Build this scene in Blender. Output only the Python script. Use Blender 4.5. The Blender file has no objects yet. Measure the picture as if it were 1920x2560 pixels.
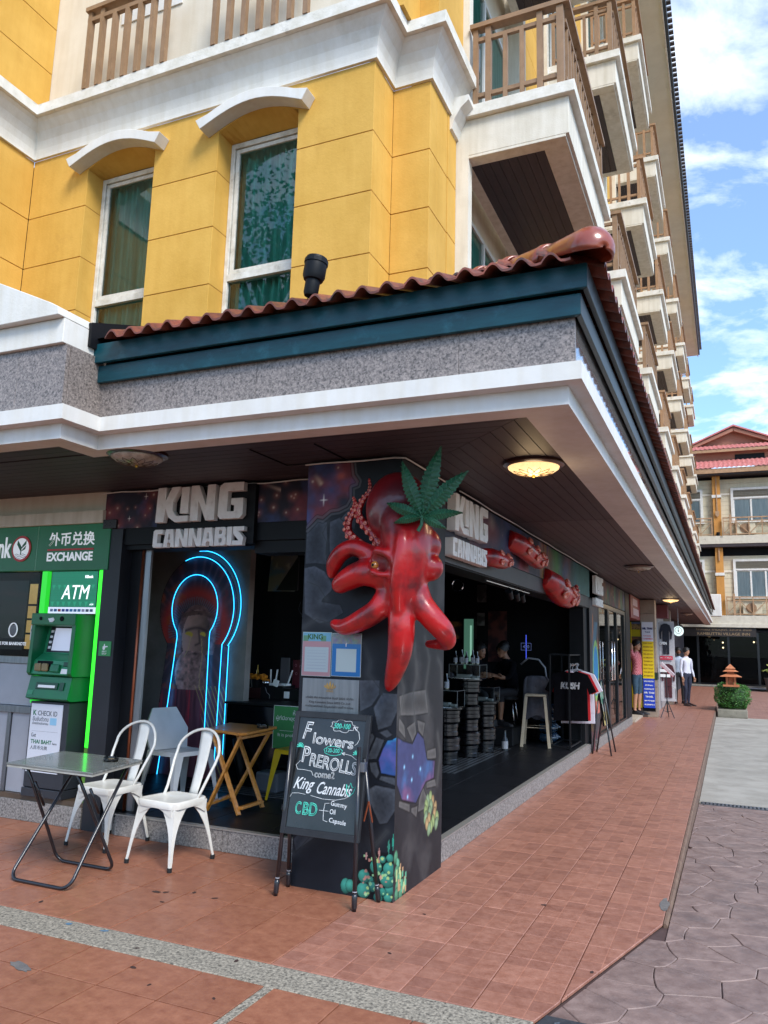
import bpy, bmesh, math, random
import numpy as np
from mathutils import Vector, Matrix

random.seed(7)
rng = np.random.default_rng(7)
sc = bpy.context.scene
COL = sc.collection
PI = math.pi

# ---------------------------------------------------------------- camera
cam = bpy.data.cameras.new('camera')
camo = bpy.data.objects.new('camera', cam)
COL.objects.link(camo)
yaw, pitch, roll = 0.415352, 0.167672, 0.026183
fw = Vector((-math.sin(yaw)*math.cos(pitch), math.cos(yaw)*math.cos(pitch), math.sin(pitch)))
rt = Vector((math.cos(yaw), math.sin(yaw), 0))
up = rt.cross(fw)
r2 = math.cos(roll)*rt + math.sin(roll)*up
u2 = -math.sin(roll)*rt + math.cos(roll)*up
M = Matrix((r2, u2, -fw)).transposed().to_4x4()
M.translation = Vector((2.0, -4.827, 1.6))
camo.matrix_world = M
cam.sensor_fit = 'VERTICAL'
cam.sensor_height = 32
cam.lens = 1947.35/2560*32
cam.clip_end = 2000
sc.camera = camo

# ---------------------------------------------------------------- sky, sun, exposure
SUN_DIR = Vector((0.60, -0.50, 0.78)).normalized()
world = bpy.data.worlds.new('World')
sc.world = world
world.use_nodes = True
wn = world.node_tree.nodes
wl = world.node_tree.links
wn.clear()
w_out = wn.new('ShaderNodeOutputWorld')
w_bg = wn.new('ShaderNodeBackground')
w_bg.inputs['Strength'].default_value = 0.115
sky = wn.new('ShaderNodeTexSky')
sky.sky_type = 'NISHITA'
sky.sun_disc = False
sky.sun_elevation = math.asin(SUN_DIR.z)
sky.sun_rotation = math.atan2(SUN_DIR.x, SUN_DIR.y)
sky.air_density = 1.0
sky.dust_density = 0.6
sky.ozone_density = 2.0
tc = wn.new('ShaderNodeTexCoord')
sep = wn.new('ShaderNodeSeparateXYZ')
wl.new(tc.outputs['Generated'], sep.inputs[0])
zz = wn.new('ShaderNodeMath'); zz.operation = 'ADD'; zz.inputs[1].default_value = 0.16
wl.new(sep.outputs['Z'], zz.inputs[0])
zm = wn.new('ShaderNodeMath'); zm.operation = 'MAXIMUM'; zm.inputs[1].default_value = 0.05
wl.new(zz.outputs[0], zm.inputs[0])
dx = wn.new('ShaderNodeMath'); dx.operation = 'DIVIDE'
dy = wn.new('ShaderNodeMath'); dy.operation = 'DIVIDE'
wl.new(sep.outputs['X'], dx.inputs[0]); wl.new(zm.outputs[0], dx.inputs[1])
wl.new(sep.outputs['Y'], dy.inputs[0]); wl.new(zm.outputs[0], dy.inputs[1])
cmb = wn.new('ShaderNodeCombineXYZ')
wl.new(dx.outputs[0], cmb.inputs[0]); wl.new(dy.outputs[0], cmb.inputs[1])
cmb.inputs[2].default_value = 3.7
cn = wn.new('ShaderNodeTexNoise')
cn.inputs['Scale'].default_value = 4.6
cn.inputs['Detail'].default_value = 8
cn.inputs['Roughness'].default_value = 0.6
cn.inputs['Distortion'].default_value = 0.35
wl.new(cmb.outputs[0], cn.inputs['Vector'])
cr = wn.new('ShaderNodeValToRGB')
cr.color_ramp.elements[0].position = 0.45
cr.color_ramp.elements[0].color = (0.12, 0.12, 0.12, 1)
cr.color_ramp.elements[1].position = 0.68
cr.color_ramp.elements[1].color = (1, 1, 1, 1)
wl.new(cn.outputs['Fac'], cr.inputs[0])
sk = wn.new('ShaderNodeMix'); sk.data_type = 'RGBA'; sk.blend_type = 'MULTIPLY'
sk.inputs[0].default_value = 1.0
sk.inputs[7].default_value = (0.62, 0.88, 1.08, 1)
wl.new(sky.outputs[0], sk.inputs[6])
cm = wn.new('ShaderNodeMix'); cm.data_type = 'RGBA'
cm.inputs[7].default_value = (4.9, 5.35, 6.0, 1)
wl.new(cr.outputs[0], cm.inputs[0])
wl.new(sk.outputs[2], cm.inputs[6])
wl.new(cm.outputs[2], w_bg.inputs['Color'])
wl.new(w_bg.outputs[0], w_out.inputs[0])

sun = bpy.data.lights.new('sun', 'SUN')
sun.energy = 1.6
sun.angle = math.radians(22)
sun.color = (1.0, 0.96, 0.90)
suno = bpy.data.objects.new('sun', sun)
COL.objects.link(suno)
suno.rotation_euler = SUN_DIR.to_track_quat('Z', 'Y').to_euler()

sc.view_settings.view_transform = 'Standard'
sc.view_settings.look = 'None'
sc.view_settings.gamma = 1
sc.view_settings.use_curve_mapping = False
sc.view_settings.exposure = 1.38
sc.render.engine = 'CYCLES'
sc.cycles.use_denoising = True
sc.cycles.max_bounces = 10
sc.cycles.diffuse_bounces = 5
sc.cycles.glossy_bounces = 4
sc.cycles.transparent_max_bounces = 12
sc.cycles.sample_clamp_indirect = 4.0
sc.cycles.caustics_reflective = False
sc.cycles.caustics_refractive = False

# ---------------------------------------------------------------- helpers
def H(s):
    s = s.lstrip('#')
    v = [int(s[i:i+2], 16)/255 for i in (0, 2, 4)]
    return tuple((c/12.92 if c <= 0.04045 else ((c+0.055)/1.055)**2.4) for c in v)

def tag(o, label=None, cat=None, group=None, kind=None):
    if label: o['label'] = label
    if cat: o['category'] = cat
    if group: o['group'] = group
    if kind: o['kind'] = kind
    return o

def empty(name, loc=(0, 0, 0), rz=0, label=None, cat=None, group=None, kind=None, parent=None):
    o = bpy.data.objects.new(name, None)
    o.empty_display_size = 0.1
    COL.objects.link(o)
    o.location = loc
    o.rotation_euler = (0, 0, rz)
    if parent: o.parent = parent
    return tag(o, label, cat, group, kind)

def copy_tree(o, parent=None):
    c = o.copy(); COL.objects.link(c)
    c.parent = parent
    for ch in list(o.children):
        copy_tree(ch, c)
    return c

def inst(src, parent, loc=(0, 0, 0), rot=(0, 0, 0), scale=(1, 1, 1), name=None):
    c = bpy.data.objects.new(name or src.name.split('.')[0], src.data)
    COL.objects.link(c)
    c.parent = parent; c.location = loc; c.rotation_euler = rot; c.scale = scale
    return c

class MB:
    def __init__(s): s.v = []; s.f = []
    def add(s, vs, fs):
        n = len(s.v); s.v += [tuple(v) for v in vs]; s.f += [tuple(i+n for i in f) for f in fs]
        return s
    def box(s, x0, y0, z0, x1, y1, z1):
        v = [(x0,y0,z0),(x1,y0,z0),(x1,y1,z0),(x0,y1,z0),(x0,y0,z1),(x1,y0,z1),(x1,y1,z1),(x0,y1,z1)]
        return s.add(v, [(0,3,2,1),(4,5,6,7),(0,1,5,4),(1,2,6,5),(2,3,7,6),(3,0,4,7)])
    def beam(s, a, b, w, h, upv=(0, 0, 1)):
        a = Vector(a); b = Vector(b); d = (b-a).normalized(); u = Vector(upv)
        if abs(d.dot(u)) > 0.98: u = Vector((1, 0, 0))
        r = d.cross(u).normalized(); u = r.cross(d)
        vs = []
        for p in (a, b):
            for sx, sz in ((-1,-1),(1,-1),(1,1),(-1,1)):
                vs.append(p + r*sx*w/2 + u*sz*h/2)
        return s.add(vs, [(0,1,2,3),(7,6,5,4),(0,4,5,1),(1,5,6,2),(2,6,7,3),(3,7,4,0)])
    def prism(s, poly, axis, a, b):
        def P(u, v, w):
            return {'x': (w, u, v), 'y': (u, w, v), 'z': (u, v, w)}[axis]
        n = len(poly)
        vs = [P(u, v, a) for u, v in poly] + [P(u, v, b) for u, v in poly]
        fs = [tuple(range(n)), tuple(range(2*n-1, n-1, -1))]
        fs += [(i, (i+1) % n, n+(i+1) % n, n+i) for i in range(n)]
        return s.add(vs, fs)
    def tube(s, pts, r, n=8, closed=False, flat=1.0):
        pts = [Vector(p) for p in pts]; m = len(pts)
        rs = list(r) if isinstance(r, (list, tuple)) else [r]*m
        N = None; rings = []
        for i, p in enumerate(pts):
            if closed: d = pts[(i+1) % m]-pts[i-1]
            else: d = pts[min(i+1, m-1)]-pts[max(i-1, 0)]
            d.normalize()
            if N is None:
                N = d.cross(Vector((0, 0, 1)))
                if N.length < .05: N = d.cross(Vector((1, 0, 0)))
            N = (N - d*N.dot(d)).normalized()
            B = d.cross(N)
            rings.append([p+N*math.cos(2*PI*k/n)*rs[i]+B*math.sin(2*PI*k/n)*rs[i]*flat for k in range(n)])
        vs = [v for ring in rings for v in ring]; fs = []
        for i in range(m if closed else m-1):
            j = (i+1) % m
            for k in range(n):
                fs.append((i*n+k, i*n+(k+1) % n, j*n+(k+1) % n, j*n+k))
        if not closed:
            fs.append(tuple(range(n-1, -1, -1))); fs.append(tuple((m-1)*n+k for k in range(n)))
        return s.add(vs, fs)
    def lathe(s, prof, c=(0, 0, 0), n=16, T=None):
        vs = []; m = len(prof)
        for r, z in prof:
            for k in range(n):
                v = Vector((r*math.cos(2*PI*k/n), r*math.sin(2*PI*k/n), z))
                if T: v = T @ v
                vs.append(v + Vector(c))
        fs = [(i*n+k, i*n+(k+1) % n, (i+1)*n+(k+1) % n, (i+1)*n+k) for i in range(m-1) for k in range(n)]
        fs.append(tuple(range(n-1, -1, -1))); fs.append(tuple((m-1)*n+k for k in range(n)))
        return s.add(vs, fs)
    def ball(s, c, r, sc3=(1, 1, 1), n=12, m=8, T=None):
        prof = [(max(1e-4, math.sin(PI*i/m)), -math.cos(PI*i/m)) for i in range(m+1)]
        vs = []
        for a, z in prof:
            for k in range(n):
                v = Vector((a*math.cos(2*PI*k/n)*r*sc3[0], a*math.sin(2*PI*k/n)*r*sc3[1], z*r*sc3[2]))
                if T: v = T @ v
                vs.append(v+Vector(c))
        fs = [(i*n+k, i*n+(k+1) % n, (i+1)*n+(k+1) % n, (i+1)*n+k) for i in range(m) for k in range(n)]
        return s.add(vs, fs)
    def quad(s, a, b, c, d): return s.add([a, b, c, d], [(0, 1, 2, 3)])
    def sheet(s, A, B):  # two polylines
        n = len(A)
        return s.add(list(A)+list(B), [(i, i+1, n+i+1, n+i) for i in range(n-1)])
    def build(s, name, m=None, parent=None, smooth=False, bevel=0, loc=None, rot=None, recalc=True, auto=None):
        me = bpy.data.meshes.new(name)
        me.from_pydata([tuple(v) for v in s.v], [], s.f)
        if recalc:
            b = bmesh.new(); b.from_mesh(me)
            if auto is not None: bmesh.ops.remove_doubles(b, verts=b.verts, dist=1e-5)
            bmesh.ops.recalc_face_normals(b, faces=b.faces); b.to_mesh(me); b.free()
        if m: me.materials.append(m)
        if smooth:
            me.polygons.foreach_set('use_smooth', [True]*len(me.polygons))
            if auto is not None: me.set_sharp_from_angle(angle=math.radians(auto))
        o = bpy.data.objects.new(name, me)
        COL.objects.link(o)
        if parent: o.parent = parent
        if loc: o.location = loc
        if rot: o.rotation_euler = rot
        if bevel:
            md = o.modifiers.new('bevel', 'BEVEL'); md.width = bevel; md.segments = 2; md.limit_method = 'ANGLE'
            md.angle_limit = math.radians(40)
        return o

def offset_path(path, off):
    """shift an open xy polyline to its right-hand side; off = number or one per segment"""
    n = len(path)
    offs = [off]*(n-1) if not isinstance(off, (list, tuple)) else off
    segs = []
    for i in range(n-1):
        a = Vector(path[i]); b = Vector(path[i+1]); d = (b-a).normalized(); nr = Vector((d.y, -d.x))
        segs.append((a+nr*offs[i], b+nr*offs[i], d))
    out = [tuple(segs[0][0])]
    for i in range(n-2):
        p, _, d = segs[i]; q, _, e = segs[i+1]
        den = d.x*e.y-d.y*e.x
        if abs(den) < 1e-6: out.append(tuple(q)); continue
        w = q-p; t = (w.x*e.y-w.y*e.x)/den
        out.append(tuple(p+d*t))
    out.append(tuple(segs[-1][1]))
    return out

def sweep(mb, path, prof):
    lines = [[(x, y, z) for x, y in offset_path(path, o)] for o, z in prof]
    for a, b in zip(lines[:-1], lines[1:]): mb.sheet(a, b)
    # end caps
    mb.add([l[0] for l in lines], [tuple(range(len(lines)))])
    mb.add([l[-1] for l in lines], [tuple(range(len(lines)))])
    return mb

# ---------------------------------------------------------------- materials
def nodes_of(name):
    m = bpy.data.materials.new(name); m.use_nodes = True
    nt = m.node_tree
    return m, nt.nodes, nt.links, nt.nodes['Principled BSDF']

def pm(name, c, c2=None, scale=6, rough=.6, bump=0, bscale=None, metal=0, coat=0, streak=0, rnd=0,
       lo=.35, hi=.65, st=(1, 1, 1), spec=.5, emis=None, estr=0, det=6, dirt=None, dscale=1.3, dlo=.5, dhi=.7, alpha=None, robj=False):
    m, N, L, B = nodes_of(name)
    B.inputs['Roughness'].default_value = rough
    B.inputs['Metallic'].default_value = metal
    B.inputs['Coat Weight'].default_value = coat
    B.inputs['Coat Roughness'].default_value = .05
    B.inputs['Specular IOR Level'].default_value = spec
    geo = N.new('ShaderNodeNewGeometry') if not robj else N.new('ShaderNodeTexCoord')
    pos = geo.outputs['Position'] if not robj else geo.outputs['Object']
    mp = N.new('ShaderNodeMapping'); mp.inputs['Scale'].default_value = st
    L.new(pos, mp.inputs[0])
    cur = None
    if c2 is not None:
        n = N.new('ShaderNodeTexNoise'); n.inputs['Scale'].default_value = scale; n.inputs['Detail'].default_value = det
        n.inputs['Roughness'].default_value = .62
        L.new(mp.outputs[0], n.inputs['Vector'])
        r = N.new('ShaderNodeValToRGB'); r.color_ramp.elements[0].position = lo; r.color_ramp.elements[1].position = hi
        r.color_ramp.elements[0].color = (*c, 1); r.color_ramp.elements[1].color = (*c2, 1)
        L.new(n.outputs['Fac'], r.inputs[0]); cur = r.outputs[0]
    else:
        rgb = N.new('ShaderNodeRGB'); rgb.outputs[0].default_value = (*c, 1); cur = rgb.outputs[0]
    if streak:
        m2 = N.new('ShaderNodeMapping'); m2.inputs['Scale'].default_value = (9, 9, .7); L.new(pos, m2.inputs[0])
        n = N.new('ShaderNodeTexNoise'); n.inputs['Scale'].default_value = 1.6; n.inputs['Detail'].default_value = 5
        L.new(m2.outputs[0], n.inputs['Vector'])
        r = N.new('ShaderNodeValToRGB'); r.color_ramp.elements[0].position = .4; r.color_ramp.elements[1].position = .68
        r.color_ramp.elements[0].color = (1, 1, 1, 1); k = 1-streak; r.color_ramp.elements[1].color = (k, k*.98, k*.94, 1)
        L.new(n.outputs['Fac'], r.inputs[0])
        mx = N.new('ShaderNodeMix'); mx.data_type = 'RGBA'; mx.blend_type = 'MULTIPLY'; mx.inputs[0].default_value = 1
        L.new(cur, mx.inputs[6]); L.new(r.outputs[0], mx.inputs[7]); cur = mx.outputs[2]
    if dirt is not None:
        n = N.new('ShaderNodeTexNoise'); n.inputs['Scale'].default_value = dscale; n.inputs['Detail'].default_value = 7
        n.inputs['Roughness'].default_value = .7
        L.new(pos, n.inputs['Vector'])
        r = N.new('ShaderNodeValToRGB'); r.color_ramp.elements[0].position = dlo; r.color_ramp.elements[1].position = dhi
        r.color_ramp.elements[0].color = (0, 0, 0, 1); r.color_ramp.elements[1].color = (.8, .8, .8, 1)
        L.new(n.outputs['Fac'], r.inputs[0])
        mx = N.new('ShaderNodeMix'); mx.data_type = 'RGBA'
        L.new(r.outputs[0], mx.inputs[0]); L.new(cur, mx.inputs[6]); mx.inputs[7].default_value = (*dirt, 1); cur = mx.outputs[2]
    if rnd:
        oi = N.new('ShaderNodeObjectInfo'); mr = N.new('ShaderNodeMapRange')
        mr.inputs[3].default_value = 1-rnd; mr.inputs[4].default_value = 1+rnd
        L.new(oi.outputs['Random'], mr.inputs[0])
        hs = N.new('ShaderNodeHueSaturation'); L.new(mr.outputs[0], hs.inputs['Value']); L.new(cur, hs.inputs['Color']); cur = hs.outputs[0]
    L.new(cur, B.inputs['Base Color'])
    if bump:
        n = N.new('ShaderNodeTexNoise'); n.inputs['Scale'].default_value = bscale or scale*4; n.inputs['Detail'].default_value = 4
        L.new(mp.outputs[0], n.inputs['Vector'])
        b = N.new('ShaderNodeBump'); b.inputs['Strength'].default_value = bump; b.inputs['Distance'].default_value = .01
        L.new(n.outputs['Fac'], b.inputs['Height']); L.new(b.outputs[0], B.inputs['Normal'])
    if emis is not None:
        B.inputs['Emission Color'].default_value = (*emis, 1); B.inputs['Emission Strength'].default_value = estr
    return m

def flat(name, c, rough=.5, **k): return pm(name, c, rough=rough, **k)

def glass(name, tint=(.5, .7, .62), refl=1.45, rough=.01):
    m, N, L, B = nodes_of(name)
    out = N['Material Output']; N.remove(B)
    t = N.new('ShaderNodeBsdfTransparent'); t.inputs[0].default_value = (*tint, 1)
    g = N.new('ShaderNodeBsdfGlossy'); g.inputs['Roughness'].default_value = rough
    f = N.new('ShaderNodeFresnel'); f.inputs[0].default_value = refl
    x = N.new('ShaderNodeMixShader')
    L.new(f.outputs[0], x.inputs[0]); L.new(t.outputs[0], x.inputs[1]); L.new(g.outputs[0], x.inputs[2]); L.new(x.outputs[0], out.inputs[0])
    return m

def attr_mat(name, rough=.5, coat=0, emis=0, bump=0, spec=.4):
    m, N, L, B = nodes_of(name); B.inputs['Specular IOR Level'].default_value = spec
    a = N.new('ShaderNodeAttribute'); a.attribute_name = 'paint'
    L.new(a.outputs['Color'], B.inputs['Base Color']); B.inputs['Roughness'].default_value = rough
    B.inputs['Coat Weight'].default_value = coat
    if emis:
        L.new(a.outputs['Color'], B.inputs['Emission Color']); B.inputs['Emission Strength'].default_value = emis
    if bump:
        g = N.new('ShaderNodeNewGeometry'); n = N.new('ShaderNodeTexNoise'); n.inputs['Scale'].default_value = 60
        b = N.new('ShaderNodeBump'); b.inputs['Strength'].default_value = bump; b.inputs['Distance'].default_value = .004
        L.new(g.outputs['Position'], n.inputs['Vector']); L.new(n.outputs['Fac'], b.inputs['Height']); L.new(b.outputs[0], B.inputs['Normal'])
    return m

# ---------------------------------------------------------------- painted panels (flat print / murals)
def vnoise(u, v, s, seed=0, octv=4):
    r = np.random.default_rng(seed); out = 0; amp = 1; tot = 0
    for o in range(octv):
        g = r.random((64, 64)); x = u*s; y = v*s
        xi = np.floor(x).astype(int); yi = np.floor(y).astype(int); fx = x-xi; fy = y-yi
        fx = fx*fx*(3-2*fx); fy = fy*fy*(3-2*fy)
        a = g[xi % 64, yi % 64]; b = g[(xi+1) % 64, yi % 64]; c = g[xi % 64, (yi+1) % 64]; d = g[(xi+1) % 64, (yi+1) % 64]
        out = out+amp*((a*(1-fx)+b*fx)*(1-fy)+(c*(1-fx)+d*fx)*fy); tot += amp; amp *= .5; s *= 2.03
    return out/tot

def seg_dist(u, v, a, b):
    ax, ay = a; bx, by = b; dx_, dy_ = bx-ax, by-ay
    t = np.clip(((u-ax)*dx_+(v-ay)*dy_)/(dx_*dx_+dy_*dy_+1e-12), 0, 1)
    return np.hypot(u-ax-t*dx_, v-ay-t*dy_)

def line_dist(u, v, pts, closed=False):
    d = np.full(u.shape, 9.0); n = len(pts)
    for i in range(n if closed else n-1): d = np.minimum(d, seg_dist(u, v, pts[i], pts[(i+1) % n]))
    return d

def inside(u, v, pts):
    m = np.zeros(u.shape, bool); n = len(pts)
    for i in range(n):
        x0, y0 = pts[i]; x1, y1 = pts[(i+1) % n]
        c = ((y0 > v) != (y1 > v)) & (u < (x1-x0)*(v-y0)/((y1-y0)+1e-12)+x0)
        m ^= c
    return m

def mixc(C, col, a):
    return C*(1-a[..., None])+np.array(col)[None, None, :]*a[..., None]

def galaxy(U, V, seed=1):
    n1 = vnoise(U+7, V+3, 3.0, seed); n2 = vnoise(U+1, V+9, 4.2, seed+1); n3 = vnoise(U+5, V+5, 9, seed+2)
    C = np.zeros(U.shape+(3,))+np.array([.022, .02, .035])
    C = mixc(C, (.16, .035, .05), np.clip((n1-.50)*5, 0, 1))
    C = mixc(C, (.045, .07, .19), np.clip((n2-.54)*5, 0, 1)*.8)
    C = C*(.55+.9*n3[..., None])
    r = np.random.default_rng(seed+5)
    for _ in range(int(14)):
        a = U.min()+r.random()*(U.max()-U.min()); b = V.min()+r.random()*(V.max()-V.min()); d = np.hypot(U-a, V-b)
        k = .004+.006*r.random(); C = mixc(C, (.8, .75, .65), np.clip(np.exp(-(d/k)**2), 0, 1)*.8)
        C = mixc(C, (.35, .12, .1), np.exp(-(d/(k*4))**2)*.4)
    return C

def star4(C, U, V, a, b, s):
    du = np.abs(U-a); dv = np.abs(V-b)
    k = np.maximum(np.exp(-(du/(s*.09))**2)*np.clip(1-dv/s, 0, 1), np.exp(-(dv/(s*.09))**2)*np.clip(1-du/(s*.75), 0, 1))
    return mixc(C, (.9, .85, .8), np.clip(k, 0, 1))

def paint_panel(name, origin, uvec, vvec, w, h, res, fn, m, parent=None, u0=0, v0=0, sheetn=None):
    """grid mesh spanned by uvec/vvec from origin; fn(U,V)->rgb; U starts at u0, V at v0 (metres)"""
    nu = max(2, int(w/res)+1); nv = max(2, int(h/res)+1)
    us = np.linspace(0, w, nu); vs = np.linspace(0, h, nv)
    U, V = np.meshgrid(us, vs)
    C = fn(U+u0, V+v0)
    o = np.array(origin, float); a = np.array(uvec, float); b = np.array(vvec, float)
    P = o+U[..., None]*a+V[..., None]*b
    idx = np.arange(nu*nv).reshape(nv, nu)
    F = np.stack([idx[:-1, :-1], idx[:-1, 1:], idx[1:, 1:], idx[1:, :-1]], -1).reshape(-1, 4)
    me = bpy.data.meshes.new(name)
    me.vertices.add(nu*nv); me.vertices.foreach_set('co', P.reshape(-1))
    me.loops.add(F.size); me.loops.foreach_set('vertex_index', F.reshape(-1))
    me.polygons.add(len(F)); me.polygons.foreach_set('loop_start', np.arange(0, F.size, 4))
    me.polygons.foreach_set('loop_total', np.full(len(F), 4))
    me.update(calc_edges=True)
    at = me.color_attributes.new('paint', 'FLOAT_COLOR', 'POINT')
    cc = np.ones((nu*nv, 4), np.float32); cc[:, :3] = np.clip(C.reshape(-1, 3), 0, 1)
    at.data.foreach_set('color', cc.reshape(-1))
    me.materials.append(m)
    ob = bpy.data.objects.new(name, me); COL.objects.link(ob)
    if parent: ob.parent = parent
    return ob

# ---------------------------------------------------------------- lettering
def text(name, s, loc, size, m, parent=None, rot=(PI/2, 0, 0), depth=.001, width=None, shear=0, bold=0, outline=0, align='LEFT', spacing=1, height=None):
    cu = bpy.data.curves.new(name, 'FONT'); cu.body = s; cu.size = size; cu.extrude = depth; cu.shear = shear
    cu.offset = bold; cu.align_x = align; cu.space_character = spacing; cu.resolution_u = 3
    if outline:
        cu.fill_mode = 'NONE'; cu.bevel_depth = outline; cu.bevel_resolution = 0; cu.extrude = 0
    t = bpy.data.objects.new(name+'_tmp', cu); COL.objects.link(t)
    dg = bpy.context.evaluated_depsgraph_get(); dg.update()
    me = bpy.data.meshes.new_from_object(t.evaluated_get(dg))
    bpy.data.objects.remove(t)
    me.materials.clear(); me.materials.append(m)
    if len(me.vertices) and (width or height):
        co = np.zeros(len(me.vertices)*3); me.vertices.foreach_get('co', co); co = co.reshape(-1, 3)
        w0 = co[:, 0].max()-co[:, 0].min()
        if width:
            k = width/max(w0, 1e-6); co[:, 0] = (co[:, 0]-co[:, 0].min())*k
            if align == 'CENTER': co[:, 0] -= width/2
        if height:
            h0 = co[:, 1].max()-co[:, 1].min(); co[:, 1] = (co[:, 1]-co[:, 1].min())*height/max(h0, 1e-6)
        me.vertices.foreach_set('co', co.reshape(-1))
    me.name = name
    o = bpy.data.objects.new(name, me); COL.objects.link(o)
    o.location = loc; o.rotation_euler = rot
    if parent: o.parent = parent
    return o
RF = (PI/2, 0, 0)            # lettering that faces the front (-Y)
RS = (PI/2, 0, PI/2)         # lettering that faces the side (+X)

# material library
M_ = {}
M_['white'] = pm('white_paint', H('#dedcd8'), H('#d2d0cc'), 3, .55, bump=.05, bscale=60, streak=.05, spec=.3)
M_['cream'] = pm('cream_stucco', H('#e0dacd'), H('#d5cebf'), 4, .75, bump=.15, bscale=70, streak=.14, dirt=H('#9f9888'), dscale=2.2, dlo=.62, dhi=.85, spec=.25)
M_['band'] = pm('band_stucco', H('#e0ddd6'), H('#d6d3cc'), 3, .7, bump=.12, bscale=60, streak=.07, dirt=H('#b3aea3'), dscale=1.7, dlo=.6, dhi=.85, spec=.25)
M_['ledge'] = pm('weathered_ledge', H('#e4e0d8'), H('#cfcabd'), 7, .75, bump=.2, bscale=60, dirt=H('#6f6a5e'), dscale=6, dlo=.60, dhi=.75, spec=.25)
M_['yellow'] = pm('yellow_stucco', H('#d6a954'), H('#ca9d48'), 2.2, .7, bump=.18, bscale=45, streak=.045, rnd=.025, dirt=H('#b1843a'), dscale=2.5, dlo=.6, dhi=.9, spec=.25)
M_['beige'] = pm('beige_stucco', H('#dcd3c2'), H('#d4cab8'), 3, .75, bump=.12, bscale=60, streak=.06, spec=.25)
M_['rail'] = pm('brown_railing_paint', H('#97785a'), H('#876a4e'), 8, .55, streak=.12)
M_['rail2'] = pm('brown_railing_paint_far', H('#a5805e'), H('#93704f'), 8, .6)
M_['soffit_dk'] = pm('dark_soffit_boards', H('#33272a'), H('#2a2024'), 4, .6, st=(1, 8, 1))
M_['peach'] = M_['white']
M_['teal'] = pm('teal_fascia_paint', H('#0a4550'), H('#07363f'), 3, .33, bump=.12, bscale=40, st=(1, 1, 5), spec=.4, dirt=H('#2a6572'), dscale=5, dlo=.55, dhi=.8)
M_['teal_dk'] = pm('dark_green_fascia_paint', H('#2b3a3f'), H('#222f34'), 3, .4)
M_['rooftile'] = pm('terracotta_roof_tile', H('#84432f'), H('#5f3226'), 9, .5, bump=.15, bscale=60, rnd=.25, coat=.15, dirt=H('#3a2c27'), dscale=9, dlo=.52, dhi=.68)
M_['ridge'] = pm('glazed_ridge_tile', H('#98472f'), H('#823a28'), 6, .3, coat=.45, rnd=.08)
M_['ceil'] = pm('soffit_planks_paint', H('#40363a'), H('#382e32'), 5, .55, st=(1, 1, 1), rnd=.10, spec=.4)
M_['ceil2'] = pm('soffit_boards_worn', H('#524749'), H('#493e41'), 5, .55, rnd=.08, spec=.4)
M_['black'] = pm('black_paint', H('#101115'), H('#0b0c10'), 5, .5, spec=.22)
M_['shopfloor'] = pm('black_floor_tile', H('#121317'), H('#0c0d11'), 5, .45, spec=.3, rnd=.1, dirt=H('#4a4c52'), dscale=3, dlo=.66, dhi=.85)
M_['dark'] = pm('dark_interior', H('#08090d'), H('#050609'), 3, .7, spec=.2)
M_['chrome'] = pm('chrome', (.75, .75, .76), rough=.15, metal=1)
M_['steel'] = pm('brushed_steel', H('#8f9296'), H('#7c7f84'), 30, .38, metal=.9, st=(1, 1, .05))
M_['grey'] = pm('grey_panel', H('#9b9ca2'), H('#92939a'), 3, .45)
M_['copper'] = pm('copper_pipe', H('#a0583c'), H('#8a4a32'), 8, .35, metal=.7)
M_['txt_w'] = flat('white_lettering', H('#e8e8e8'))
M_['txt_k'] = flat('black_lettering', H('#1a1a1e'))
M_['paint'] = attr_mat('mural_paint', .5, bump=.05, spec=.25)
M_['print'] = attr_mat('printed_vinyl', .35)
M_['glass'] = glass('window_glass', (.36, .74, .67), 1.9)
M_['clear'] = glass('clear_glass', (.93, .97, .95), 1.28)
M_['darkglass'] = glass('tinted_glass', (.25, .28, .3), 1.6)
M_['curtain'] = pm('green_grey_curtain', H('#cfe6dc'), H('#97b8ab'), 6, .9, st=(3, 3, .2))
M_['curtain_w'] = pm('white_curtain', H('#c9cfcf'), H('#a9b2b5'), 6, .9, st=(3, 3, .2))
M_['winframe'] = pm('window_frame_paint', H('#e0ddd4'), H('#c4bfb2'), 9, .45, dirt=H('#8f8a7c'), dscale=9, dlo=.6, dhi=.8)

def granite(name, base, rough, coat=0):
    m, N, L, B = nodes_of(name)
    g = N.new('ShaderNodeNewGeometry')
    v = N.new('ShaderNodeTexVoronoi'); v.inputs['Scale'].default_value = 120; L.new(g.outputs['Position'], v.inputs['Vector'])
    n = N.new('ShaderNodeTexNoise'); n.inputs['Scale'].default_value = 55; n.inputs['Detail'].default_value = 4; L.new(g.outputs['Position'], n.inputs['Vector'])
    a = N.new('ShaderNodeMath'); a.operation = 'MULTIPLY_ADD'; L.new(v.outputs['Color'], a.inputs[0]); a.inputs[1].default_value = .45
    L.new(n.outputs['Fac'], a.inputs[2])
    r = N.new('ShaderNodeValToRGB'); e = r.color_ramp.elements
    e[0].position = .42; e[0].color = (*[c*.28 for c in base], 1); e[1].position = .98; e[1].color = (*[min(1, c*1.75) for c in base], 1)
    k = r.color_ramp.elements.new(.68); k.color = (*base, 1)
    L.new(a.outputs[0], r.inputs[0]); L.new(r.outputs[0], B.inputs['Base Color'])
    B.inputs['Roughness'].default_value = rough; B.inputs['Coat Weight'].default_value = coat; B.inputs['Coat Roughness'].default_value = .04
    return m
M_['granite'] = granite('speckled_granite', (.19, .16, .145), .4, .15)
M_['granite_p'] = granite('polished_granite', (.19, .165, .155), .25, 1.0)
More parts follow.
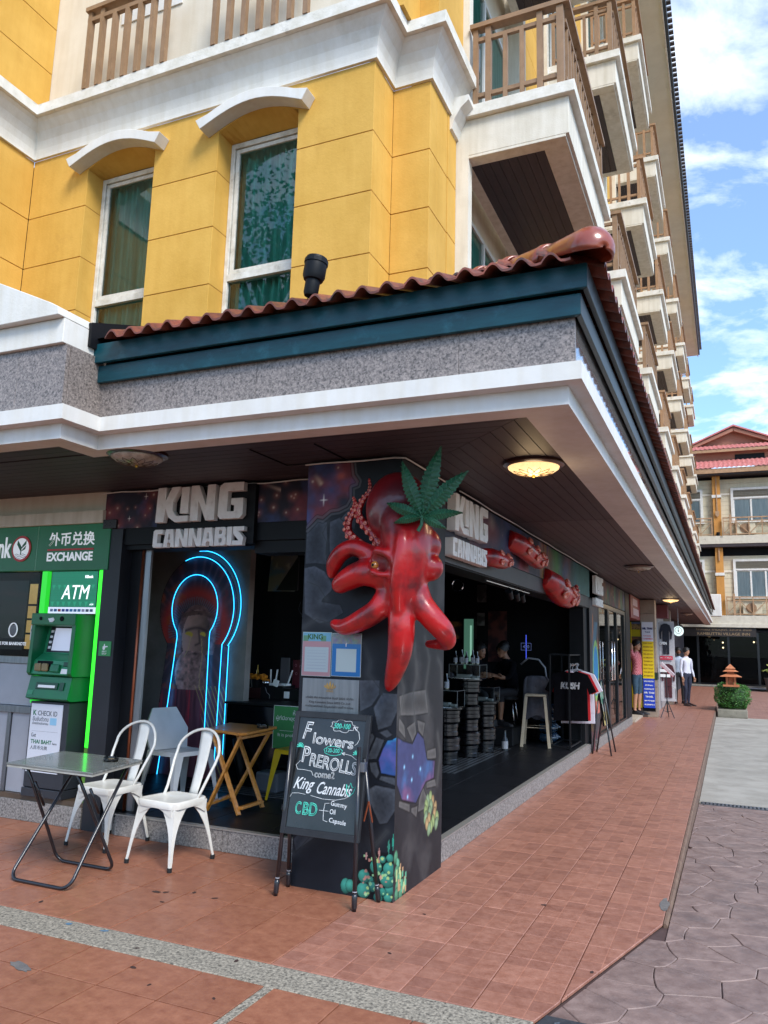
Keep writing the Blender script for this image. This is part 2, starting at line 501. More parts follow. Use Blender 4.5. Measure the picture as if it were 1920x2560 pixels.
_g = M_['granite_p'].node_tree.nodes['Principled BSDF']; _g.inputs['IOR'].default_value = 2.2; _g.inputs['Roughness'].default_value = .05; _g.inputs['Coat IOR'].default_value = 1.9
M_['granite_step'] = granite('grey_granite_step', (.19, .175, .165), .5)
M_['aggregate'] = granite('exposed_aggregate', (.21, .185, .145), .85)
# ================================================================ GROUND
def tile_material(name, a, b, emboss):
    m, N, L, B = nodes_of(name)
    g = N.new('ShaderNodeNewGeometry')
    n = N.new('ShaderNodeTexNoise'); n.inputs['Scale'].default_value = 14; n.inputs['Detail'].default_value = 10; n.inputs['Roughness'].default_value = .78
    L.new(g.outputs['Position'], n.inputs['Vector'])
    r = N.new('ShaderNodeValToRGB'); r.color_ramp.elements[0].position = .30; r.color_ramp.elements[1].position = .72
    r.color_ramp.elements[0].color = (*a, 1); r.color_ramp.elements[1].color = (*b, 1)
    L.new(n.outputs['Fac'], r.inputs[0]); cur = r.outputs[0]
    # dark footprints / spills
    n2 = N.new('ShaderNodeTexNoise'); n2.inputs['Scale'].default_value = 3.1; n2.inputs['Detail'].default_value = 9; n2.inputs['Roughness'].default_value = .78
    L.new(g.outputs['Position'], n2.inputs['Vector'])
    r2 = N.new('ShaderNodeValToRGB'); r2.color_ramp.elements[0].position = .55; r2.color_ramp.elements[1].position = .76
    r2.color_ramp.elements[0].color = (0, 0, 0, 1); r2.color_ramp.elements[1].color = (.55, .55, .55, 1)
    L.new(n2.outputs['Fac'], r2.inputs[0])
    mx = N.new('ShaderNodeMix'); mx.data_type = 'RGBA'; L.new(r2.outputs[0], mx.inputs[0]); L.new(cur, mx.inputs[6])
    mx.inputs[7].default_value = (*[c*.55 for c in a], 1); cur = mx.outputs[2]
    oi = N.new('ShaderNodeObjectInfo'); mr = N.new('ShaderNodeMapRange'); mr.inputs[3].default_value = .93; mr.inputs[4].default_value = 1.05
    L.new(oi.outputs['Random'], mr.inputs[0])
    hs = N.new('ShaderNodeHueSaturation'); L.new(mr.outputs[0], hs.inputs['Value']); L.new(cur, hs.inputs['Color']); cur = hs.outputs[0]
    bmp = N.new('ShaderNodeBump'); bmp.inputs['Strength'].default_value = .35; bmp.inputs['Distance'].default_value = .002
    nb = N.new('ShaderNodeTexNoise'); nb.inputs['Scale'].default_value = 45; nb.inputs['Detail'].default_value = 5
    L.new(g.outputs['Position'], nb.inputs['Vector'])
    if emboss:
        mp = N.new('ShaderNodeMapping'); mp.inputs['Location'].default_value = (-.17, .48, 0)
        L.new(g.outputs['Position'], mp.inputs[0])
        bt = N.new('ShaderNodeTexBrick'); bt.offset = 0; bt.inputs['Scale'].default_value = 1
        bt.inputs['Brick Width'].default_value = .35/3; bt.inputs['Row Height'].default_value = .35/3; bt.inputs['Mortar Size'].default_value = .0035
        bt.inputs['Mortar Smooth'].default_value = .6; bt.inputs['Bias'].default_value = -.3
        bt.inputs['Color1'].default_value = (1, .98, .97, 1); bt.inputs['Color2'].default_value = (.66, .62, .64, 1); bt.inputs['Mortar'].default_value = (1.2, 1.12, 1.06, 1)
        L.new(mp.outputs[0], bt.inputs['Vector'])
        m3 = N.new('ShaderNodeMix'); m3.data_type = 'RGBA'; m3.blend_type = 'MULTIPLY'; m3.inputs[0].default_value = .85
        L.new(cur, m3.inputs[6]); L.new(bt.outputs['Color'], m3.inputs[7]); cur = m3.outputs[2]
        ma = N.new('ShaderNodeMath'); ma.operation = 'MULTIPLY_ADD'; L.new(bt.outputs['Fac'], ma.inputs[0]); ma.inputs[1].default_value = -.8
        L.new(nb.outputs['Fac'], ma.inputs[2]); L.new(ma.outputs[0], bmp.inputs['Height'])
    else: L.new(nb.outputs['Fac'], bmp.inputs['Height'])
    L.new(bmp.outputs[0], B.inputs['Normal']); L.new(cur, B.inputs['Base Color'])
    rr = N.new('ShaderNodeMapRange'); rr.inputs[3].default_value = .22; rr.inputs[4].default_value = .55; L.new(n2.outputs['Fac'], rr.inputs[0])
    L.new(rr.outputs[0], B.inputs['Roughness'])
    return m
m_tile_a = tile_material('worn_terracotta_tile', H('#7d4b38'), H('#a46f55'), False)
m_tile_b = tile_material('embossed_terracotta_tile', H('#885846'), H('#b0806e'), True)
m_grout = pm('dark_grout', H('#3d2d26'), H('#30241f'), 12, .9)

def clip(poly, a, b):
    """keep the part of poly on the left of a->b"""
    out = []; n = len(poly)
    def s(p): return (b[0]-a[0])*(p[1]-a[1])-(b[1]-a[1])*(p[0]-a[0])
    for i in range(n):
        p, q = poly[i], poly[(i+1) % n]; sp, sq = s(p), s(q)
        if sp >= 0: out.append(p)
        if (sp > 0 and sq < 0) or (sp < 0 and sq > 0):
            t = sp/(sp-sq); out.append((p[0]+(q[0]-p[0])*t, p[1]+(q[1]-p[1])*t))
    return out

def slab(mb, poly, z0, z1, inset=.0, ch=.003):
    """bevelled slab: poly at z0..z1, top edge chamfered by ch"""
    n = len(poly); cx = sum(p[0] for p in poly)/n; cy = sum(p[1] for p in poly)/n
    def ins(k):
        o = []
        for i in range(n):
            p0, p1, p2 = poly[i-1], poly[i], poly[(i+1) % n]
            d1 = Vector((p1[0]-p0[0], p1[1]-p0[1])); d2 = Vector((p2[0]-p1[0], p2[1]-p1[1]))
            if d1.length < 1e-6 or d2.length < 1e-6: o.append(p1); continue
            d1.normalize(); d2.normalize(); nn = Vector((-(d1.y+d2.y), d1.x+d2.x))
            if nn.length < 1e-3: o.append(p1); continue
            nn.normalize(); den = max(.35, nn.dot(Vector((-d1.y, d1.x))))
            o.append((p1[0]+nn.x*k/den, p1[1]+nn.y*k/den))
        return o
    a = ins(inset); b = ins(inset+ch)
    fz = z1 if callable(z1) else (lambda x, y: z1)
    vs = [(x, y, fz(x, y)+(z0 if callable(z1) else z0-z1)) for x, y in a]+[(x, y, fz(x, y)-ch) for x, y in a]+[(x, y, fz(x, y)) for x, y in b]
    fs = [(i, (i+1) % n, n+(i+1) % n, n+i) for i in range(n)]+[(n+i, n+(i+1) % n, 2*n+(i+1) % n, 2*n+i) for i in range(n)]+[tuple(range(2*n, 3*n))]
    mb.add(vs, fs)

EDGE = 1.57
terr = MB()
terr.add([(-30, -8, -.014), (-.66, -8, -.014), (1.2, -.97, -.014), (EDGE, .43, -.014), (EDGE, 36.8, -.014), (-30, 36.8, -.014)], [(0, 1, 2, 3, 4, 5)])
terrace = tag(terr.build('terrace', m_grout), kind='structure')
tile_me = MB(); slab(tile_me, [(-.1725, -.1725), (.1725, -.1725), (.1725, .1725), (-.1725, .1725)], -.013, 0.0)
tile_ma = MB(); slab(tile_ma, [(-.1707, -.1707), (.1707, -.1707), (.1707, .1707), (-.1707, .1707)], -.013, 0.0, ch=.0012); proto_a = tile_ma.build('floor_tile', m_tile_a, terrace); proto_b = tile_me.build('floor_tile', m_tile_b, terrace)
proto_a.location = (-.54-.175+.0, -.655-.35*0, 0); proto_b.location = (.345, -.655, 0)
rest = MB(); rest_a = MB(); ntile = 2
def put_tile(cx, cy, emb, wx=.345, wy=.345):
    global ntile
    full = abs(wx-.345) < 1e-3 and abs(wy-.345) < 1e-3
    x0, x1, y0, y1 = cx-wx/2, cx+wx/2, cy-wy/2, cy+wy/2
    poly = [(x0, y0), (x1, y0), (x1, y1), (x0, y1)]
    if x1 > .9 and y0 < .45:
        p2 = clip(poly, (1.2, -.97), (EDGE, .43))
        if len(p2) < 3: return
        if p2 != poly: full = False; poly = p2
    near = (cy < 11.5 and cx > -.4 and cy > -1.2) or (cx > -4.0 and cy < .6 and cy > -2.4)
    if near and ntile < 298:
        ntile += 1
        if full:
            inst(proto_b if emb else proto_a, terrace, (cx, cy, 0.0), (0, 0, 0))
        else:
            mb = MB(); slab(mb, poly, -.013, 0.0); mb.build('floor_tile', m_tile_b if emb else m_tile_a, terrace)
    else: slab(rest if emb else rest_a, poly, -.013, 0.0)
cells = []
for i in range(-26, 5):
    for j in range(-1, 105):
        cx = .345+.35*i; cy = -.655+.35*j
        if cx > 1.5: continue
        if cx < -.2 and cy > .75: continue
        if (i, j) in ((0, 0), (-3, 0)): continue
        if j == -1: cells.append((cx, -.985, cx > -.1, .345, .325))
        else: cells.append((cx, cy, cx > -.1, .345, .345))
for i in range(-16, 20):
    for j in range(-9, 0):
        cx = -.595+.35*i; cy = -1.905+.35*(j+1)+.35*0
        if j == -1: cy = -1.555
        else: cy = -1.555+.35*(j+1)
        if cx > -.1: cx += .05
        if cx < -6 or cx > 1.2: continue
        cells.append((cx, cy, False, .345, .345))
cells.sort(key=lambda c: math.hypot(c[0]-1.0, c[1]+1.5))
proto_a.location = (.345+.35*-3, -.655, 0)
for c in cells: put_tile(*c)
if rest.v: tag(rest.build('far_floor_tiles', m_tile_b, terrace), kind='stuff')
if rest_a.v: tag(rest_a.build('worn_floor_tiles', m_tile_a, terrace), kind='stuff')
ag = MB(); slab(ag, [(-9, -1.375), (1.093, -1.375), (1.152, -1.152), (-9, -1.152)], -.013, -.001)
ag.build('gravel_strip', M_['aggregate'], terrace)
ag = MB(); slab(ag, [(-.0705, -6), (-.0205, -6), (-.0205, -1.378), (-.0705, -1.378)], -.013, -.0012)
ag.build('gravel_strip', M_['aggregate'], terrace)
# cement repair patches and stains on the tiles
m_cem = pm('cement_patch', H('#6f6a66'), H('#5c5856'), 20, .9, bump=.4, bscale=90)
def blob(cx, cy, rx, ry, z, name, m, rot=0, par=terrace, seed=0):
    r = random.Random(seed); n = 18; pts = []
    for k in range(n):
        a = 2*PI*k/n; q = 1+.35*(r.random()-.5)
        x, y = rx*q*math.cos(a), ry*q*math.sin(a)
        pts.append((cx+x*math.cos(rot)-y*math.sin(rot), cy+x*math.sin(rot)+y*math.cos(rot), z))
    mb = MB(); mb.add(pts, [tuple(range(n))]); return mb.build(name, m, par)
blob(-1.24, -1.74, .085, .03, .0025, 'cement_patch', m_cem, -.3, seed=1)
blob(1.552, .80, .028, .13, .0025, 'cement_patch', m_cem, 0, seed=2)
m_gum = flat('chewing_gum_stain', H('#3a2620'), .8)
for k, (x, y, a) in enumerate([(-1.42, -.52, .03), (-1.36, -.50, .022), (-1.2, -.42, .02), (-1.26, -.66, .018), (-1.02, -.45, .022), (-1.9, -1.0, .02), (-.75, -1.5, .02), (-.9, -1.3, .014), (-.35, -1.2, .018), (.25, -.1, .014), (.86, .42, .02), (1.3, -.5, .016), (.3, -.75, .015), (1.1, 2.4, .014), (-.55, -1.62, .013), (-.2, -1.6, .012)]):
    blob(x, y, a, a*.6, .0015, 'floor_stain', m_gum, k, seed=k)
m_blue = flat('blue_paint_splash', H('#4f6f86'), .8)
blob(-1.47, -1.2, .022, .016, .0012, 'floor_stain', m_blue, 0, seed=31); blob(-1.22, -1.19, .025, .012, .0012, 'floor_stain', m_blue, .3, seed=32)

# kerb face of the terrace
kb = MB(); kb.prism([(EDGE+.002, -.30), (EDGE+.026, -.30), (EDGE+.026, -.02), (EDGE+.016, -.004), (EDGE+.002, -.004)], 'y', .44, 36.7)
tag(kb.build('kerb', pm('kerb_side', H('#644a3e'), H('#77604f'), 7, .85, bump=.3, dirt=H('#4c3c33'), dscale=5)), kind='structure')

def zr(x, y):
    t = min(1, max(0, (y-.3)/5.0)); return -.012-.138*t
# stamped concrete paving
m_stamp = pm('stamped_concrete', H('#705b54'), H('#8c766e'), 9, .5, bump=.5, bscale=18, rnd=.06, dirt=H('#5f5453'), dscale=2.4, dlo=.5, dhi=.75, det=9)
m_joint = pm('stamped_joint', H('#45322f'), H('#503c39'), 8, .9)
base = MB()
ys = [-8, .3, 1.5, 3, 4.3, 5.42]
for a, b in zip(ys[:-1], ys[1:]):
    base.quad((-.5 if a < .3 else 1.3, a, zr(0, a)-.0125 if a >= .3 else -.026), (14, a, zr(0, a)-.012), (14, b, zr(0, b)-.012), (-.5 if a < .3 else 1.3, b, zr(0, b)-.0125))
paving = tag(base.build('stamped_paving', m_joint), kind='structure')
seeds = []
rr = random.Random(5)
sx = .33; 
for j in range(-12, 26):
    for i in range(-2, 9):
        seeds.append((1.2+(i+.5*(j % 2))*sx+rr.uniform(-.13, .13), -.6+j*.25+rr.uniform(-.10, .10)))
def vor_cell(k):
    px, py = seeds[k]; poly = [(px-.8, py-.8), (px+.8, py-.8), (px+.8, py+.8), (px-.8, py+.8)]
    for l, (qx, qy) in enumerate(seeds):
        if l == k or abs(qx-px)+abs(qy-py) > 1.3: continue
        mx_, my_ = (px+qx)/2, (py+qy)/2; d = (-(qy-py), qx-px)
        poly = clip(poly, (mx_, my_), (mx_+d[0], my_+d[1]))
        if len(poly) < 3: return None
    return poly
nst = 0; reststones = MB()
for k in range(len(seeds)):
    px, py = seeds[k]
    if py < -3.2 or py > 5.6 or px > 4.8: continue
    poly = vor_cell(k)
    if not poly or len(poly) < 3: continue
    # curved, scalloped edges shared between neighbours
    q = []
    for i in range(len(poly)):
        a, b = poly[i], poly[(i+1) % len(poly)]; q.append(a)
        l = math.hypot(b[0]-a[0], b[1]-a[1])
        if l > .08:
            mx_, my_ = (a[0]+b[0])/2, (a[1]+b[1])/2
            hsh = math.sin(round(mx_, 3)*127.1+round(my_, 3)*311.7)*43758.5; hsh = hsh-math.floor(hsh)
            amp = (-.3+1.0*hsh)*.09*l; up_ = 1 if my_*1e3 % 2 < 3 else -1
            nx, ny = (b[1]-a[1])/l, -(b[0]-a[0])/l
            if nx*.3+ny < 0: nx, ny = -nx, -ny
            for t, s_ in ((.25, .75), (.5, 1), (.75, .75)):
                q.append((a[0]+(b[0]-a[0])*t-nx*amp*s_, a[1]+(b[1]-a[1])*t-ny*amp*s_))
    poly = q
    poly = clip(poly, (9, 5.41), (-9, 5.41))
    if len(poly) >= 3: poly = clip(poly, (EDGE+.028, .43), (EDGE+.028, -5)) if min(p[0] for p in poly) < EDGE+.028 and py > .43 else poly
    if len(poly) >= 3 and py > .3 and min(p[0] for p in poly) < EDGE+.028:
        poly = clip(poly, (EDGE+.028, 9), (EDGE+.028, -9))
    if len(poly) >= 3 and py <= .5: poly = clip(poly, (EDGE+.010, .43), (1.147, -1.22))
    if len(poly) >= 3 and py < -.6 and px < 2.0: 
        poly = clip(poly, (1.66, -1.02), (1.19, -1.02)) if False else poly
    if len(poly) < 3: continue
    area = abs(sum(poly[i][0]*poly[(i+1) % len(poly)][1]-poly[(i+1) % len(poly)][0]*poly[i][1] for i in range(len(poly))))/2
    if area < .003: continue
    mb = MB(); dz = rr.uniform(-.0015, .0015)
    slab(mb, poly, -.011, lambda x, y, dz=dz: zr(x, y)+dz, inset=.002, ch=.004)
    if nst < 290 and px < 4.0: mb.build('paving_stone', m_stamp, paving); nst += 1
    else: reststones.add(mb.v, mb.f)
if reststones.v: tag(reststones.build('outer_paving_stones', m_stamp, paving), kind='stuff')
# checker plate cover
cp = MB(); cp.prism([(1.02, -1.75), (1.80, -1.75), (1.80, -1.06), (1.19, -1.06)], 'z', zr(0, 0)+.002, zr(0, 0)+.008)
m_plate = pm('checker_plate', H('#8f959b'), H('#787e85'), 20, .35, metal=.85)
plate = tag(cp.build('drain_cover', m_plate), 'diamond pattern steel drain cover at the bottom corner of the paving', 'drain cover')
pat = MB()
for i in range(14):
    for j in range(16):
        x = 1.245+i*.04; y = -1.74+j*.042; a = .7 if (i+j) % 2 else -.7
        pat.beam((x-.014*math.cos(a), y-.014*math.sin(a), zr(0, 0)+.009), (x+.014*math.cos(a), y+.014*math.sin(a), zr(0, 0)+.009), .006, .003)
tag(pat.build('raised_tread', m_plate, plate), kind='stuff')
# grated channel and concrete drive
m_conc = pm('drive_concrete', H('#a09b92'), H('#8b867d'), 2.6, .8, bump=.3, bscale=40, dirt=H('#6d685f'), dscale=1.2, dlo=.52, dhi=.8, rnd=.05)
drv = MB(); drv.quad((EDGE, 5.4, -.19), (40, 5.4, -.19), (40, 19.4, -.19), (EDGE, 19.4, -.19))
drive = tag(drv.build('concrete_drive', m_joint), kind='structure')
for (a, b) in ((5.60, 8.9), (8.915, 12.3), (12.315, 15.8), (15.815, 19.3)):
    for (c, d) in ((EDGE+.028, 4.6), (4.615, 9), (9.015, 40)):
        mb = MB(); slab(mb, [(c, a), (d, a), (d, b), (c, b)], -.18, -.15, ch=.006); mb.build('concrete_slab', m_conc, drive)
gr = empty('drain_grating', (3, 5.5, -.15), label='silver metal drain grating crossing the drive beside the terrace edge', cat='grating')
g0 = MB(); g0.box(-1.38, -.075, -.03, 3, -.065, .004).box(-1.38, .065, -.03, 3, .075, .004); g0.build('frame', M_['steel'], gr)
g1 = MB(); g1.box(-.012, -.063, -.02, .012, .063, .002); gp = g1.build('grating_bar', M_['steel'], gr); gp.location = (-1.35, 0, 0)
for i in range(1, 100): inst(gp, gr, (-1.35+i*.042, 0, 0))
g2 = MB(); g2.quad((-1.4, -.08, -.028), (3, -.08, -.028), (3, .08, -.028), (-1.4, .08, -.028)); g2.build('trough', M_['dark'], gr)
# red block paving of the far court
m_pav = pm('red_block_paving', H('#8e6a5e'), H('#7d5a50'), 3, .8, bump=.3)
cb = MB(); cb.quad((EDGE, 19.3, -.152), (60, 19.3, -.152), (60, 60, -.152), (EDGE, 60, -.152))
court = tag(cb.build('court_paving', m_pav), kind='structure')
bl = MB()
for j in range(40):
    for i in range(18):
        x = EDGE+.06+i*.3+(j % 2)*.15; y = 19.35+j*.24
        slab(bl, [(x, y), (x+.285, y), (x+.285, y+.225), (x, y+.225)], -.165, -.146, ch=.004)
tag(bl.build('paving_blocks', m_pav, court), kind='stuff')
gd = MB(); gd.quad((-300, -300, -.2), (400, -300, -.2), (400, 400, -.2), (-300, 400, -.2))
tag(gd.build('ground', pm('far_ground', H('#7e766b'), H('#6e675d'), .5, .9)), kind='structure')

# ================================================================ SHOP PLINTH (steps)
def joint_run(name, axis, a0, a1, cuts, mk, parent, m):
    c = [a0]+[x for x in cuts if a0 < x < a1]+[a1]
    for a, b in zip(c[:-1], c[1:]):
        mb = MB(); mk(mb, a+.0015, b-.0015); mb.build(name, m, parent, bevel=.003)
core = MB(); core.box(-3.6, .50, -.05, -.05, 8.45, .13)
plinth = tag(core.build('shop_step', M_['granite_step']), kind='structure')
joint_run('granite_slab', 'x', -2.68, -.735, (-1.62, -.99-.6+.02,), lambda b, s, e: b.box(s, .472, 0.001, e, .512, .158), plinth, M_['granite_step'])
joint_run('granite_slab', 'y', .93, 7.78, [1.05+.69*k for k in range(1, 10)], lambda b, s, e: b.box(-.07, s, 0.001, -.03, e, .158), plinth, M_['granite_step'])
joint_run('granite_slab', 'y', 8.48, 13.6, [8.6+.69*k for k in range(1, 8)], lambda b, s, e: b.box(-.05, s, 0.001, -.01, e, .158), plinth, M_['granite_step'])
ns = MB(); ns.box(-2.68, .465, .1585, -.735, .52, .169).box(-.08, .93, .1585, -.024, 7.78, .169)
ns.build('nosing', pm('alu_nosing', H('#a8a49d'), rough=.4, metal=.6), plinth)
fl = MB(); slab(fl, [(-.298, -.298), (.298, -.298), (.298, .298), (-.298, .298)], -.02, 0, ch=.002)
fb = MB(); fb.quad((-4.2, .5, .150), (-.05, .5, .150), (-.05, 8.45, .150), (-4.2, 8.45, .150))
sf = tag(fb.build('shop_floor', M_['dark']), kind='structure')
p0 = fl.build('floor_tile', M_['shopfloor'], sf); p0.location = (-.385, .825, .167)
for i in range(7):
    for j in range(13):
        if i == 0 and j == 0: continue
        if -.385-.6*i-.3 < -4.2: continue
        inst(p0, sf, (-.385-.6*i, .825+.6*j, .167))

# ================================================================ CANOPY
ZS = 2.87
canopy = empty('canopy', (0, 0, 3.2), label='white edged canopy with granite band and dark green boards round the corner shop', cat='canopy')
def cb_(mb, name, m, **k):
    o = mb.build(name, m, None, **k); o.parent = canopy; o.matrix_parent_inverse = Matrix.Translation((0, 0, -3.2)); return o
END = 35.2
P0 = [(-7, -1.16), (-1.94, -1.16), (-1.94, -.83), (1.283, -.83), (1.283, END)]
mb = MB()
inner = offset_path(P0, [-.17, -.19, -.165, -.263])
o0 = P0; o1 = offset_path(P0, .083); o2 = offset_path(P0, .045)
lines = [[(x, y, ZS+.02) for x, y in inner], [(x, y, ZS) for x, y in inner], [(x, y, ZS) for x, y in o0], [(x, y, ZS+.103) for x, y in o0], [(x, y, ZS+.105) for x, y in o1],
         [(x, y, ZS+.204) for x, y in o1], [(x, y, ZS+.207) for x, y in o2]]
for a, b in zip(lines[:-1], lines[1:]): mb.sheet(a, b)
cb_(mb, 'beam', M_['white'])
# granite fascia slabs
def run_slabs(p, q, z0, z1, off, th, cuts, name, m):
    a = Vector(p); b = Vector(q); d = (b-a).normalized(); nr = Vector((d.y, -d.x)); L_ = (b-a).length
    c = [0]+[x for x in cuts if 0 < x < L_]+[L_]
    for s, e in zip(c[:-1], c[1:]):
        pts = [a+d*(s+.0012)+nr*off, a+d*(e-.0012)+nr*off, a+d*(e-.0012)+nr*(off-th), a+d*(s+.0012)+nr*(off-th)]
        mb = MB(); mb.prism([tuple(v) for v in pts], 'z', z0, z1); cb_(mb, name, m)
run_slabs((-1.94, -.83), (1.283+.048, -.83), 3.079, 3.46, .048, .03, (1.3, 2.63,), 'granite_slab', M_['granite'])
run_slabs((-7, -1.16), (-1.94+.03, -1.16), 3.079, 3.50, .045, .03, (1.2, 2.4, 3.6, 4.66), 'granite_slab', M_['granite'])
run_slabs((-1.94, -1.172), (-1.94, -.83), 3.079, 3.50, .03, .03, (), 'granite_slab', M_['granite'])
run_slabs((1.283, -.845), (1.283, END), 3.079, 3.46, .046, .03, [1.3*k for k in range(1, 28)], 'granite_slab', M_['granite_p'])
# dark green boards
def board(off, z0, z1, name):
    pf = offset_path([(-1.93, -.83), (1.283, -.83), (1.283, END)], off); pb = offset_path([(-1.93, -.83), (1.283, -.83), (1.283, END)], off-.03)
    for i, nm in ((0, M_['teal']), (1, M_['teal_dk'])):
        mb = MB(); e = .0015 if i == 0 else 0
        poly = [pf[i], pf[i+1], pb[i+1], pb[i]]
        mb.prism(poly, 'z', z0, z1); cb_(mb, name, nm, bevel=.004)
board(.088, 3.323, 3.443, 'lower_fascia_board'); board(.128, 3.452, 3.588, 'upper_fascia_board')
# timber behind the boards
mb = MB(); mb.prism([(-1.9, -.86), (1.31, -.86), (1.31, END), (1.2, END), (1.2, -.75), (-1.9, -.75)], 'z', 3.46, 3.56); cb_(mb, 'eave_timber', M_['dark'])
# soffit planks : front run along x, side run along y, mitred on the corner diagonal
def plank(poly, name='ceiling_plank', m=None, z=ZS+.021):
    mb = MB(); mb.prism(poly, 'z', z, z+.012); cb_(mb, name, m or M_['ceil'])
ix, iy = 1.02, -.665
n = 12; pw = .1
for k in range(12):
    y0 = iy+k*pw; y1 = y0+pw-.006
    if y0 > .62: break
    xr0 = ix-(y0-iy)*.98; xr1 = ix-(y1-iy)*.98
    plank([(-2.1, y0), (xr0, y0), (xr1, y1), (-2.1, y1)])
for k in range(3):
    y0 = -.99+k*.1; plank([(-6.9, y0), (-2.105, y0), (-2.105, y0+.094), (-6.9, y0+.094)])
for k in range(17):
    y0 = iy+k*.1; plank([(-6.9, y0), (-2.105, y0), (-2.105, y0+.094), (-6.9, y0+.094)])
for k in range(11):
    x1 = ix-k*.1; x0 = x1-.094
    ya = iy+(ix-x1)/.98; yb = iy+(ix-x0)/.98
    plank([(x0, yb+.006), (x1, ya+.006), (x1, 3.12), (x0, 3.12)])
    for (ya2, yb2) in ((3.135, 7.4), (7.41, 12), (12.01, 20), (20.01, END)):
        mb = MB(); mb.prism([(x0, ya2), (x1, ya2), (x1, yb2), (x0, yb2)], 'z', ZS+.021, ZS+.03); cb_(mb, 'ceiling_plank', M_['ceil2'])
mb = MB(); mb.quad((-7, -.78, ZS+.036), (1.25, -.78, ZS+.036), (1.25, END, ZS+.036), (-7, END, ZS+.036)); mb.quad((-7, -1.12, ZS+.037), (-1.98, -1.12, ZS+.037), (-1.98, -.77, ZS+.037), (-7, -.77, ZS+.037)); cb_(mb, 'ceiling_backing', M_['dark'])
# access hatch outline on the soffit
mb = MB(); mb.box(-.95, -.45, ZS+.014, -.94, .05, ZS+.0205).box(-.45, -.45, ZS+.014, -.44, .05, ZS+.0205).box(-.94, .04, ZS+.014, -.45, .05, ZS+.0205); cb_(mb, 'ceiling_hatch', M_['dark'])

# roof tiles
def tile_profile(w=.1535, n=12):
    pts = []
    for k in range(n+1):
        u = k/n
        h = .046*math.cos((u-.32)/.32*PI/2)**1.1 if abs(u-.32) < .32 else -.004*math.sin((u-.64)/.36*PI)
        pts.append((u*w, h))
    return pts
def tile_mesh(L_=.36, slope=.42):
    prof = tile_profile(); t = .014; n = len(prof); vs = []
    for e in (0, 1):
        y = e*L_; z = e*L_*slope-e*.012
        for x, h in prof: vs.append((x, y, z+h))
        for x, h in prof: vs.append((x, y, z+h-t))
    fs = []
    for i in range(n-1):
        fs.append((i, i+1, 2*n+i+1, 2*n+i)); fs.append((n+i, 3*n+i, 3*n+i+1, n+i+1))
        fs.append((i, n+i, n+i+1, i+1)); fs.append((2*n+i, 2*n+i+1, 3*n+i+1, 3*n+i))
    fs.append((0, 2*n, 3*n, n)); fs.append((n-1, 2*n-1, 4*n-1, 3*n-1))
    m = MB(); m.add(vs, fs); return m
tm = tile_mesh()
EY, EX, EZ = -1.062, 1.495, 3.578
SL = .42; ROWL = .30
tproto = tm.build('roof_tile', M_['rooftile'], canopy, smooth=True, auto=35)
def tile_at(x, y, z, side):
    o = inst(tproto, canopy, (x, y, z-3.2), (0, 0, PI/2 if side else 0)); return o
cnt = 0
far = MB()
def far_tile(x, y, z, side):
    for_v = []
    for a, b, c in tm.v:
        if side: a, b = -b, a
        for_v.append((a+x, b+y, c+z))
    far.add(for_v, tm.f)
first = True
for row in range(5):
    y = EY+row*ROWL; z = EZ+row*ROWL*SL+(.012 if row else 0)
    nx = int((EX-row*ROWL-.0+1.86)/.154)
    for k in range(nx):
        x = EX-row*ROWL-.15-(k+1)*.154
        if x < -1.88: continue
        if first: tproto.location = (x, y, z-3.2); first = False
        else: tile_at(x, y, z, False)
        cnt += 1
for row in range(5):
    x = EX-row*ROWL; z = EZ+row*ROWL*SL+(.012 if row else 0)
    k = 0
    while True:
        y = EY+row*ROWL+.15+k*.154; k += 1
        if y > END: break
        if row == 0 and cnt < 285: tile_at(x, y, z, True); cnt += 1
        else: far_tile(x, y, z, True)
o = far.build('upper_roof_tiles', M_['rooftile'], None, smooth=True, auto=35, recalc=False)
o.parent = canopy; o.matrix_parent_inverse = Matrix.Translation((0, 0, -3.2)); tag(o, kind='stuff')
# hip ridge caps
def cap(i):
    mb = MB(); d = Vector((-.7071, .7071, SL*.7071)).normalized()
    s = Vector((EX-.03, EY+.03, EZ+.03)) + d*(i*.40)
    side = Vector((.7071, .7071, 0)); upv = d.cross(side).normalized()
    if upv.z < 0: upv = -upv
    rows = []; nseg = 12
    prof = [(0, .10), (.05, .108), (.10, .102), (.25, .095), (.44, .084)]
    if i == 0: prof = [(-.08, .012), (-.072, .05), (-.05, .085), (-.012, .112), (.03, .124), (.09, .12), (.25, .105), (.44, .09)]
    vs = []
    for t, r in prof:
        for k in range(nseg+1):
            a = -0.25+(PI+.5)*k/nseg
            vs.append(s+d*t+side*math.cos(a)*r+upv*math.sin(a)*r)
    n1 = nseg+1; m_ = len(prof)
    fs = [(a*n1+k, a*n1+k+1, (a+1)*n1+k+1, (a+1)*n1+k) for a in range(m_-1) for k in range(nseg)]
    mb.add(vs, fs); o = cb_(mb, 'ridge_tile', M_['ridge'], smooth=True)
    md = o.modifiers.new('thick', 'SOLIDIFY'); md.thickness = .014; md.offset = -1
for i in range(6): cap(i)
mb = MB()
dd = Vector((-.7071, .7071, SL*.7071)).normalized()
a = Vector((EX-.25, EY+.25, EZ+.02)); mb.beam(a, a+dd*1.8, .10, .05); cb_(mb, 'hip_rafter', M_['dark'])
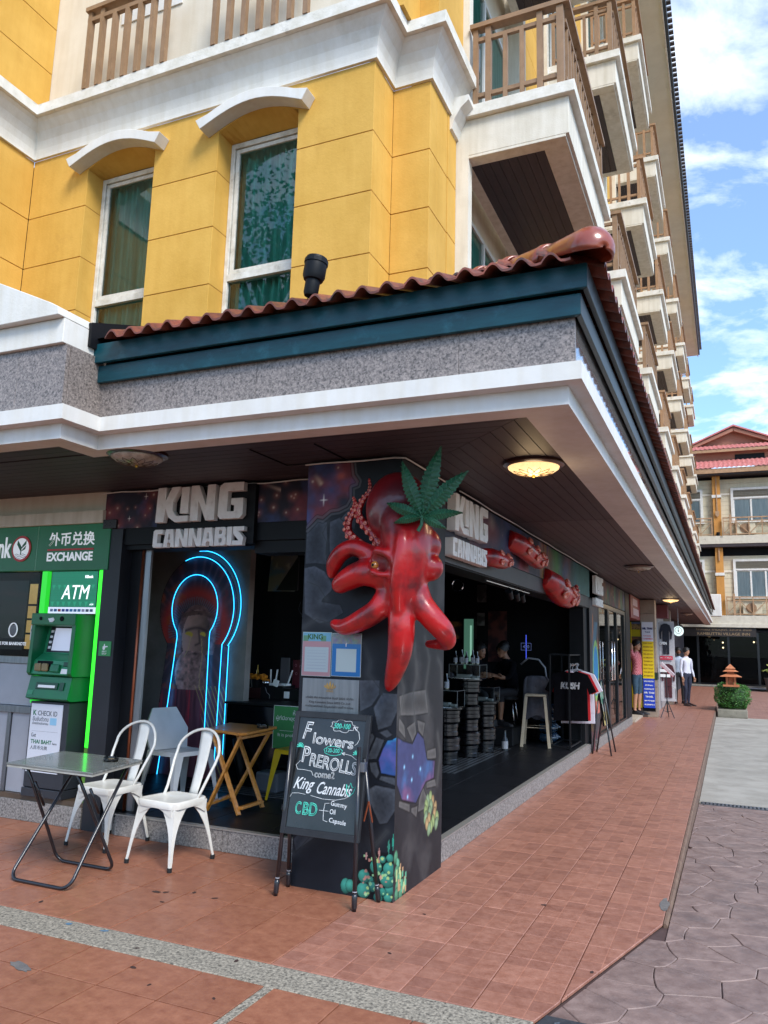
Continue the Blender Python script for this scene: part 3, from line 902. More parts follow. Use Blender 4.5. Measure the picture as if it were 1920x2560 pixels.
# black flashing at the left end of the tile roof
mb = MB(); mb.add([(-1.93, -1.0, 3.73), (-1.93, .5, 4.25), (-1.0, .5, 4.10), (-.3, .2, 3.98), (-.9, -.55, 3.78), (-1.5, -.86, 3.69), (-1.93, -.97, 3.62)], [(0, 1, 2, 3, 4, 5, 6)])
cb_(mb, 'flashing', M_['black'])
mb = MB(); mb.prism([(-1.02, 3.55), (-1.02, 3.72), (.5, 4.25), (.5, 3.55)], 'x', -1.93, -1.90); cb_(mb, 'flashing', M_['black'])
# pale gable of the bank canopy
mb = MB()
mb.prism([(-1.925, 3.503), (-1.925, 3.672), (-7, 3.672), (-7, 3.503)], 'y', -1.235, -.88)
mb.prism([(-1.925, 3.675), (-1.935, 3.73), (-2.0, 3.765), (-6.5, 5.75), (-7, 5.75), (-7, 3.675)], 'y', -1.29, -.95)
cb_(mb, 'gable_cornice', M_['band'], bevel=.004)

# floodlight on the roof
sl = empty('roof_floodlight', (-.285, -.88, 3.66), label='black cylindrical floodlight clamped to the tiled roof edge', cat='floodlight')
mb = MB(); T = Matrix.Rotation(.12, 3, 'Y') @ Matrix.Rotation(-.05, 3, 'X')
mb.lathe([(.001, .30), (.066, .302), (.07, .285), (.07, .18), (.06, .155), (.046, .15), (.046, .07), (.038, .05), (.001, .048)], (0, 0, 0), 20, T)
mb.build('lamp_housing', M_['black'], sl, smooth=True, auto=40)
mb = MB(); mb.lathe([(.071, .262), (.075, .262), (.075, .286), (.071, .286)], (0, 0, 0), 20, T); mb.build('rim', M_['black'], sl)
mb = MB(); mb.beam((.03, .0, .2), (.035, .02, .02), .03, .012).box(-.04, .0, -.02, .09, .08, .03).beam((.03, .02, .06), (.08, .05, .0), .02, .01); mb.build('bracket', M_['black'], sl)
mb = MB(); mb.tube([(0, 0, .05), (-.008, -.005, .03), (-.01, 0, -.01), (.0, .01, -.05), (.03, .03, -.06)], .004, 6); mb.build('cable', M_['black'], sl)

# ceiling lamps
m_lampg = pm('frosted_lamp_glass', H('#b5a99a'), H('#8f8377'), 24, .35, coat=.5)
m_lampon = pm('lit_lamp_glass', H('#ffe2a6'), H('#d9a85a'), 26, .4, emis=(1.0, .62, .28), estr=.55)
m_lrim = pm('lamp_rim', H('#3a1a12'), rough=.3, coat=.5)
m_brass = pm('brass', H('#b08a3a'), rough=.3, metal=.9)
def ceil_lamp(x, y, lit, label, r=.21):
    t = empty('ceiling_lamp', (x, y, ZS+.02), label=label, cat='ceiling lamp', group='round lamps under the canopy')
    mb = MB(); mb.lathe([(.001, 0), (r*1.02, 0), (r*1.02, -.018), (r*.9, -.03), (.001, -.03)], n=32); mb.build('lamp_rim', m_lrim, t, smooth=True, auto=40)
    mb = MB(); mb.lathe([(r*.86, -.03), (r*.84, -.042), (r*.7, -.062), (r*.45, -.078), (r*.15, -.086), (.001, -.087)], n=32); mb.build('lamp_shade', m_lampon if lit else m_lampg, t, smooth=True)
    mb = MB()
    for k in range(12):
        a = 2*PI*k/12; ca, sa = math.cos(a), math.sin(a)
        pts = [(ca*r*q+(-sa)*w, sa*r*q+ca*w, -z) for q, w, z in ((.2, 0, .088), (.4, .022, .083), (.62, .014, .073), (.7, 0, .066), (.62, -.014, .073), (.4, -.022, .083))]
        mb.tube(pts, .0022, 4, closed=True)
    mb.build('etched_pattern', pm('etched_line', H('#5a4c40'), rough=.6), t)
    mb = MB(); mb.ball((0, 0, -.094), .012, n=10, m=6); mb.build('finial', m_brass, t, smooth=True)
    if lit:
        li = bpy.data.lights.new('lamp_bulb', 'POINT'); li.energy = 1.2; li.color = (1, .72, .4); li.shadow_soft_size = .1
        lo = bpy.data.objects.new('lamp_bulb', li); COL.objects.link(lo); lo.parent = t; lo.location = (0, 0, -.13)
ceil_lamp(-1.79, -.60, False, 'unlit frosted ceiling lamp in the soffit left of the corner pillar')
ceil_lamp(.79, .52, True, 'glowing ceiling lamp under the canopy corner right of the leaf')
ceil_lamp(.78, 7.73, False, 'unlit ceiling lamp under the canopy further along the side walkway', .22)
ceil_lamp(.73, 15.9, True, 'small glowing ceiling lamp far down the walkway soffit', .22)
ceil_lamp(.76, 23.5, False, 'furthest unlit ceiling lamp near the inn entrance', .22)

# white conduit running along the top of the shop signs
mb = MB()
pts = [(-3.1, .46, 2.862)]
for k in range(14): pts.append((-3.05+k*.165, .455, 2.866+.006*math.sin(k*1.7)))
mb.tube(pts, .006, 6)
mb.tube([(-.75, -.02, 2.862), (-.6, -.018, 2.866), (-.3, -.018, 2.862), (-.05, -.02, 2.866), (.02, 0, 2.864), (.03, .1, 2.86), (.025, .5, 2.862), (.03, .88, 2.86)], .006, 6)
mb.tube([(.02, 1.2+k*.5, 2.862+.005*math.sin(k*2.1)) for k in range(16)], .006, 6)
tag(mb.build('sign_cable', M_['white'], smooth=True), 'thin white cable clipped along the top edge of the shop fascia', 'cable')
# ================================================================ HOTEL BUILDING
hotel = empty('hotel_building', (0, 0, 3.2), label='tall yellow and cream hotel with stacked balconies above the corner shop', cat='building')
def hb(mb, name, m, parent=None, **k):
    o = mb.build(name, m, None, **k); p = parent or hotel; o.parent = p
    if p is hotel: o.matrix_parent_inverse = Matrix.Translation((0, 0, -3.2))
    return o
core = MB()
core.prism([(-4.46, .515), (-.56, .515), (-.56, .92), (-.20, .92), (-.20, 1.62), (-.205, 37.5), (-12, 37.5), (-12, -1.25), (-4.485, -1.25), (-4.485, .515)], 'z', 3.3, 4.35)
core.prism([(-3.5, .9), (-.56, .92), (-.20, .92), (-.20, 1.62), (-.5, 1.7), (-.5, 37.5), (-12, 37.5), (-12, -1.25), (-4.485, -1.25), (-4.485, .9)], 'z', 4.35, 6.45)
hb(core, 'core_wall', M_['dark'])
GZ = [3.6, 4.185, 4.735, 5.293, 5.842, 6.50]
def blocks(mk, name='wall_panel', gz=GZ, m=None):
    for a, b in zip(gz[:-1], gz[1:]):
        mb = MB(); mk(mb, a+.004, b-.004); hb(mb, name, m or M_['yellow'], bevel=.003)
W1 = (-3.70, -2.86); W2 = (-2.12, -1.275)
for x0, x1 in ((-4.468, W1[0]), (W1[1], W2[0]), (W2[1], -.54)):
    blocks(lambda b, z0, z1: b.box(x0, .5, z0, x1, .72, z1))
# groove backing
mb = MB()
for x0, x1 in ((-4.468, W1[0]+.0), (W1[1], W2[0]), (W2[1], -.54)): mb.box(x0+.002, .508, 3.6, x1-.002, .71, 6.5)
mb.box(-.6, .55, 3.6, -.548, .9, 6.5).box(-.55, .913, 3.6, -.193, 1.2, 6.5).box(-.4, .95, 3.6, -.193, 1.61, 6.5)
mb.box(-4.6, -1.29, 3.6, -4.478, .5, 6.5)
m_groove = flat('groove_shadow_paint', H('#a8762a'), .8)
hb(mb, 'groove_backing', m_groove)
# under the windows, and heads
for x0, x1 in (W1, W2):
    mb = MB(); mb.box(x0, .502, 3.6, x1, .72, 4.35); hb(mb, 'wall_panel', M_['yellow'])
    # window head with a shallow arch
    n = 14; pts = []
    for k in range(n+1):
        t = k/n; pts.append((x0+(x1-x0)*t, 6.235+.12*math.sin(PI*t)))
    poly = pts+[(x1, 6.496), (x0, 6.496)]
    # arched front lip, flat soffit behind
    mb = MB()
    mb.add([(x, .5, z) for x, z in pts]+[(x, .72, 6.235+(z-6.235)*.15) for x, z in pts], [(i, i+1, n+2+i, n+1+i) for i in range(n)])
    mb.prism(poly, 'y', .5, .56)
    hb(mb, 'window_head', M_['yellow'], recalc=True)
    # hood moulding
    ho = []
    e = .11
    for k in range(n+1):
        t = k/n; x = (x0-e)+(x1-x0+2*e)*t; z = 6.20+.150*math.sin(PI*t); ho.append((x, z))
    hi = [(x+( .055 if k == len(ho)-1 else (-.055 if k == 0 else 0))*1.0, z+.098) for k, (x, z) in enumerate(ho)]
    mb = MB(); mb.prism(ho+hi[::-1], 'y', .355, .499); hb(mb, 'arched_hood', M_['white'], bevel=.004)
# sides
blocks(lambda b, z0, z1: b.box(-.58, .722, z0, -.540, .905, z1))
blocks(lambda b, z0, z1: b.box(-.539, .905, z0, -.185, 1.1, z1))
blocks(lambda b, z0, z1: b.box(-.3, 1.101, z0, -.185, 1.36, z1))
blocks(lambda b, z0, z1: b.box(-.3, 1.364, z0, -.178, 1.595, z1))
for (a, b_) in ((-.9, .498), (-1.3, -.91)):
    blocks(lambda b, z0, z1: b.box(-4.7, a, z0, -4.47, b_, z1))
GZ2 = [6.98, 7.60, 8.145, 8.69, 9.24, 9.8, 10.3]
mb = MB(); mb.box(-4.7, -1.29, 6.97, -4.478, .59, 11); hb(mb, 'groove_backing', m_groove)
for (a, b_) in ((-1.3, .597),):
    blocks(lambda b, z0, z1: b.box(-4.7, a, z0, -4.47, b_, z1), gz=GZ2)
# flared band between the floors
pth = [(-8, -1.3), (-4.47, -1.3), (-4.47, .5), (-.54, .5), (-.54, .905), (-.185, .905), (-.185, 1.597)]
prof = [(0, 6.497), (.028, 6.499), (.028, 6.535), (.033, 6.60), (.05, 6.68), (.085, 6.76), (.135, 6.83), (.165, 6.858), (.205, 6.861), (.205, 6.972), (-.25, 6.974)]
mb = MB(); sweep(mb, pth, prof[:7]+[(.165, 6.858), (.1, 6.86)]); hb(mb, 'floor_band', M_['band'])
mb = MB(); sweep(mb, pth, [(.0, 6.859), (.205, 6.862), (.205, 6.972), (-.3, 6.975)]); hb(mb, 'band_ledge', M_['ledge'], bevel=.004)
# upper front wall
mb = MB(); mb.box(-6, .60, 6.975, -.62, .9, 11); hb(mb, 'upper_wall', M_['beige']); hb(MB().box(-8, -1.3, 3.5, -4.71, -1.2, 11), 'front_wing_wall', M_['yellow'])
mb = MB(); mb.box(-.62, .52, 6.976, -.30, .9, 11); hb(mb, 'corner_pier', M_['yellow'])
mb = MB(); mb.box(-.6, .905, 6.976, -.12, 1.598, 11); hb(mb, 'corner_pier', M_['yellow'])
for xa, xb in ((-3.68, -2.65), (-2.13, -1.10)):
    # recess openings behind the rails
    mb = MB(); mb.box(xa+.15, .585, 7.9, xb-.1, .597, 9.3); hb(mb, 'opening_panel', M_['white'])
    rl = hb(MB().box(xa-.01, .26, 7.835, xb+.01, .36, 7.88), 'window_railing', M_['rail'])
    rl.name = 'window_railing'
    for x in [xa+.03+i*(xb-xa-.06)/6 for i in range(7)]:
        tall = x < xa+.25 or x > xb-.25
        hb(MB().box(x-.024, .285, 6.976, x+.024, .335, 7.834 if tall else 7.73), 'baluster', M_['rail'], rl)
    hb(MB().box(xa, .288, 7.731, xb, .332, 7.775), 'mid_rail', M_['rail'], rl)

# windows of the yellow wall
def win(x0, x1):
    y = .705; zt = 6.232; zm0, zm1 = 4.84, 4.905
    fr = MB(); t = .045
    fr.box(x0+.002, y, 4.3, x0+t, y+.07, zt).box(x1-t, y, 4.3, x1-.002, y+.07, zt).box(x0+t, y, zt-.05, x1-t, y+.07, zt)
    fr.box(x0+t, y-.006, zm0, x1-t, y+.07, zm1).box(x0+t, y, 4.3, x1-t, y+.07, 4.36)
    f = hb(fr, 'window', M_['winframe'], bevel=.003)
    sb = MB(); a, b_ = x0+t+.008, x1-t-.008; s = .038
    sb.box(a, y+.012, zm1+.01, a+s, y+.05, zt-.06).box(b_-s, y+.012, zm1+.01, b_, y+.05, zt-.06).box(a+s, y+.012, zt-.06-s, b_-s, y+.05, zt-.06).box(a+s, y+.012, zm1+.01, b_-s, y+.05, zm1+.01+s)
    hb(sb, 'sash', M_['winframe'], f, bevel=.002)
    hb(MB().box(x0+t, y+.058, 4.36, x1-t, y+.062, zt-.05), 'gasket', M_['black'], f) if False else None
    hb(MB().quad((a+s, y+.03, zm1+.05), (b_-s, y+.03, zm1+.05), (b_-s, y+.03, zt-.06-s), (a+s, y+.03, zt-.06-s)), 'pane', M_['glass'], f, recalc=False)
    hb(MB().quad((x0+t, y+.03, 4.36), (x1-t, y+.03, 4.36), (x1-t, y+.03, zm0), (x0+t, y+.03, zm0)), 'pane', M_['glass'], f, recalc=False)
    cu = MB(); A = []; B_ = []
    n = 70
    for k in range(n+1):
        x = x0+(x1-x0)*k/n; yy = y+.14+.035*math.sin(k*.95)+.02*math.sin(k*.37); A.append((x, yy, 4.3)); B_.append((x, yy+.004*math.sin(k), 6.24))
    cu.sheet(A, B_); hb(cu, 'curtain', M_['curtain'], f, smooth=True)
win(*W1); win(*W2)

# side wall with balconies
YS = [1.6, 5.45, 9.45, 13.55, 17.65, 22.0, 26.2, 30.4, 34.6]
FZ = [6.15, 9.50, 12.98]
LEN = 2.25
TOP = 16.55
# yellow bays between the balconies
bays = []
for i, y in enumerate(YS):
    bays.append((y+LEN+.35, (YS[i+1]-.12) if i+1 < len(YS) else 37.2))
mb = MB(); mb.box(-.4, 1.62, 3.6, -.30, 37.2, TOP)
hb(mb, 'recess_wall', M_['beige'])
k = 0
for a, b_ in bays:
    for z0 in [3.6]+GZ[1:-1]+[6.5+.58*j for j in range(18)]:
        pass
    gzs = [3.6+.56*j for j in range(24)]
    mbb = MB()
    mbb.box(-.29, a, 3.6, -.20, b_, TOP); hb(mbb, 'groove_backing', m_groove)
    for z0, z1 in zip(gzs[:-1], gzs[1:]):
        if z0 < 16.3:
            mb = MB(); mb.box(-.30, a, z0+.004, -.19, b_, z1-.004); hb(mb, 'wall_panel', M_['yellow'])
for i, y in enumerate(YS):
    for yy in (y-.001 if i == 0 else y-.12, y+LEN+.0):
        mb = MB(); mb.box(-.33, yy, 3.6, -.055 if i == 0 and yy < y+1 else -.06, yy+.12 if yy != y-.001 else yy+.11, TOP); hb(mb, 'pilaster', M_['cream'])
    # sliding windows in the recess
    for z0, zt in ((3.75, 5.95), (6.75, 8.95), (10.1, 12.3), (13.5, 15.9)):
        if i > 4 and z0 < 5: continue
        ya, yb = y+.22, y+LEN-.12
        fr = MB(); x = -.298; t = .05
        fr.box(x, ya, z0, x+.05, ya+t, zt).box(x, yb-t, z0, x+.05, yb, zt).box(x, ya+t, zt-t, x+.05, yb-t, zt).box(x, (ya+yb)/2-.03, z0, x+.055, (ya+yb)/2+.03, zt-t)
        f = hb(fr, 'window', M_['white'])
        hb(MB().quad((x+.03, ya+t, z0), (x+.03, yb-t, z0), (x+.03, yb-t, zt-t), (x+.03, ya+t, zt-t)), 'pane', M_['glass'], f, recalc=False)
        hb(MB().quad((x+.006, ya+t, z0), (x+.006, yb-t, z0), (x+.006, yb-t, zt-t), (x+.006, ya+t, zt-t)), 'curtain', M_['curtain'], f, recalc=False)

# balcony prototype: origin at wall corner (x 0, y start, z underside)
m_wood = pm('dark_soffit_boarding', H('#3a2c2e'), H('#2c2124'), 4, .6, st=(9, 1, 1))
def balcony_parts(detail):
    sl_ = MB()
    x0, x1 = -.17, .885; L_ = LEN
    # box beams round the rim
    sl_.box(x0, 0, .03, x1, L_, .40)
    sl_.box(x0, .0, .0, x1-.03, .14, .028).box(x1-.25, .14, 0, x1-.03, L_-.14, .028).box(x0, L_-.14, 0, x1-.03, L_-.03, .028).box(x0, .14, 0, x0+.10, L_-.14, .028)
    lg = MB(); lg.box(x0, -.055, .402, x1+.065, L_+.055, .515)
    so = MB()
    nb = 8
    for i in range(nb):
        a = x0+.10+(x1-.35-x0)*i/nb; b = x0+.10+(x1-.35-x0)*(i+1)/nb-.004; so.box(a, .141, .006, b, L_-.141, .02)
    return sl_, lg, so
RAILZ = .515
def rail_pieces():
    x0, x1 = -.02, .91; y0, y1 = -.02, LEN+.02; z = RAILZ; out = []
    def post(x, y, w, h, kind='baluster'): out.append((kind, MB().box(x-w/2, y-w/2, z+.001, x+w/2, y+w/2, z+h)))
    H_ = .86
    for x, w, h in ((x0+.03, .05, .83), (.135, .055, .83), (.30, .042, .70), (.46, .042, .70), (.63, .055, .83), (.82, .065, .83)):
        post(x, y0+.03, w, h)
    out.append(('top_rail', MB().box(x0-.02, y0-.02, z+.832, x1, y0+.075, z+.88)))
    out.append(('mid_rail', MB().box(x0+.03, y0+.012, z+.70, .81, y0+.048, z+.74)))
    out.append(('bottom_rail', MB().box(x0+.03, y0+.012, z+.10, .81, y0+.048, z+.14)))
    n = 15
    for k in range(1, n):
        y = y0+.03+(y1-y0-.06)*k/n; tall = k in (4, 5, 10, 11)
        out.append(('baluster', MB().box(.835, y-.014, z+.001, .863, y+.014, z+(.83 if tall else .70))))
    post(.85, y1-.03, .05, .83)
    out.append(('top_rail', MB().box(.80, y0+.078, z+.832, x1, y1, z+.88)))
    out.append(('mid_rail', MB().box(.832, y0+.078, z+.70, .866, y1-.05, z+.735)))
    out.append(('bottom_rail', MB().box(.832, y0+.078, z+.10, .866, y1-.05, z+.135)))
    return out
s_, l_, so_ = balcony_parts(True)
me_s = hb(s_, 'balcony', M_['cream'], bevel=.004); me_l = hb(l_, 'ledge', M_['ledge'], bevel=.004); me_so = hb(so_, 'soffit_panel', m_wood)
pcs = rail_pieces()
meshes = []
for nm, mbp in pcs:
    o = mbp.build(nm, M_['rail']); meshes.append((nm, o.data)); bpy.data.objects.remove(o)
joined = MB()
for nm, mbp in pcs: joined.add(mbp.v, mbp.f)
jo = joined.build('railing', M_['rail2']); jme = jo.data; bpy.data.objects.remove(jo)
def put_balcony(y, z, detail, first=False):
    if first: b = me_s
    else: b = inst(me_s, hotel, (0, 0, 0))
    b.matrix_parent_inverse = Matrix.Translation((0, 0, -3.2)); b.location = (0, y, z)
    for src in (me_l, me_so):
        if first: src.parent = b; src.matrix_parent_inverse = Matrix.Identity(4)
        else: inst(src, b)
    if detail:
        for nm, me in meshes:
            o = bpy.data.objects.new(nm, me); COL.objects.link(o); o.parent = b
    else:
        o = bpy.data.objects.new('railing', jme); COL.objects.link(o); o.parent = b
    if not b.modifiers:
        md = b.modifiers.new('bevel', 'BEVEL'); md.width = .004; md.segments = 1
    return b
fst = True
for zi, z in enumerate(FZ):
    for yi, y in enumerate(YS):
        put_balcony(y, z, (yi < 2 and zi < 2) or (zi == 0 and yi == 2), fst); fst = False
for yi, y in enumerate(YS[:9]):
    pass
# flare where the wall meets the first balcony
mb = MB(); sweep(mb, [(-.185, 1.4), (-.185, 1.6)], [(0, 6.35), (.03, 6.36), (.05, 6.45), (.11, 6.55), (.19, 6.62), (.19, 6.67), (0, 6.67)]); hb(mb, 'band_return', M_['band'])
# eaves
ev = MB(); ev.box(-.5, -1.5, 16.58, 1.19, 36.3, 16.64); hb(ev, 'eave_soffit', pm('pale_eave_paint', H('#e2e0d2'), H('#d8d5c6'), 2, .8))
ev = MB(); ev.box(1.192, -1.5, 16.50, 1.23, 36.3, 16.78); hb(ev, 'eave_fascia', M_['cream'])
ev = MB(); ev.box(1.232, -1.5, 16.60, 1.30, 36.3, 16.92); hb(ev, 'eave_gutter', pm('dark_gutter', H('#24323a'), H('#1c2a30'), 3, .4))
ev = MB(); ev.add([(1.28, -1.5, 16.93), (-4, -1.5, 19.2), (-4, 36.3, 19.2), (1.28, 36.3, 16.93)], [(0, 1, 2, 3)]); hb(ev, 'roof', M_['rooftile'])
ev = MB()
for k in range(190):
    y = -1.5+k*.2; ev.box(1.22, y, 16.925, 1.40, y+.12, 16.965)
o = hb(ev, 'eave_roof_tiles', pm('grey_roof_tile', H('#5a5450'), H('#3e3a38'), 5, .6)); tag(o, kind='stuff')

# ================================================================ GLAZED SHOPFRONT BEYOND THE PAINTED PILLAR
m_blackal = pm('black_aluminium', H('#14161b'), H('#101217'), 5, .3)
sf2 = empty('glazed_shopfront', (-.05, 9.1, .16), label='black framed glass doors of the neighbouring shop past the painted pillar', cat='shopfront')
def kid(mb, name, m, root, **k):
    o = mb.build(name, m, None, **k); o.parent = root; o.matrix_parent_inverse = Matrix.Translation(root.location).inverted(); return o
mb = MB(); mb.box(-.10, 9.1, .16, -.04, 9.18, 2.42).box(-.10, 12.75, .16, -.04, 12.95, 2.42).box(-.10, 9.18, 2.34, -.04, 12.75, 2.42).box(-.10, 9.18, .16, -.04, 12.75, .20)
mb.box(-.10, 10.25, .20, -.04, 10.35, 2.34).box(-.10, 10.36, .20, -.04, 10.46, 2.34).box(-.10, 11.5, .20, -.04, 11.6, 2.34)
kid(mb, 'door_frame', m_blackal, sf2)
for a, b_ in ((9.18, 10.25), (10.46, 11.5), (11.6, 12.75)):
    kid(MB().quad((-.07, a, .2), (-.07, b_, .2), (-.07, b_, 2.34), (-.07, a, 2.34)), 'pane', M_['darkglass'], sf2, recalc=False)
for y in (10.18, 10.52):
    kid(MB().tube([(-.04, y, 1.05), (.03, y, 1.05), (.03, y, 1.75), (-.04, y, 1.75)], .014, 8), 'door_handle', M_['chrome'], sf2, smooth=True)
kid(MB().box(-.6, 9.0, .05, -.15, 13.0, .158), 'door_sill', m_blackal, sf2)
kid(MB().box(-1.6, 9.1, .16, -1.55, 13.0, 2.8), 'inner_wall', M_['dark'], sf2)
kid(MB().box(-1.55, 9.1, .10, -.12, 13.0, .155), 'inner_floor', M_['shopfloor'], sf2)
# black pier after the glass
pier = MB(); pier.box(-.3, 12.96, 0, -.03, 13.75, 2.86)
tag(pier.build('dark_pier', M_['black'], bevel=.005), 'tall plain black pier between the glass doors and the red shop sign', 'pillar')
# ================================================================ FAR INN
inn = empty('inn_building', (2.5, 37.2, 0), label='cream inn with orange pilasters and pink tiled roofs closing the lane', cat='building')
def ib(mb, name, m, parent=None, **k):
    o = mb.build(name, m, None, **k); p = parent or inn; o.parent = p
    if p is inn: o.matrix_parent_inverse = Matrix.Translation(inn.location).inverted()
    return o
M_['lobbyglass'] = glass('lobby_glass', (.3, .32, .35), 1.22)
m_icream = pm('inn_cream_boards', H('#cfc6ae'), H('#c4bba2'), 3, .8, streak=.05)
m_iorange = pm('inn_orange_paint', H('#c68b42'), H('#b87f3a'), 3, .7)
m_ipink = pm('faded_pink_roof_tile', H('#cc8480'), H('#b86d69'), 7, .55, dirt=H('#c98f88'), dscale=5, dlo=.5, dhi=.7)
m_iwood = pm('inn_rail_wood', H('#b08d6c'), H('#9b7a5b'), 6, .6)
m_iwhite = pm('inn_stained_concrete', H('#cdc6b6'), H('#bdb5a5'), 5, .75, dirt=H('#4f4c47'), dscale=2.2, dlo=.62, dhi=.70)
m_gable = pm('faded_gable_boards', H('#a87a66'), H('#9a6c59'), 4, .8, st=(1, 1, 12))
Y0 = 37.0
# upper walls as boards
for fz in (3.45, 7.35):
    for k in range(13):
        mb = MB(); mb.box(-3, Y0+.5, fz+k*.225, 16, Y0+.62, fz+k*.225+.218)
        ib(mb, 'wall_board', m_icream)
ib(MB().box(-3, Y0+.56, 3.0, 16, Y0+.9, 10.6), 'inn_wall', M_['dark'])
for fz in (3.45, 7.35): ib(MB().box(-3, Y0+.46, fz+2.1, 16, Y0+.52, fz+2.2), 'string_course', M_['cream'])
# floor slabs / bands
ib(MB().box(-3, Y0-.02, 2.86, 16, Y0+1.0, 3.40), 'floor_band', m_iwhite, bevel=.01)
ib(MB().box(-3, Y0-.08, 2.82, 16, Y0+.9, 3.0), 'floor_band', m_iwhite, bevel=.01)
ib(MB().box(-3, Y0+.0, 6.93, 16, Y0+1.0, 7.33), 'floor_band', m_iwhite, bevel=.01)
ib(MB().box(-3, Y0+.02, 6.78, 16, Y0+.9, 6.925), 'floor_soffit', M_['soffit_dk'])
for cx in (1.77, 6.4, 11):
    for fz, zt in ((3.41, 6.77), (7.34, 10.4)):
        ib(MB().box(cx-.18, Y0+.2, fz, cx+.18, Y0+.48, zt), 'orange_pilaster', m_iorange)
        ib(MB().box(cx-.22, Y0+.16, fz+1.96, cx+.22, Y0+.5, fz+2.10), 'pilaster_cap', M_['white'])
    ib(MB().beam((cx, Y0+.15, 10.5), (cx, Y0+.17, 8.6), .035, .05).add([(cx-.09, Y0+.13, 8.6), (cx+.09, Y0+.13, 8.6), (cx+.09, Y0+.13, 8.4), (cx, Y0+.13, 8.3), (cx-.09, Y0+.13, 8.4)], [(0, 1, 2, 3, 4)]), 'bracket', m_iwood)
    ib(MB().lathe([(.001, 0), (.07, 0), (.09, .18), (.001, .18)], (cx, Y0+.1, 7.34), 10), 'plant_pot', M_['black'])
    ib(MB().beam((cx, Y0+.15, 6.75), (cx, Y0+.15, 6.1), .06, .06), 'bracket', m_iwood)
def iwin(x0, x1, z0, z1, panes, nm='window'):
    y = Y0+.40
    f = MB(); t = .12
    f.box(x0, y, z0, x0+t, y+.1, z1).box(x1-t, y, z0, x1, y+.1, z1).box(x0+t, y, z1-t, x1-t, y+.1, z1).box(x0-.05, y-.03, z0-.1, x1+.05, y+.1, z0)
    f.box(x0+t, y, z1-.56, x1-t, y+.1, z1-.48)
    fo = ib(f, nm, M_['white'])
    for k in range(5): ib(MB().box(x0+t, y+.02, z1-.46+k*.068, x1-t, y+.05, z1-.46+k*.068+.045), 'louvre', pm('louvre_grey', H('#6d675b'), rough=.6) if k == 0 and 'louvre_grey' not in bpy.data.materials else bpy.data.materials['louvre_grey'], fo)
    w = (x1-x0-2*t)/panes
    for k in range(panes):
        a = x0+t+k*w
        ib(MB().box(a, y+.03, z0, a+.04, y+.07, z1-.56).box(a+w-.04, y+.03, z0, a+w, y+.07, z1-.56).box(a+.04, y+.03, z1-.6, a+w-.04, y+.07, z1-.56), 'sash', M_['white'], fo)
        ib(MB().quad((a+.04, y+.05, z0), (a+w-.04, y+.05, z0), (a+w-.04, y+.05, z1-.6), (a+.04, y+.05, z1-.6)), 'pane', M_['clear'], fo, recalc=False)
        A = [(a+.04+(w-.08)*q/20, y+.085+.01*math.sin(q*2.2), z0) for q in range(21)]; B_ = [(p[0], p[1], z1-.6) for p in A]
        ib(MB().sheet(A, B_), 'curtain', M_['curtain_w'], fo, smooth=True)
iwin(2.42, 4.25, 8.12, 9.8, 2); iwin(-.6, 1.12, 8.12, 9.8, 2)
iwin(2.38, 4.6, 4.35, 6.2, 3); iwin(-.6, 1.08, 4.35, 6.2, 2)
iwin(7.2, 9.2, 8.12, 9.8, 2); iwin(7.2, 9.2, 4.35, 6.2, 2)
# cross-braced railings
for fz in (3.41, 7.34):
    x = -1.2
    for (a, b_) in ((-2.2, 1.5), (2.02, 6.1), (6.7, 11)):
        r = ib(MB().box(a, Y0+.02, fz+.86, b_, Y0+.08, fz+.92), 'balcony_railing', m_iwood)
        ib(MB().box(a, Y0+.03, fz+.04, b_, Y0+.07, fz+.09), 'bottom_rail', m_iwood, r)
        ib(MB().box(a, Y0+.03, fz+.70, b_, Y0+.07, fz+.74), 'mid_rail', m_iwood, r)
        n = int((b_-a)/.52)
        for k in range(n+1):
            xx = a+(b_-a)*k/n; ib(MB().box(xx-.025, Y0+.025, fz+.0, xx+.025, Y0+.075, fz+.92), 'baluster', m_iwood, r)
        for k in range(0, n, 1):
            xa = a+(b_-a)*k/n; xb = a+(b_-a)*(k+1)/n
            if k % 3 == 0 and False: continue
            ib(MB().beam((xa, Y0+.05, fz+.09), (xb, Y0+.05, fz+.70), .035, .03), 'diagonal_brace', m_iwood, r) if k % 2 == 0 else ib(MB().beam((xa, Y0+.05, fz+.70), (xb, Y0+.05, fz+.09), .035, .03), 'diagonal_brace', m_iwood, r)
        ib(MB().box(2.3 if a > 1 and a < 3 else a+.8, Y0-.01, fz, (2.3 if a > 1 and a < 3 else a+.8)+.1, Y0+.09, fz+1.05), 'newel_post', m_iwood, r)
# air conditioners behind the rails
for (cx, fz) in ((3.15, 3.41), (3.05, 7.34)):
    a = ib(MB().box(cx-.42, Y0+.12, fz+.05, cx+.42, Y0+.38, fz+.66), 'air_conditioner', m_icream, bevel=.01)
    ib(MB().lathe([(.001, 0), (.24, 0), (.24, .015), (.001, .015)], (cx-.05, Y0+.12, fz+.36), 20, Matrix.Rotation(PI/2, 3, 'X')), 'fan_grille', M_['rail'], a)
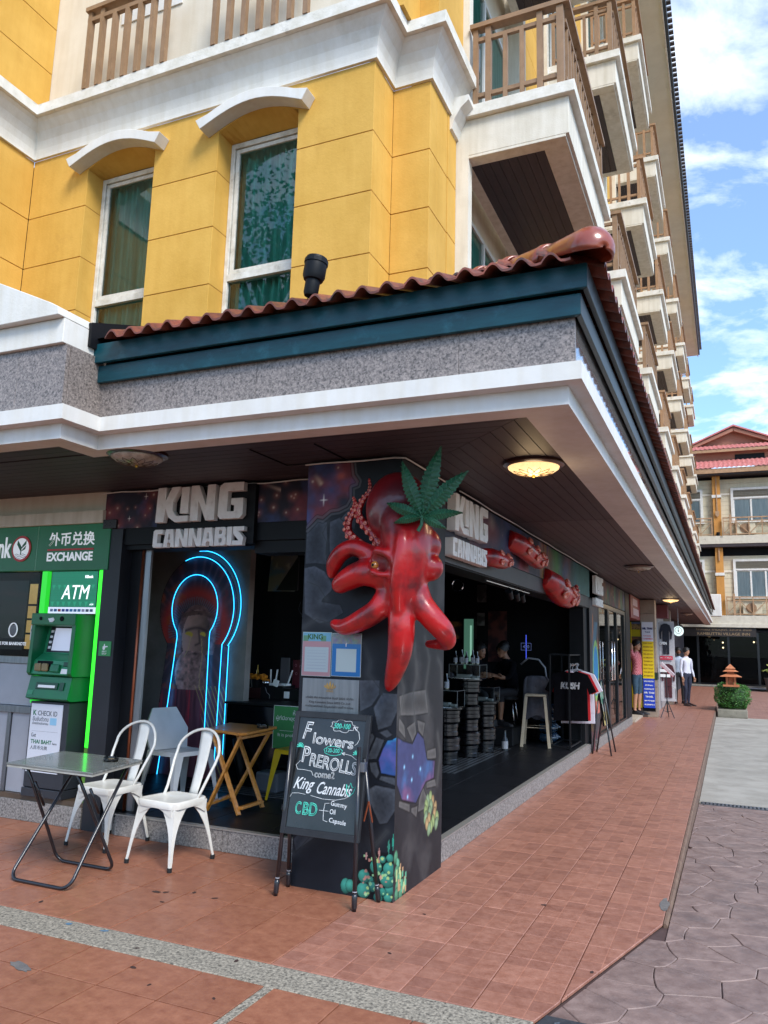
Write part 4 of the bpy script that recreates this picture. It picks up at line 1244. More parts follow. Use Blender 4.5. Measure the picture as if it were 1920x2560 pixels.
# roofs
def tiled_roof(x0, x1, yb, zb, yt, zt, wv=.22, rows=5):
    mb = MB()
    nx = int((x1-x0)/(wv/4))
    for r in range(rows):
        a = r/rows; b = (r+1)/rows
        A = []; B_ = []
        for k in range(nx+1):
            x = x0+(x1-x0)*k/nx; h = .045*(.5+.5*math.cos(2*PI*x/wv))
            A.append((x, yb+(yt-yb)*a, zb+(zt-zb)*a+h+.04)); B_.append((x, yb+(yt-yb)*b, zb+(zt-zb)*b+h))
        mb.sheet(A, B_); mb.sheet([(p[0], p[1], p[2]-.045) for p in A], A)
    return mb
o = ib(tiled_roof(.60, 16, Y0-.3, 10.72, Y0+1.15, 11.42), 'lower_roof', m_ipink); tag(o, kind='stuff')
ib(MB().box(.72, Y0-.26, 10.47, 16, Y0-.20, 10.71), 'fascia_board', m_iwood)
ib(MB().box(.72, Y0-.2, 10.40, 16, Y0+1.2, 10.48), 'eave_soffit', M_['soffit_dk'])
ib(MB().box(.85, Y0+1.15, 11.2, 15, Y0+1.25, 11.9), 'clerestory_wall', m_gable)
ib(MB().box(2.72, Y0+1.11, 11.40, 4.1, Y0+1.16, 11.68), 'louvre_vent', M_['black'])
o = ib(tiled_roof(.55, 16, Y0+.7, 11.93, Y0+1.7, 12.35, rows=3), 'upper_roof', m_ipink); tag(o, kind='stuff')
ib(MB().box(.68, Y0+.72, 11.78, 16, Y0+.78, 11.92), 'fascia_board', m_iwood)
# gable
gx, gz, hw, gb = 2.72, 13.25, 1.95, 12.32
ib(MB().prism([(gx-hw, gb), (gx+hw, gb), (gx, gz-.18)], 'y', Y0+1.75, Y0+1.85), 'gable_wall', m_gable)
for s in (-1, 1):
    ib(MB().beam((gx, Y0+1.5, gz-.14), (gx+s*(hw+.25), Y0+1.5, gb-.10), .22, .16), 'barge_board', m_gable)
    A = [(gx, Y0+1.3, gz), (gx+s*(hw+.4), Y0+1.3, gb-.02)]; 
    ib(MB().prism([(gx, gz+.02), (gx+s*(hw+.45), gb-.08), (gx+s*(hw+.45), gb-.01), (gx, gz+.10)], 'y', Y0+1.3, Y0+9), 'gable_roof', m_ipink)
# dark ground floor with its lettering
ib(MB().box(-3, Y0+2.6, 0, 16, Y0+2.7, 2.9), 'lobby_wall', M_['dark'])
ib(MB().box(-3, Y0+.05, 2.6, 16, Y0+2.6, 2.70), 'lobby_ceiling', M_['dark'])
ib(MB().box(-.1, Y0+.0, 2.38, 3.25, Y0+.05, 2.80), 'sign_board', pm('dark_brown_sign', H('#2a2320'), H('#221c1a'), 5, .5))
ib(MB().box(-3, Y0-.1, -.02, 16, Y0+2.6, .06), 'doorstep', pm('grey_step', H('#8d867c'), H('#7a736a'), 5, .8))
m_gold = flat('faded_gold_lettering', H('#9a8263'), .6)
o = text('sign_lettering', 'RAMBUTTRI VILLAGE INN', (.62, Y0-.004, 2.44), .2, m_gold, None, width=2.35, height=.13); o.parent = inn; o.matrix_parent_inverse = Matrix.Translation(inn.location).inverted()
o = text('sign_lettering', 'โรงแรม รามบุตรี วิลเลจ อินน์', (.55, Y0-.004, 2.63), .2, m_gold, None, width=2.5, height=.15); o.parent = inn; o.matrix_parent_inverse = Matrix.Translation(inn.location).inverted()
for x in (-.1, .62, 2.0, 3.3, 4.7):
    ib(MB().box(x-.05, Y0+.1, .06, x+.05, Y0+.2, 2.6), 'door_frame', m_blackal)
for a, b_ in ((.67, 1.95), (2.05, 3.25), (3.35, 4.65)):
    ib(MB().quad((a, Y0+.15, .06), (b_, Y0+.15, .06), (b_, Y0+.15, 2.6), (a, Y0+.15, 2.6)), 'pane', M_['lobbyglass'], recalc=False)
m_pend = flat('warm_pendant', H('#ffd890'), .5, emis=(1, .75, .4), estr=3)
for (x, z, w_) in ((1.75, 2.1, 'upper of the left pair'), (1.75, 1.85, 'lower of the left pair'), (3.15, 2.15, 'the one at the right')):
    t = empty('pendant_lamp', (x, Y0+.9, z), label='tiny lit pendant lamp in the dark inn lobby, '+w_, cat='pendant lamp', group='lamps in the inn lobby')
    MB().ball((0, 0, 0), .04, n=8, m=6).build('bulb', m_pend, t); MB().tube([(0, 0, .04), (0, 0, 2.6-z)], .006, 5).build('wire', M_['black'], t)

# wall-mounted air conditioner at the end of the canopy
t = empty('outdoor_unit', (1.42, 35.9, 3.3), label='white outdoor unit where the canopy meets the inn', cat='air conditioner')
MB().box(-.35, -.2, 0, .35, .3, 1.05).build('casing', M_['white'], t, bevel=.03)
MB().box(.352, -.12, .1, .36, .22, .95).build('side_grille', M_['grey'], t)

# planter with clipped hedge
t = empty('planter', (2.03, 19.9, -.15), label='square concrete planter with a clipped green hedge beside the walkway', cat='planter')
q = MB(); hw = .43
q.prism([(-.44, -.9), (.42, -.9), (.42, 1.6), (-.44, 1.6)], 'z', 0, .24); q.build('planter_box', pm('weathered_concrete', H('#8a8578'), H('#736e62'), 5, .85, bump=.3, dirt=H('#4e4a40'), dscale=4), t, bevel=.02)
m_leaf = pm('hedge_leaf', H('#447a28'), H('#265216'), 14, .5, rnd=.0)
hr = np.random.default_rng(3)
hv = MB(); N_ = 5200
for k in range(N_):
    # leaves on a rounded box shell
    u, v, w = hr.uniform(-1, 1, 3)
    ax = hr.integers(0, 3); 
    p = np.array([u, v, w]); p[ax] = np.sign(p[ax])*hr.uniform(.8, 1.02)
    p = p/(np.sum(np.abs(p)**3.2)**(1/3.2))*hr.uniform(.9, 1.04)*(1.06 if p[2] > -.5 else .97)
    r = np.linalg.norm(np.clip(np.abs(p)-.72, 0, None)); 
    p *= 1.0-.16*max(0, np.linalg.norm(p)-1.05)
    bump_ = 1+.05*math.sin(p[0]*7+p[1]*5)+.04*math.sin(p[2]*9+p[0]*3)
    c = Vector((p[0]*.50*bump_, .25+p[1]*1.05, .60+p[2]*.40*bump_))
    s = hr.uniform(.016, .032)
    d = Vector(hr.normal(0, 1, 3)).normalized(); e = d.cross(Vector(hr.normal(0, 1, 3))).normalized()
    hv.add([c-d*s, c+e*s*.55, c+d*s, c-e*s*.55], [(0, 1, 2, 3)])
o = hv.build('hedge', m_leaf, t, recalc=False); tag(o, kind='stuff')
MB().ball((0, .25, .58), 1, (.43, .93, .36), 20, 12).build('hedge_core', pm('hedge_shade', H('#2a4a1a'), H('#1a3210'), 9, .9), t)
mb = MB()
for k in range(14): mb.tube([(hr.uniform(-.4, .4), hr.uniform(-.8, .9), .2), (hr.uniform(-.42, .42), hr.uniform(-.75, .9), .5)], .012, 5)
mb.build('stems', pm('hedge_stem', H('#4c3a28'), rough=.8), t)

t.scale = (.88, .88, .88)
# terracotta pagoda lantern standing in the hedge
t = empty('pagoda_lantern', (2.02, 19.4, .70), label='small terracotta pagoda garden lantern standing in the hedge', cat='garden lantern')
m_tc = pm('terracotta_clay', H('#c07a52'), H('#a5623f'), 8, .7)
def roofp(z, w, h, nm):
    mb = MB(); mb.add([(-w, -w, z), (w, -w, z), (w, w, z), (-w, w, z), (-w*.25, -w*.25, z+h), (w*.25, -w*.25, z+h), (w*.25, w*.25, z+h), (-w*.25, w*.25, z+h)],
        [(3, 2, 1, 0), (4, 5, 6, 7), (0, 1, 5, 4), (1, 2, 6, 5), (2, 3, 7, 6), (3, 0, 4, 7)]); return mb.build(nm, m_tc, t)
MB().box(-.21, -.21, -.02, .21, .21, .03).build('base', m_tc, t)
MB().box(-.13, -.13, .03, -.07, -.07, .25).box(.07, -.13, .03, .13, -.07, .25).box(-.13, .07, .03, -.07, .13, .25).box(.07, .07, .03, .13, .13, .25).box(-.06, -.06, .03, .06, .06, .25).build('pillars', m_tc, t)
roofp(.25, .28, .1, 'lower_roof'); MB().box(-.09, -.09, .345, .09, .09, .39).build('neck', m_tc, t); roofp(.39, .2, .09, 'middle_roof')
MB().add([(-.13, -.13, .47), (.13, -.13, .47), (.13, .13, .47), (-.13, .13, .47), (0, 0, .60)], [(3, 2, 1, 0), (0, 1, 4), (1, 2, 4), (2, 3, 4), (3, 0, 4)]).build('upper_roof', m_tc, t)

# potted broad-leaved plant by the inn door
t = empty('potted_plant', (3.75, 36.3, .0), label='broad leaved yellow green plant in a grey pot at the inn door', cat='potted plant')
MB().lathe([(.001, -.12), (.2, -.12), (.28, .42), (.31, .46), (.31, .5), (.001, .46)], n=14).build('pot', pm('grey_pot', H('#6b6a68'), H('#5a5957'), 6, .8), t, smooth=True, auto=40)
m_bl = pm('variegated_leaf', H('#a9ab62'), H('#5f7a38'), 6, .5)
for k in range(16):
    a = k*2.4; tilt = .25+.09*k % 1.1; L_ = .55-.012*k
    d = Vector((math.cos(a)*math.cos(1.3-tilt), math.sin(a)*math.cos(1.3-tilt), math.sin(1.3-tilt)*.9+.1)).normalized()
    s = d.cross(Vector((0, 0, 1))).normalized(); u_ = s.cross(d)
    b = Vector((0, 0, .55+.03*k)); mb = MB(); P_ = []
    for q, w in ((0, .015), (.3, .07), (.6, .10), (.85, .06), (1, .0)):
        c = b+d*L_*q+Vector((0, 0, -.16*q*q)); P_.append((c-s*w, c+u_*.015, c+s*w))
    vs = [v for r_ in P_ for v in r_]; fs = []
    for i in range(4): fs += [(3*i, 3*i+1, 3*i+4, 3*i+3), (3*i+1, 3*i+2, 3*i+5, 3*i+4)]
    mb.add(vs, fs); mb.build('leaf', m_bl, t, smooth=True)
MB().tube([(0, 0, .4), (0, 0, 1.05)], .03, 6).build('stem', m_tc, t)
GALAXY = [(-0.739,2.873),(-0.374,2.856),(-0.362,2.773),(-0.325,2.722),(-0.333,2.69),(-0.377,2.677),(-0.374,2.596),(-0.407,2.541),(-0.477,2.512),(-0.539,2.506),(-0.601,2.46),(-0.647,2.47),(-0.729,2.392)]
STONES = [[(-0.73,2.391),(-0.637,2.455),(-0.566,2.441),(-0.56,2.307),(-0.565,2.229),(-0.554,2.135),(-0.648,2.148),(-0.73,2.143)],[(-0.546,2.441),(-0.463,2.471),(-0.386,2.379),(-0.309,2.245),(-0.475,2.161),(-0.537,2.217),(-0.545,2.306)],[(-0.735,2.116),(-0.654,2.131),(-0.571,2.091),(-0.506,2.003),(-0.51,1.954),(-0.575,1.9),(-0.586,1.878),(-0.439,1.857),(-0.413,1.803),(-0.513,1.744),(-0.598,1.726),(-0.72,1.796)],[(-0.463,2.46),(-0.386,2.534),(-0.34,2.444),(-0.35,2.378)],[(-0.265,1.151),(-0.179,1.194),(-0.128,1.269),(-0.126,1.363),(-0.286,1.357)],[(-0.169,1.182),(-0.105,1.283),(0.004,1.28),(0.011,1.183),(-0.037,1.075),(-0.131,1.04)],[(-0.206,0.85),(-0.144,0.997),(-0.082,0.983),(-0.135,0.857)],[(-0.126,1.027),(-0.065,1.051),(-0.026,1.017),(-0.068,0.995)],[(-0.187,0.833),(-0.136,0.84),(-0.112,0.774),(-0.131,0.733),(-0.175,0.777)],[(-0.117,0.731),(-0.102,0.757),(0.001,0.753),(0.002,0.702)],[(-0.214,0.649),(-0.14,0.696),(0.003,0.684),(0.006,0.553),(-0.049,0.47),(-0.104,0.456)],[(-0.259,0.989),(-0.169,1.02),(-0.153,0.996),(-0.221,0.848),(-0.254,0.846)],[(-0.664,0.369),(-0.534,0.375),(-0.572,0.321),(-0.708,0.221),(-0.732,0.294)]]
BLUEF = [(0.008,1.007),(-0.026,0.988),(-0.063,0.982),(-0.094,0.925),(-0.123,0.852),(-0.102,0.771),(0.003,0.762)]
BLUES = [(0.02,1.005),(0.121,0.97),(0.29,0.936),(0.387,1.006),(0.506,0.95),(0.581,0.797),(0.748,0.772),(0.725,0.65),(0.561,0.646),(0.373,0.534),(0.119,0.597),(0.027,0.706)]
BLOCKS = [[(0.036,1.045),(0.042,1.129),(0.138,1.071),(0.167,0.974)],[(0.175,1.05),(0.332,1.081),(0.362,0.999),(0.29,0.945)],[(0.37,1.088),(0.528,1.057),(0.493,0.96),(0.399,1.009)],[(0.578,0.861),(0.758,0.86),(0.776,0.783),(0.581,0.797)],[(0.574,0.649),(0.754,0.642),(0.784,0.586),(0.577,0.599)],[(0.074,0.601),(0.262,0.549),(0.265,0.493),(0.065,0.561)],[(0.288,0.519),(0.412,0.515),(0.391,0.437),(0.29,0.489)],[(0.034,1.265),(0.222,1.282),(0.53,1.287),(0.593,1.117),(0.28,1.121),(0.065,1.136)],[(0.414,0.467),(0.678,0.466),(0.565,0.565),(0.509,0.627),(0.435,0.55)]]
BALLF = [(-0.202,0.131,0.041),(-0.12,0.197,0.042),(-0.075,0.247,0.022),(-0.025,0.261,0.025),(-0.028,0.194,0.042),(-0.04,0.137,0.053),(-0.203,0.047,0.047),(-0.139,0.076,0.03),(-0.07,0.054,0.025),(-0.02,0.077,0.034),(-0.032,0.028,0.031),(-0.101,0.018,0.031),(-0.003,0.126,0.025),(-0.159,0.113,0.025)]
BALLS = [(0.038,0.26,0.033),(0.075,0.204,0.033),(0.055,0.168,0.033),(0.102,0.117,0.038),(0.071,0.077,0.033),(0.15,0.065,0.033),(0.197,0.037,0.029),(0.13,0.022,0.033),(0.063,0.032,0.033)]
SUCC = [(0.661,0.527),(0.607,0.513),(0.704,0.493),(0.582,0.486),(0.678,0.466),(0.762,0.442),(0.57,0.448),(0.652,0.425),(0.75,0.403),(0.808,0.37),(0.572,0.408),(0.641,0.382),(0.724,0.358),(0.796,0.326),(0.601,0.358),(0.684,0.329),(0.644,0.315)]
ARMS = [[(0.005,-0.12,2.077,0.075),(-0.079,-0.14,2.139,0.06),(-0.185,-0.16,2.201,0.052),(-0.274,-0.17,2.229,0.05),(-0.366,-0.16,2.195,0.05),(-0.432,-0.13,2.125,0.048),(-0.462,-0.1,2.059,0.03)],[(0.037,-0.14,2.024,0.09),(-0.058,-0.18,2.042,0.075),(-0.178,-0.19,2.058,0.068),(-0.29,-0.17,2.024,0.062),(-0.374,-0.14,1.986,0.05)],[(0.049,-0.14,1.952,0.085),(-0.014,-0.17,1.9,0.062),(-0.069,-0.19,1.818,0.058),(-0.189,-0.17,1.752,0.054),(-0.337,-0.12,1.705,0.044),(-0.441,-0.08,1.726,0.026)],[(0.101,-0.16,1.951,0.095),(0.095,-0.19,1.809,0.072),(0.098,-0.19,1.68,0.074),(0.069,-0.15,1.532,0.066),(0.004,-0.09,1.39,0.048),(-0.034,-0.06,1.323,0.028)],[(0.148,-0.14,1.952,0.09),(0.218,-0.15,1.851,0.068),(0.287,-0.13,1.764,0.066),(0.344,-0.08,1.687,0.06),(0.351,-0.02,1.619,0.042),(0.246,0.05,1.607,0.03),(0.172,0.1,1.606,0.024)]]
BODY = [(0.0,-0.08,2.471,0.185),(0.042,-0.12,2.368,0.175),(0.138,-0.16,2.255,0.15),(0.142,-0.19,2.129,0.135),(0.115,-0.17,2.021,0.12),(0.046,-0.22,2.118,0.088),(0.014,-0.22,2.078,0.07),(0.244,-0.13,2.083,0.078),(0.196,-0.22,2.175,0.09),(0.141,-0.15,1.971,0.1),(0.206,-0.05,2.247,0.09),(0.167,-0.04,2.354,0.11)]
TENT = [[(-0.1,-0.12,2.173,0.026),(-0.153,-0.13,2.204,0.025),(-0.236,-0.13,2.254,0.024),(-0.326,-0.12,2.327,0.022),(-0.35,-0.1,2.407,0.02),(-0.328,-0.09,2.473,0.017),(-0.307,-0.08,2.539,0.012),(-0.329,-0.08,2.595,0.005)],[(-0.104,-0.1,2.207,0.026),(-0.123,-0.1,2.27,0.025),(-0.171,-0.1,2.336,0.024),(-0.248,-0.09,2.415,0.022),(-0.285,-0.08,2.483,0.019),(-0.252,-0.08,2.569,0.015),(-0.201,-0.08,2.632,0.011),(-0.21,-0.08,2.715,0.005)]]
LEAF = [(0.286,2.386),(0.409,2.824),(0.151,2.741),(0.584,2.656),(0.038,2.487),(0.541,2.404),(0.095,2.358),(0.436,2.311),(0.27,2.302)]
EYES = [(0.042,-0.3,2.095,0.03),(0.285,-0.2,2.146,0.02)]
# ================================================================ CORNER PILLAR WITH MURAL
pillar = empty('mural_pillar', (-.37, .45, 0), label='corner pillar painted with cracked rocks, a blue galaxy hole and green succulents', cat='pillar')
def pk(o, root):
    o.parent = root; o.matrix_parent_inverse = Matrix.Translation(root.location).inverted(); return o
def pb(mb, name, m, root, **k): return pk(mb.build(name, m, None, **k), root)
pb(MB().box(-.733, .003, 0, -.003, .907, 2.865), 'column_body', M_['black'], pillar)

def rock_shade(U, V, seed):
    n = vnoise(U+3, V+3, 6, seed); f = vnoise(U+1, V+1, 60, seed+3, 2)
    return n, f
def front_paint(U, V):
    n, f = rock_shade(U, V, 11)
    C = np.zeros(U.shape+(3,))+np.array([.008, .010, .015])
    C *= (.8+.5*n[..., None])
    for s in STONES:
        m = inside(U, V, s); d = line_dist(U, V, s, True)
        cx = sum(p[0] for p in s)/len(s); cz = sum(p[1] for p in s)/len(s)
        edge = np.exp(-(d/.045)**1.0); a = np.where(m, .22+.78*edge*(.55+.7*n), 0)
        side = np.clip(.75+(V-cz)*1.6-(U-cx)*1.0, .35, 1.25)
        C = np.where(m[..., None], C*.6+np.array([.075, .085, .105])*(a*side*(.7+.6*f))[..., None], C)
        w = .004+.005*n; k = np.clip(1-d/w, 0, 1)*.8
        C = C*(1-k[..., None]*.95)
    # galaxy corner
    g = inside(U, V, GALAXY); G_ = galaxy(U, V, 3)
    G_ = star4(G_, U, V, -.601, 2.60, .05)
    d = np.hypot((U+.66)*1.0+(V-2.77)*.5, (V-2.77)); 
    t = (U+.69)*.62+(2.80-V)*.78; q = (U+.69)*.78-(2.80-V)*.62
    G_ = mixc(G_, (.5, .36, .28), np.clip(np.exp(-(q/.018)**2)*np.clip(t/.1, 0, 1)*np.clip((.12-t)/.02, 0, 1), 0, 1)*.9)
    G_ = mixc(G_, (.45, .1, .07), np.exp(-(np.hypot((U+.47), (V-2.77)*1.2)/.035)**2)*.8)
    C = np.where(g[..., None], G_, C)
    rim = GALAXY[1:]
    d = line_dist(U, V, rim); C = mixc(C, (.09, .09, .10), np.clip(1-np.abs(d-.012)/.012, 0, 1)*.9); C = mixc(C, (.004, .004, .006), np.clip(1-d/.005, 0, 1)); C = mixc(C, (.004, .004, .006), np.clip(1-np.abs(d-.026)/.004, 0, 1))
    # loose cracks
    for cr_ in [[(-.55, 1.9), (-.62, 1.99), (-.71, 2.02)], [(-.56, 2.44), (-.60, 2.36), (-.566, 2.30), (-.57, 2.2)], [(-.25, 1.6), (-.2, 1.48), (-.21, 1.40), (-.12, 1.3), (-.1, 1.26)], [(-.51, 1.73), (-.62, 1.76), (-.72, 1.70)], [(-.3, 1.17), (-.25, 1.1), (-.29, 1.06)], [(-.05, .42), (-.10, .36), (-.13, .33)], [(-.72, .2), (-.6, .33), (-.5, .40), (-.42, .52)]]:
        d = line_dist(U, V, cr_); C = C*(1-.92*np.clip(1-d/.005, 0, 1)[..., None]); C = mixc(C, (.10, .11, .12), np.exp(-(np.clip(d-.006, 0, 9)/.02))*.25)
    b = inside(U, V, BLUEF); G2 = np.zeros_like(C)+np.array([.03, .075, .24])
    G2 = mixc(G2, (.03, .35, .62), np.clip((vnoise(U, V, 9, 5)-.5)*3, 0, 1)*.8); G2 = mixc(G2, (.16, .09, .30), np.clip((vnoise(U+3, V, 7, 8)-.5)*3, 0, 1)*.8)
    C = np.where(b[..., None], G2, C); d = line_dist(U, V, BLUEF[1:], False); C = C*(1-.95*np.clip(1-d/.007, 0, 1)[..., None])
    # succulents
    m = np.hypot((U+.09)/.19, (V-.09)/.2) < 1.05
    C = np.where((m & (V < .29))[..., None], C*.45, C)
    for (x, z, r) in [(-.33, .055, .036), (-.30, .06, .030)]+BALLF[::-1]:
        d = np.hypot((U-x), (V-z)*(.75 if x < -.28 else 1))/r
        sh = np.clip(1.15-.55*np.hypot((U-x)/r+.25, (V-z)/r-.45), .12, 1.2)
        col_ = np.stack([.05*sh, .30*sh**1.1, .235*sh**1.1], -1)
        C = np.where((d < 1)[..., None], col_, C); C = C*(1-.8*np.clip(1-np.abs(d-1.02)/.09, 0, 1)[..., None]*(V < .35)[..., None])
    r = np.random.default_rng(2)
    for _ in range(40):
        x = -.21+.21*r.random(); z = .02+.24*r.random(); k = .006+.006*r.random()
        C = mixc(C, [(.32, .6, .3), (.45, .2, .16), (.4, .55, .2)][_ % 3], (np.hypot(U-x, V-z) < k)*.9)
    for (x, z, s, c_) in [(-.19, .255, .03, (.5, .28, .26)), (-.10, .285, .03, (.45, .22, .2)), (-.035, .33, .05, (.04, .22, .16)), (-.005, .36, .05, (.03, .28, .2)), (-.085, .14, .02, (.55, .3, .25))]:
        C = mixc(C, c_, ((np.abs(U-x) < .009*(1-np.abs(V-z)/s)) & (np.abs(V-z) < s))*.95)
    C *= (.85+.3*vnoise(U, V, 25, 77, 2))[..., None]
    return C
def side_paint(U, V):
    n, f = rock_shade(U, V, 21)
    C = np.zeros(U.shape+(3,))+np.array([.016, .016, .019])
    C *= (.7+.7*vnoise(U*1.5, V*.3, 5, 31))[..., None]
    C = mixc(C, (.085, .08, .08), np.clip((vnoise(U+2, V, 3.5, 9)-.5)*4, 0, 1)*.5)
    for s in BLOCKS:
        m = inside(U, V, s); d = line_dist(U, V, s, True)
        C = np.where(m[..., None], np.array([.14, .13, .125])*(.35+.8*np.exp(-d/.03)*(.6+.6*n))[..., None], C); C = C*(1-.95*np.clip(1-d/.008, 0, 1)[..., None])
    for cr_ in [[(.3, 1.6), (.35, 1.4), (.28, 1.25), (.33, 1.08)], [(.5, 1.65), (.6, 1.5), (.53, 1.3), (.6, 1.12)], [(.78, 1.5), (.85, 1.45), (.88, 1.3)], [(.05, 1.4), (.12, 1.3), (.05, 1.15)], [(.8, .95), (.86, .8), (.8, .6)]]:
        d = line_dist(U, V, cr_); C = C*(1-.9*np.clip(1-d/.008, 0, 1)[..., None]); C = mixc(C, (.13, .125, .12), np.exp(-np.clip(d-.008, 0, 9)/.02)*.4)
    b = inside(U, V, BLUES); G2 = np.zeros_like(C)+np.array([.05, .055, .14])
    G2 = mixc(G2, (.06, .16, .36), np.clip((vnoise(U, V, 6, 5)-.5)*3, 0, 1)*.8); G2 = mixc(G2, (.20, .08, .17), np.clip((vnoise(U+3, V, 5, 8)-.5)*4, 0, 1)*.8)
    for (x, z) in [(.3, .85), (.29, .70), (.15, .8), (.45, .75), (.22, .6)]: G2 = mixc(G2, (.3, .6, .85), np.exp(-(np.hypot(U-x, V-z)/.012)**2))
    C = np.where(b[..., None], G2, C); d = line_dist(U, V, BLUES, True); C = C*(1-.95*np.clip(1-d/.009, 0, 1)[..., None])
    for (x, z, r) in BALLS:
        d = np.hypot((U-x), (V-z)*.8)/r; sh = np.clip(1.1-.5*np.hypot((U-x)/r+.2, (V-z)/r-.4), .15, 1.1)
        C = np.where((d < 1)[..., None], np.stack([.10*sh, .30*sh, .17*sh], -1), C); C = C*(1-.7*np.clip(1-np.abs(d-1.02)/.1, 0, 1)[..., None]*(V < .3)[..., None])
    r = np.random.default_rng(4)
    for _ in range(30):
        x = .02+.2*r.random(); z = .02+.26*(1-x*3)*r.random()+.01
        C = mixc(C, [(.45, .55, .25), (.5, .3, .16), (.12, .4, .25)][_ % 3], ((np.abs(U-x) < .011) & (np.abs(V-z) < .02))*.9)
    for i, (x, z) in enumerate(SUCC):
        a = .5*math.sin(i*2.3); du = (U-x)*math.cos(a)+(V-z)*math.sin(a); dv = -(U-x)*math.sin(a)+(V-z)*math.cos(a)
        d = np.hypot(du/.032, dv/.042); c_ = [(.36, .46, .19), (.30, .42, .24), (.50, .33, .16)][i % 3]
        C = mixc(C, tuple(q*.3 for q in c_), ((d < 1.15)*1.0)); sh = np.clip(1.1-d*.6, .3, 1)
        C = np.where((d < 1)[..., None], np.array(c_)[None, None]*sh[..., None], C)
    C *= (.85+.3*vnoise(U, V, 25, 78, 2))[..., None]
    return C
pk(paint_panel('front_mural', (-.735, 0, .0), (1, 0, 0), (0, 0, 1), .735, 2.866, .0048, front_paint, M_['paint'], None, -.735, 0), pillar)
pk(paint_panel('side_mural', (0, .0, .0), (0, 1, 0), (0, 0, 1), .909, 2.866, .006, side_paint, M_['paint'], None, 0, 0), pillar)
def dark_paint(U, V): return np.zeros(U.shape+(3,))+np.array([.02, .022, .028])
pb(MB().quad((-.735, 0, 0), (-.735, .909, 0), (-.735, .909, 2.866), (-.735, 0, 2.866)), 'left_face', M_['black'], pillar)

# ---------------------------------------------------------------- octopus
octo = empty('octopus_sculpture', (.05, -.05, 2.1), label='glossy red octopus sculpture wrapped round the corner pillar', cat='sculpture')
def octo_mat():
    m, N, L, B = nodes_of('red_lacquer')
    g = N.new('ShaderNodeNewGeometry'); n = N.new('ShaderNodeTexNoise'); n.inputs['Scale'].default_value = 7; n.inputs['Detail'].default_value = 6
    L.new(g.outputs['Position'], n.inputs['Vector'])
    r = N.new('ShaderNodeValToRGB'); e = r.color_ramp.elements
    e[0].position = .30; e[0].color = (.13, .005, .008, 1); e[1].position = .52; e[1].color = (.46, .006, .008, 1)
    L.new(n.outputs['Fac'], r.inputs[0])
    # darker maroon mantle with a bright vertical stripe : distance from the arms' centre
    vd = N.new('ShaderNodeVectorMath'); vd.operation = 'DISTANCE'; vd.inputs[1].default_value = (.06, -.10, 2.50); L.new(g.outputs['Position'], vd.inputs[0])
    mr = N.new('ShaderNodeMapRange'); mr.inputs[1].default_value = .17; mr.inputs[2].default_value = .34; mr.inputs[3].default_value = 1; mr.inputs[4].default_value = 0
    L.new(vd.outputs['Value'], mr.inputs[0])
    vd2 = N.new('ShaderNodeVectorMath'); vd2.operation = 'DISTANCE'; vd2.inputs[1].default_value = (.02, -.27, 2.12); L.new(g.outputs['Position'], vd2.inputs[0])
    mr2 = N.new('ShaderNodeMapRange'); mr2.inputs[1].default_value = .06; mr2.inputs[2].default_value = .14; mr2.inputs[3].default_value = .8; mr2.inputs[4].default_value = 0
    L.new(vd2.outputs['Value'], mr2.inputs[0])
    mxm = N.new('ShaderNodeMath'); mxm.operation = 'MAXIMUM'; L.new(mr.outputs[0], mxm.inputs[0]); L.new(mr2.outputs[0], mxm.inputs[1])
    mx = N.new('ShaderNodeMix'); mx.data_type = 'RGBA'; L.new(mxm.outputs[0], mx.inputs[0]); L.new(r.outputs[0], mx.inputs[6]); mx.inputs[7].default_value = (.085, .007, .012, 1)
    L.new(mx.outputs[2], B.inputs['Base Color']); B.inputs['Roughness'].default_value = .36; B.inputs['Coat Weight'].default_value = .4; B.inputs['Coat Roughness'].default_value = .12
    b = N.new('ShaderNodeBump'); b.inputs['Strength'].default_value = .25; b.inputs['Distance'].default_value = .01
    n2 = N.new('ShaderNodeTexNoise'); n2.inputs['Scale'].default_value = 22; L.new(g.outputs['Position'], n2.inputs['Vector']); L.new(n2.outputs['Fac'], b.inputs['Height']); L.new(b.outputs[0], B.inputs['Normal'])
    return m
m_red = octo_mat()
def smooth_chain(ch, sub=8):
    P_ = [Vector(c[:3]) for c in ch]; R_ = [c[3] for c in ch]; out = []
    n = len(P_)
    for i in range(n-1):
        p0, p1, p2, p3 = P_[max(i-1, 0)], P_[i], P_[i+1], P_[min(i+2, n-1)]
        for k in range(sub):
            t = k/sub
            q = .5*((2*p1)+(p2-p0)*t+(2*p0-5*p1+4*p2-p3)*t*t+(3*p1-p0-3*p2+p3)*t*t*t)
            out.append((q, R_[i]*(1-t)+R_[i+1]*t))
    out.append((P_[-1], R_[-1])); return out
mb = MB()
for ai, ch in enumerate(ARMS):
    ch = [(x, y, z, r*(1.0, 1.08, 1.12, 1.0, 1.0)[ai]) for x, y, z, r in ch]
    sc_ = smooth_chain(ch, 8)
    mb.tube([p for p, r in sc_], [r*1.2 for p, r in sc_], 14)
    mb.ball(sc_[0][0], sc_[0][1], n=12, m=8); mb.ball(sc_[-1][0], sc_[-1][1]*1.19, n=12, m=8)
bc = smooth_chain([(.03, -.09, 2.47, .17), (.09, -.14, 2.35, .17), (.13, -.19, 2.22, .155), (.125, -.20, 2.10, .14), (.11, -.185, 1.97, .125), (.105, -.17, 1.90, .11)], 8)
mb.tube([p for p, r in bc], [r for p, r in bc], 24)
bc = smooth_chain([(.12, -.27, 2.36, .045), (.15, -.315, 2.24, .055), (.14, -.325, 2.12, .055), (.12, -.305, 1.98, .055), (.105, -.27, 1.86, .045), (.10, -.235, 1.76, .03)], 8)
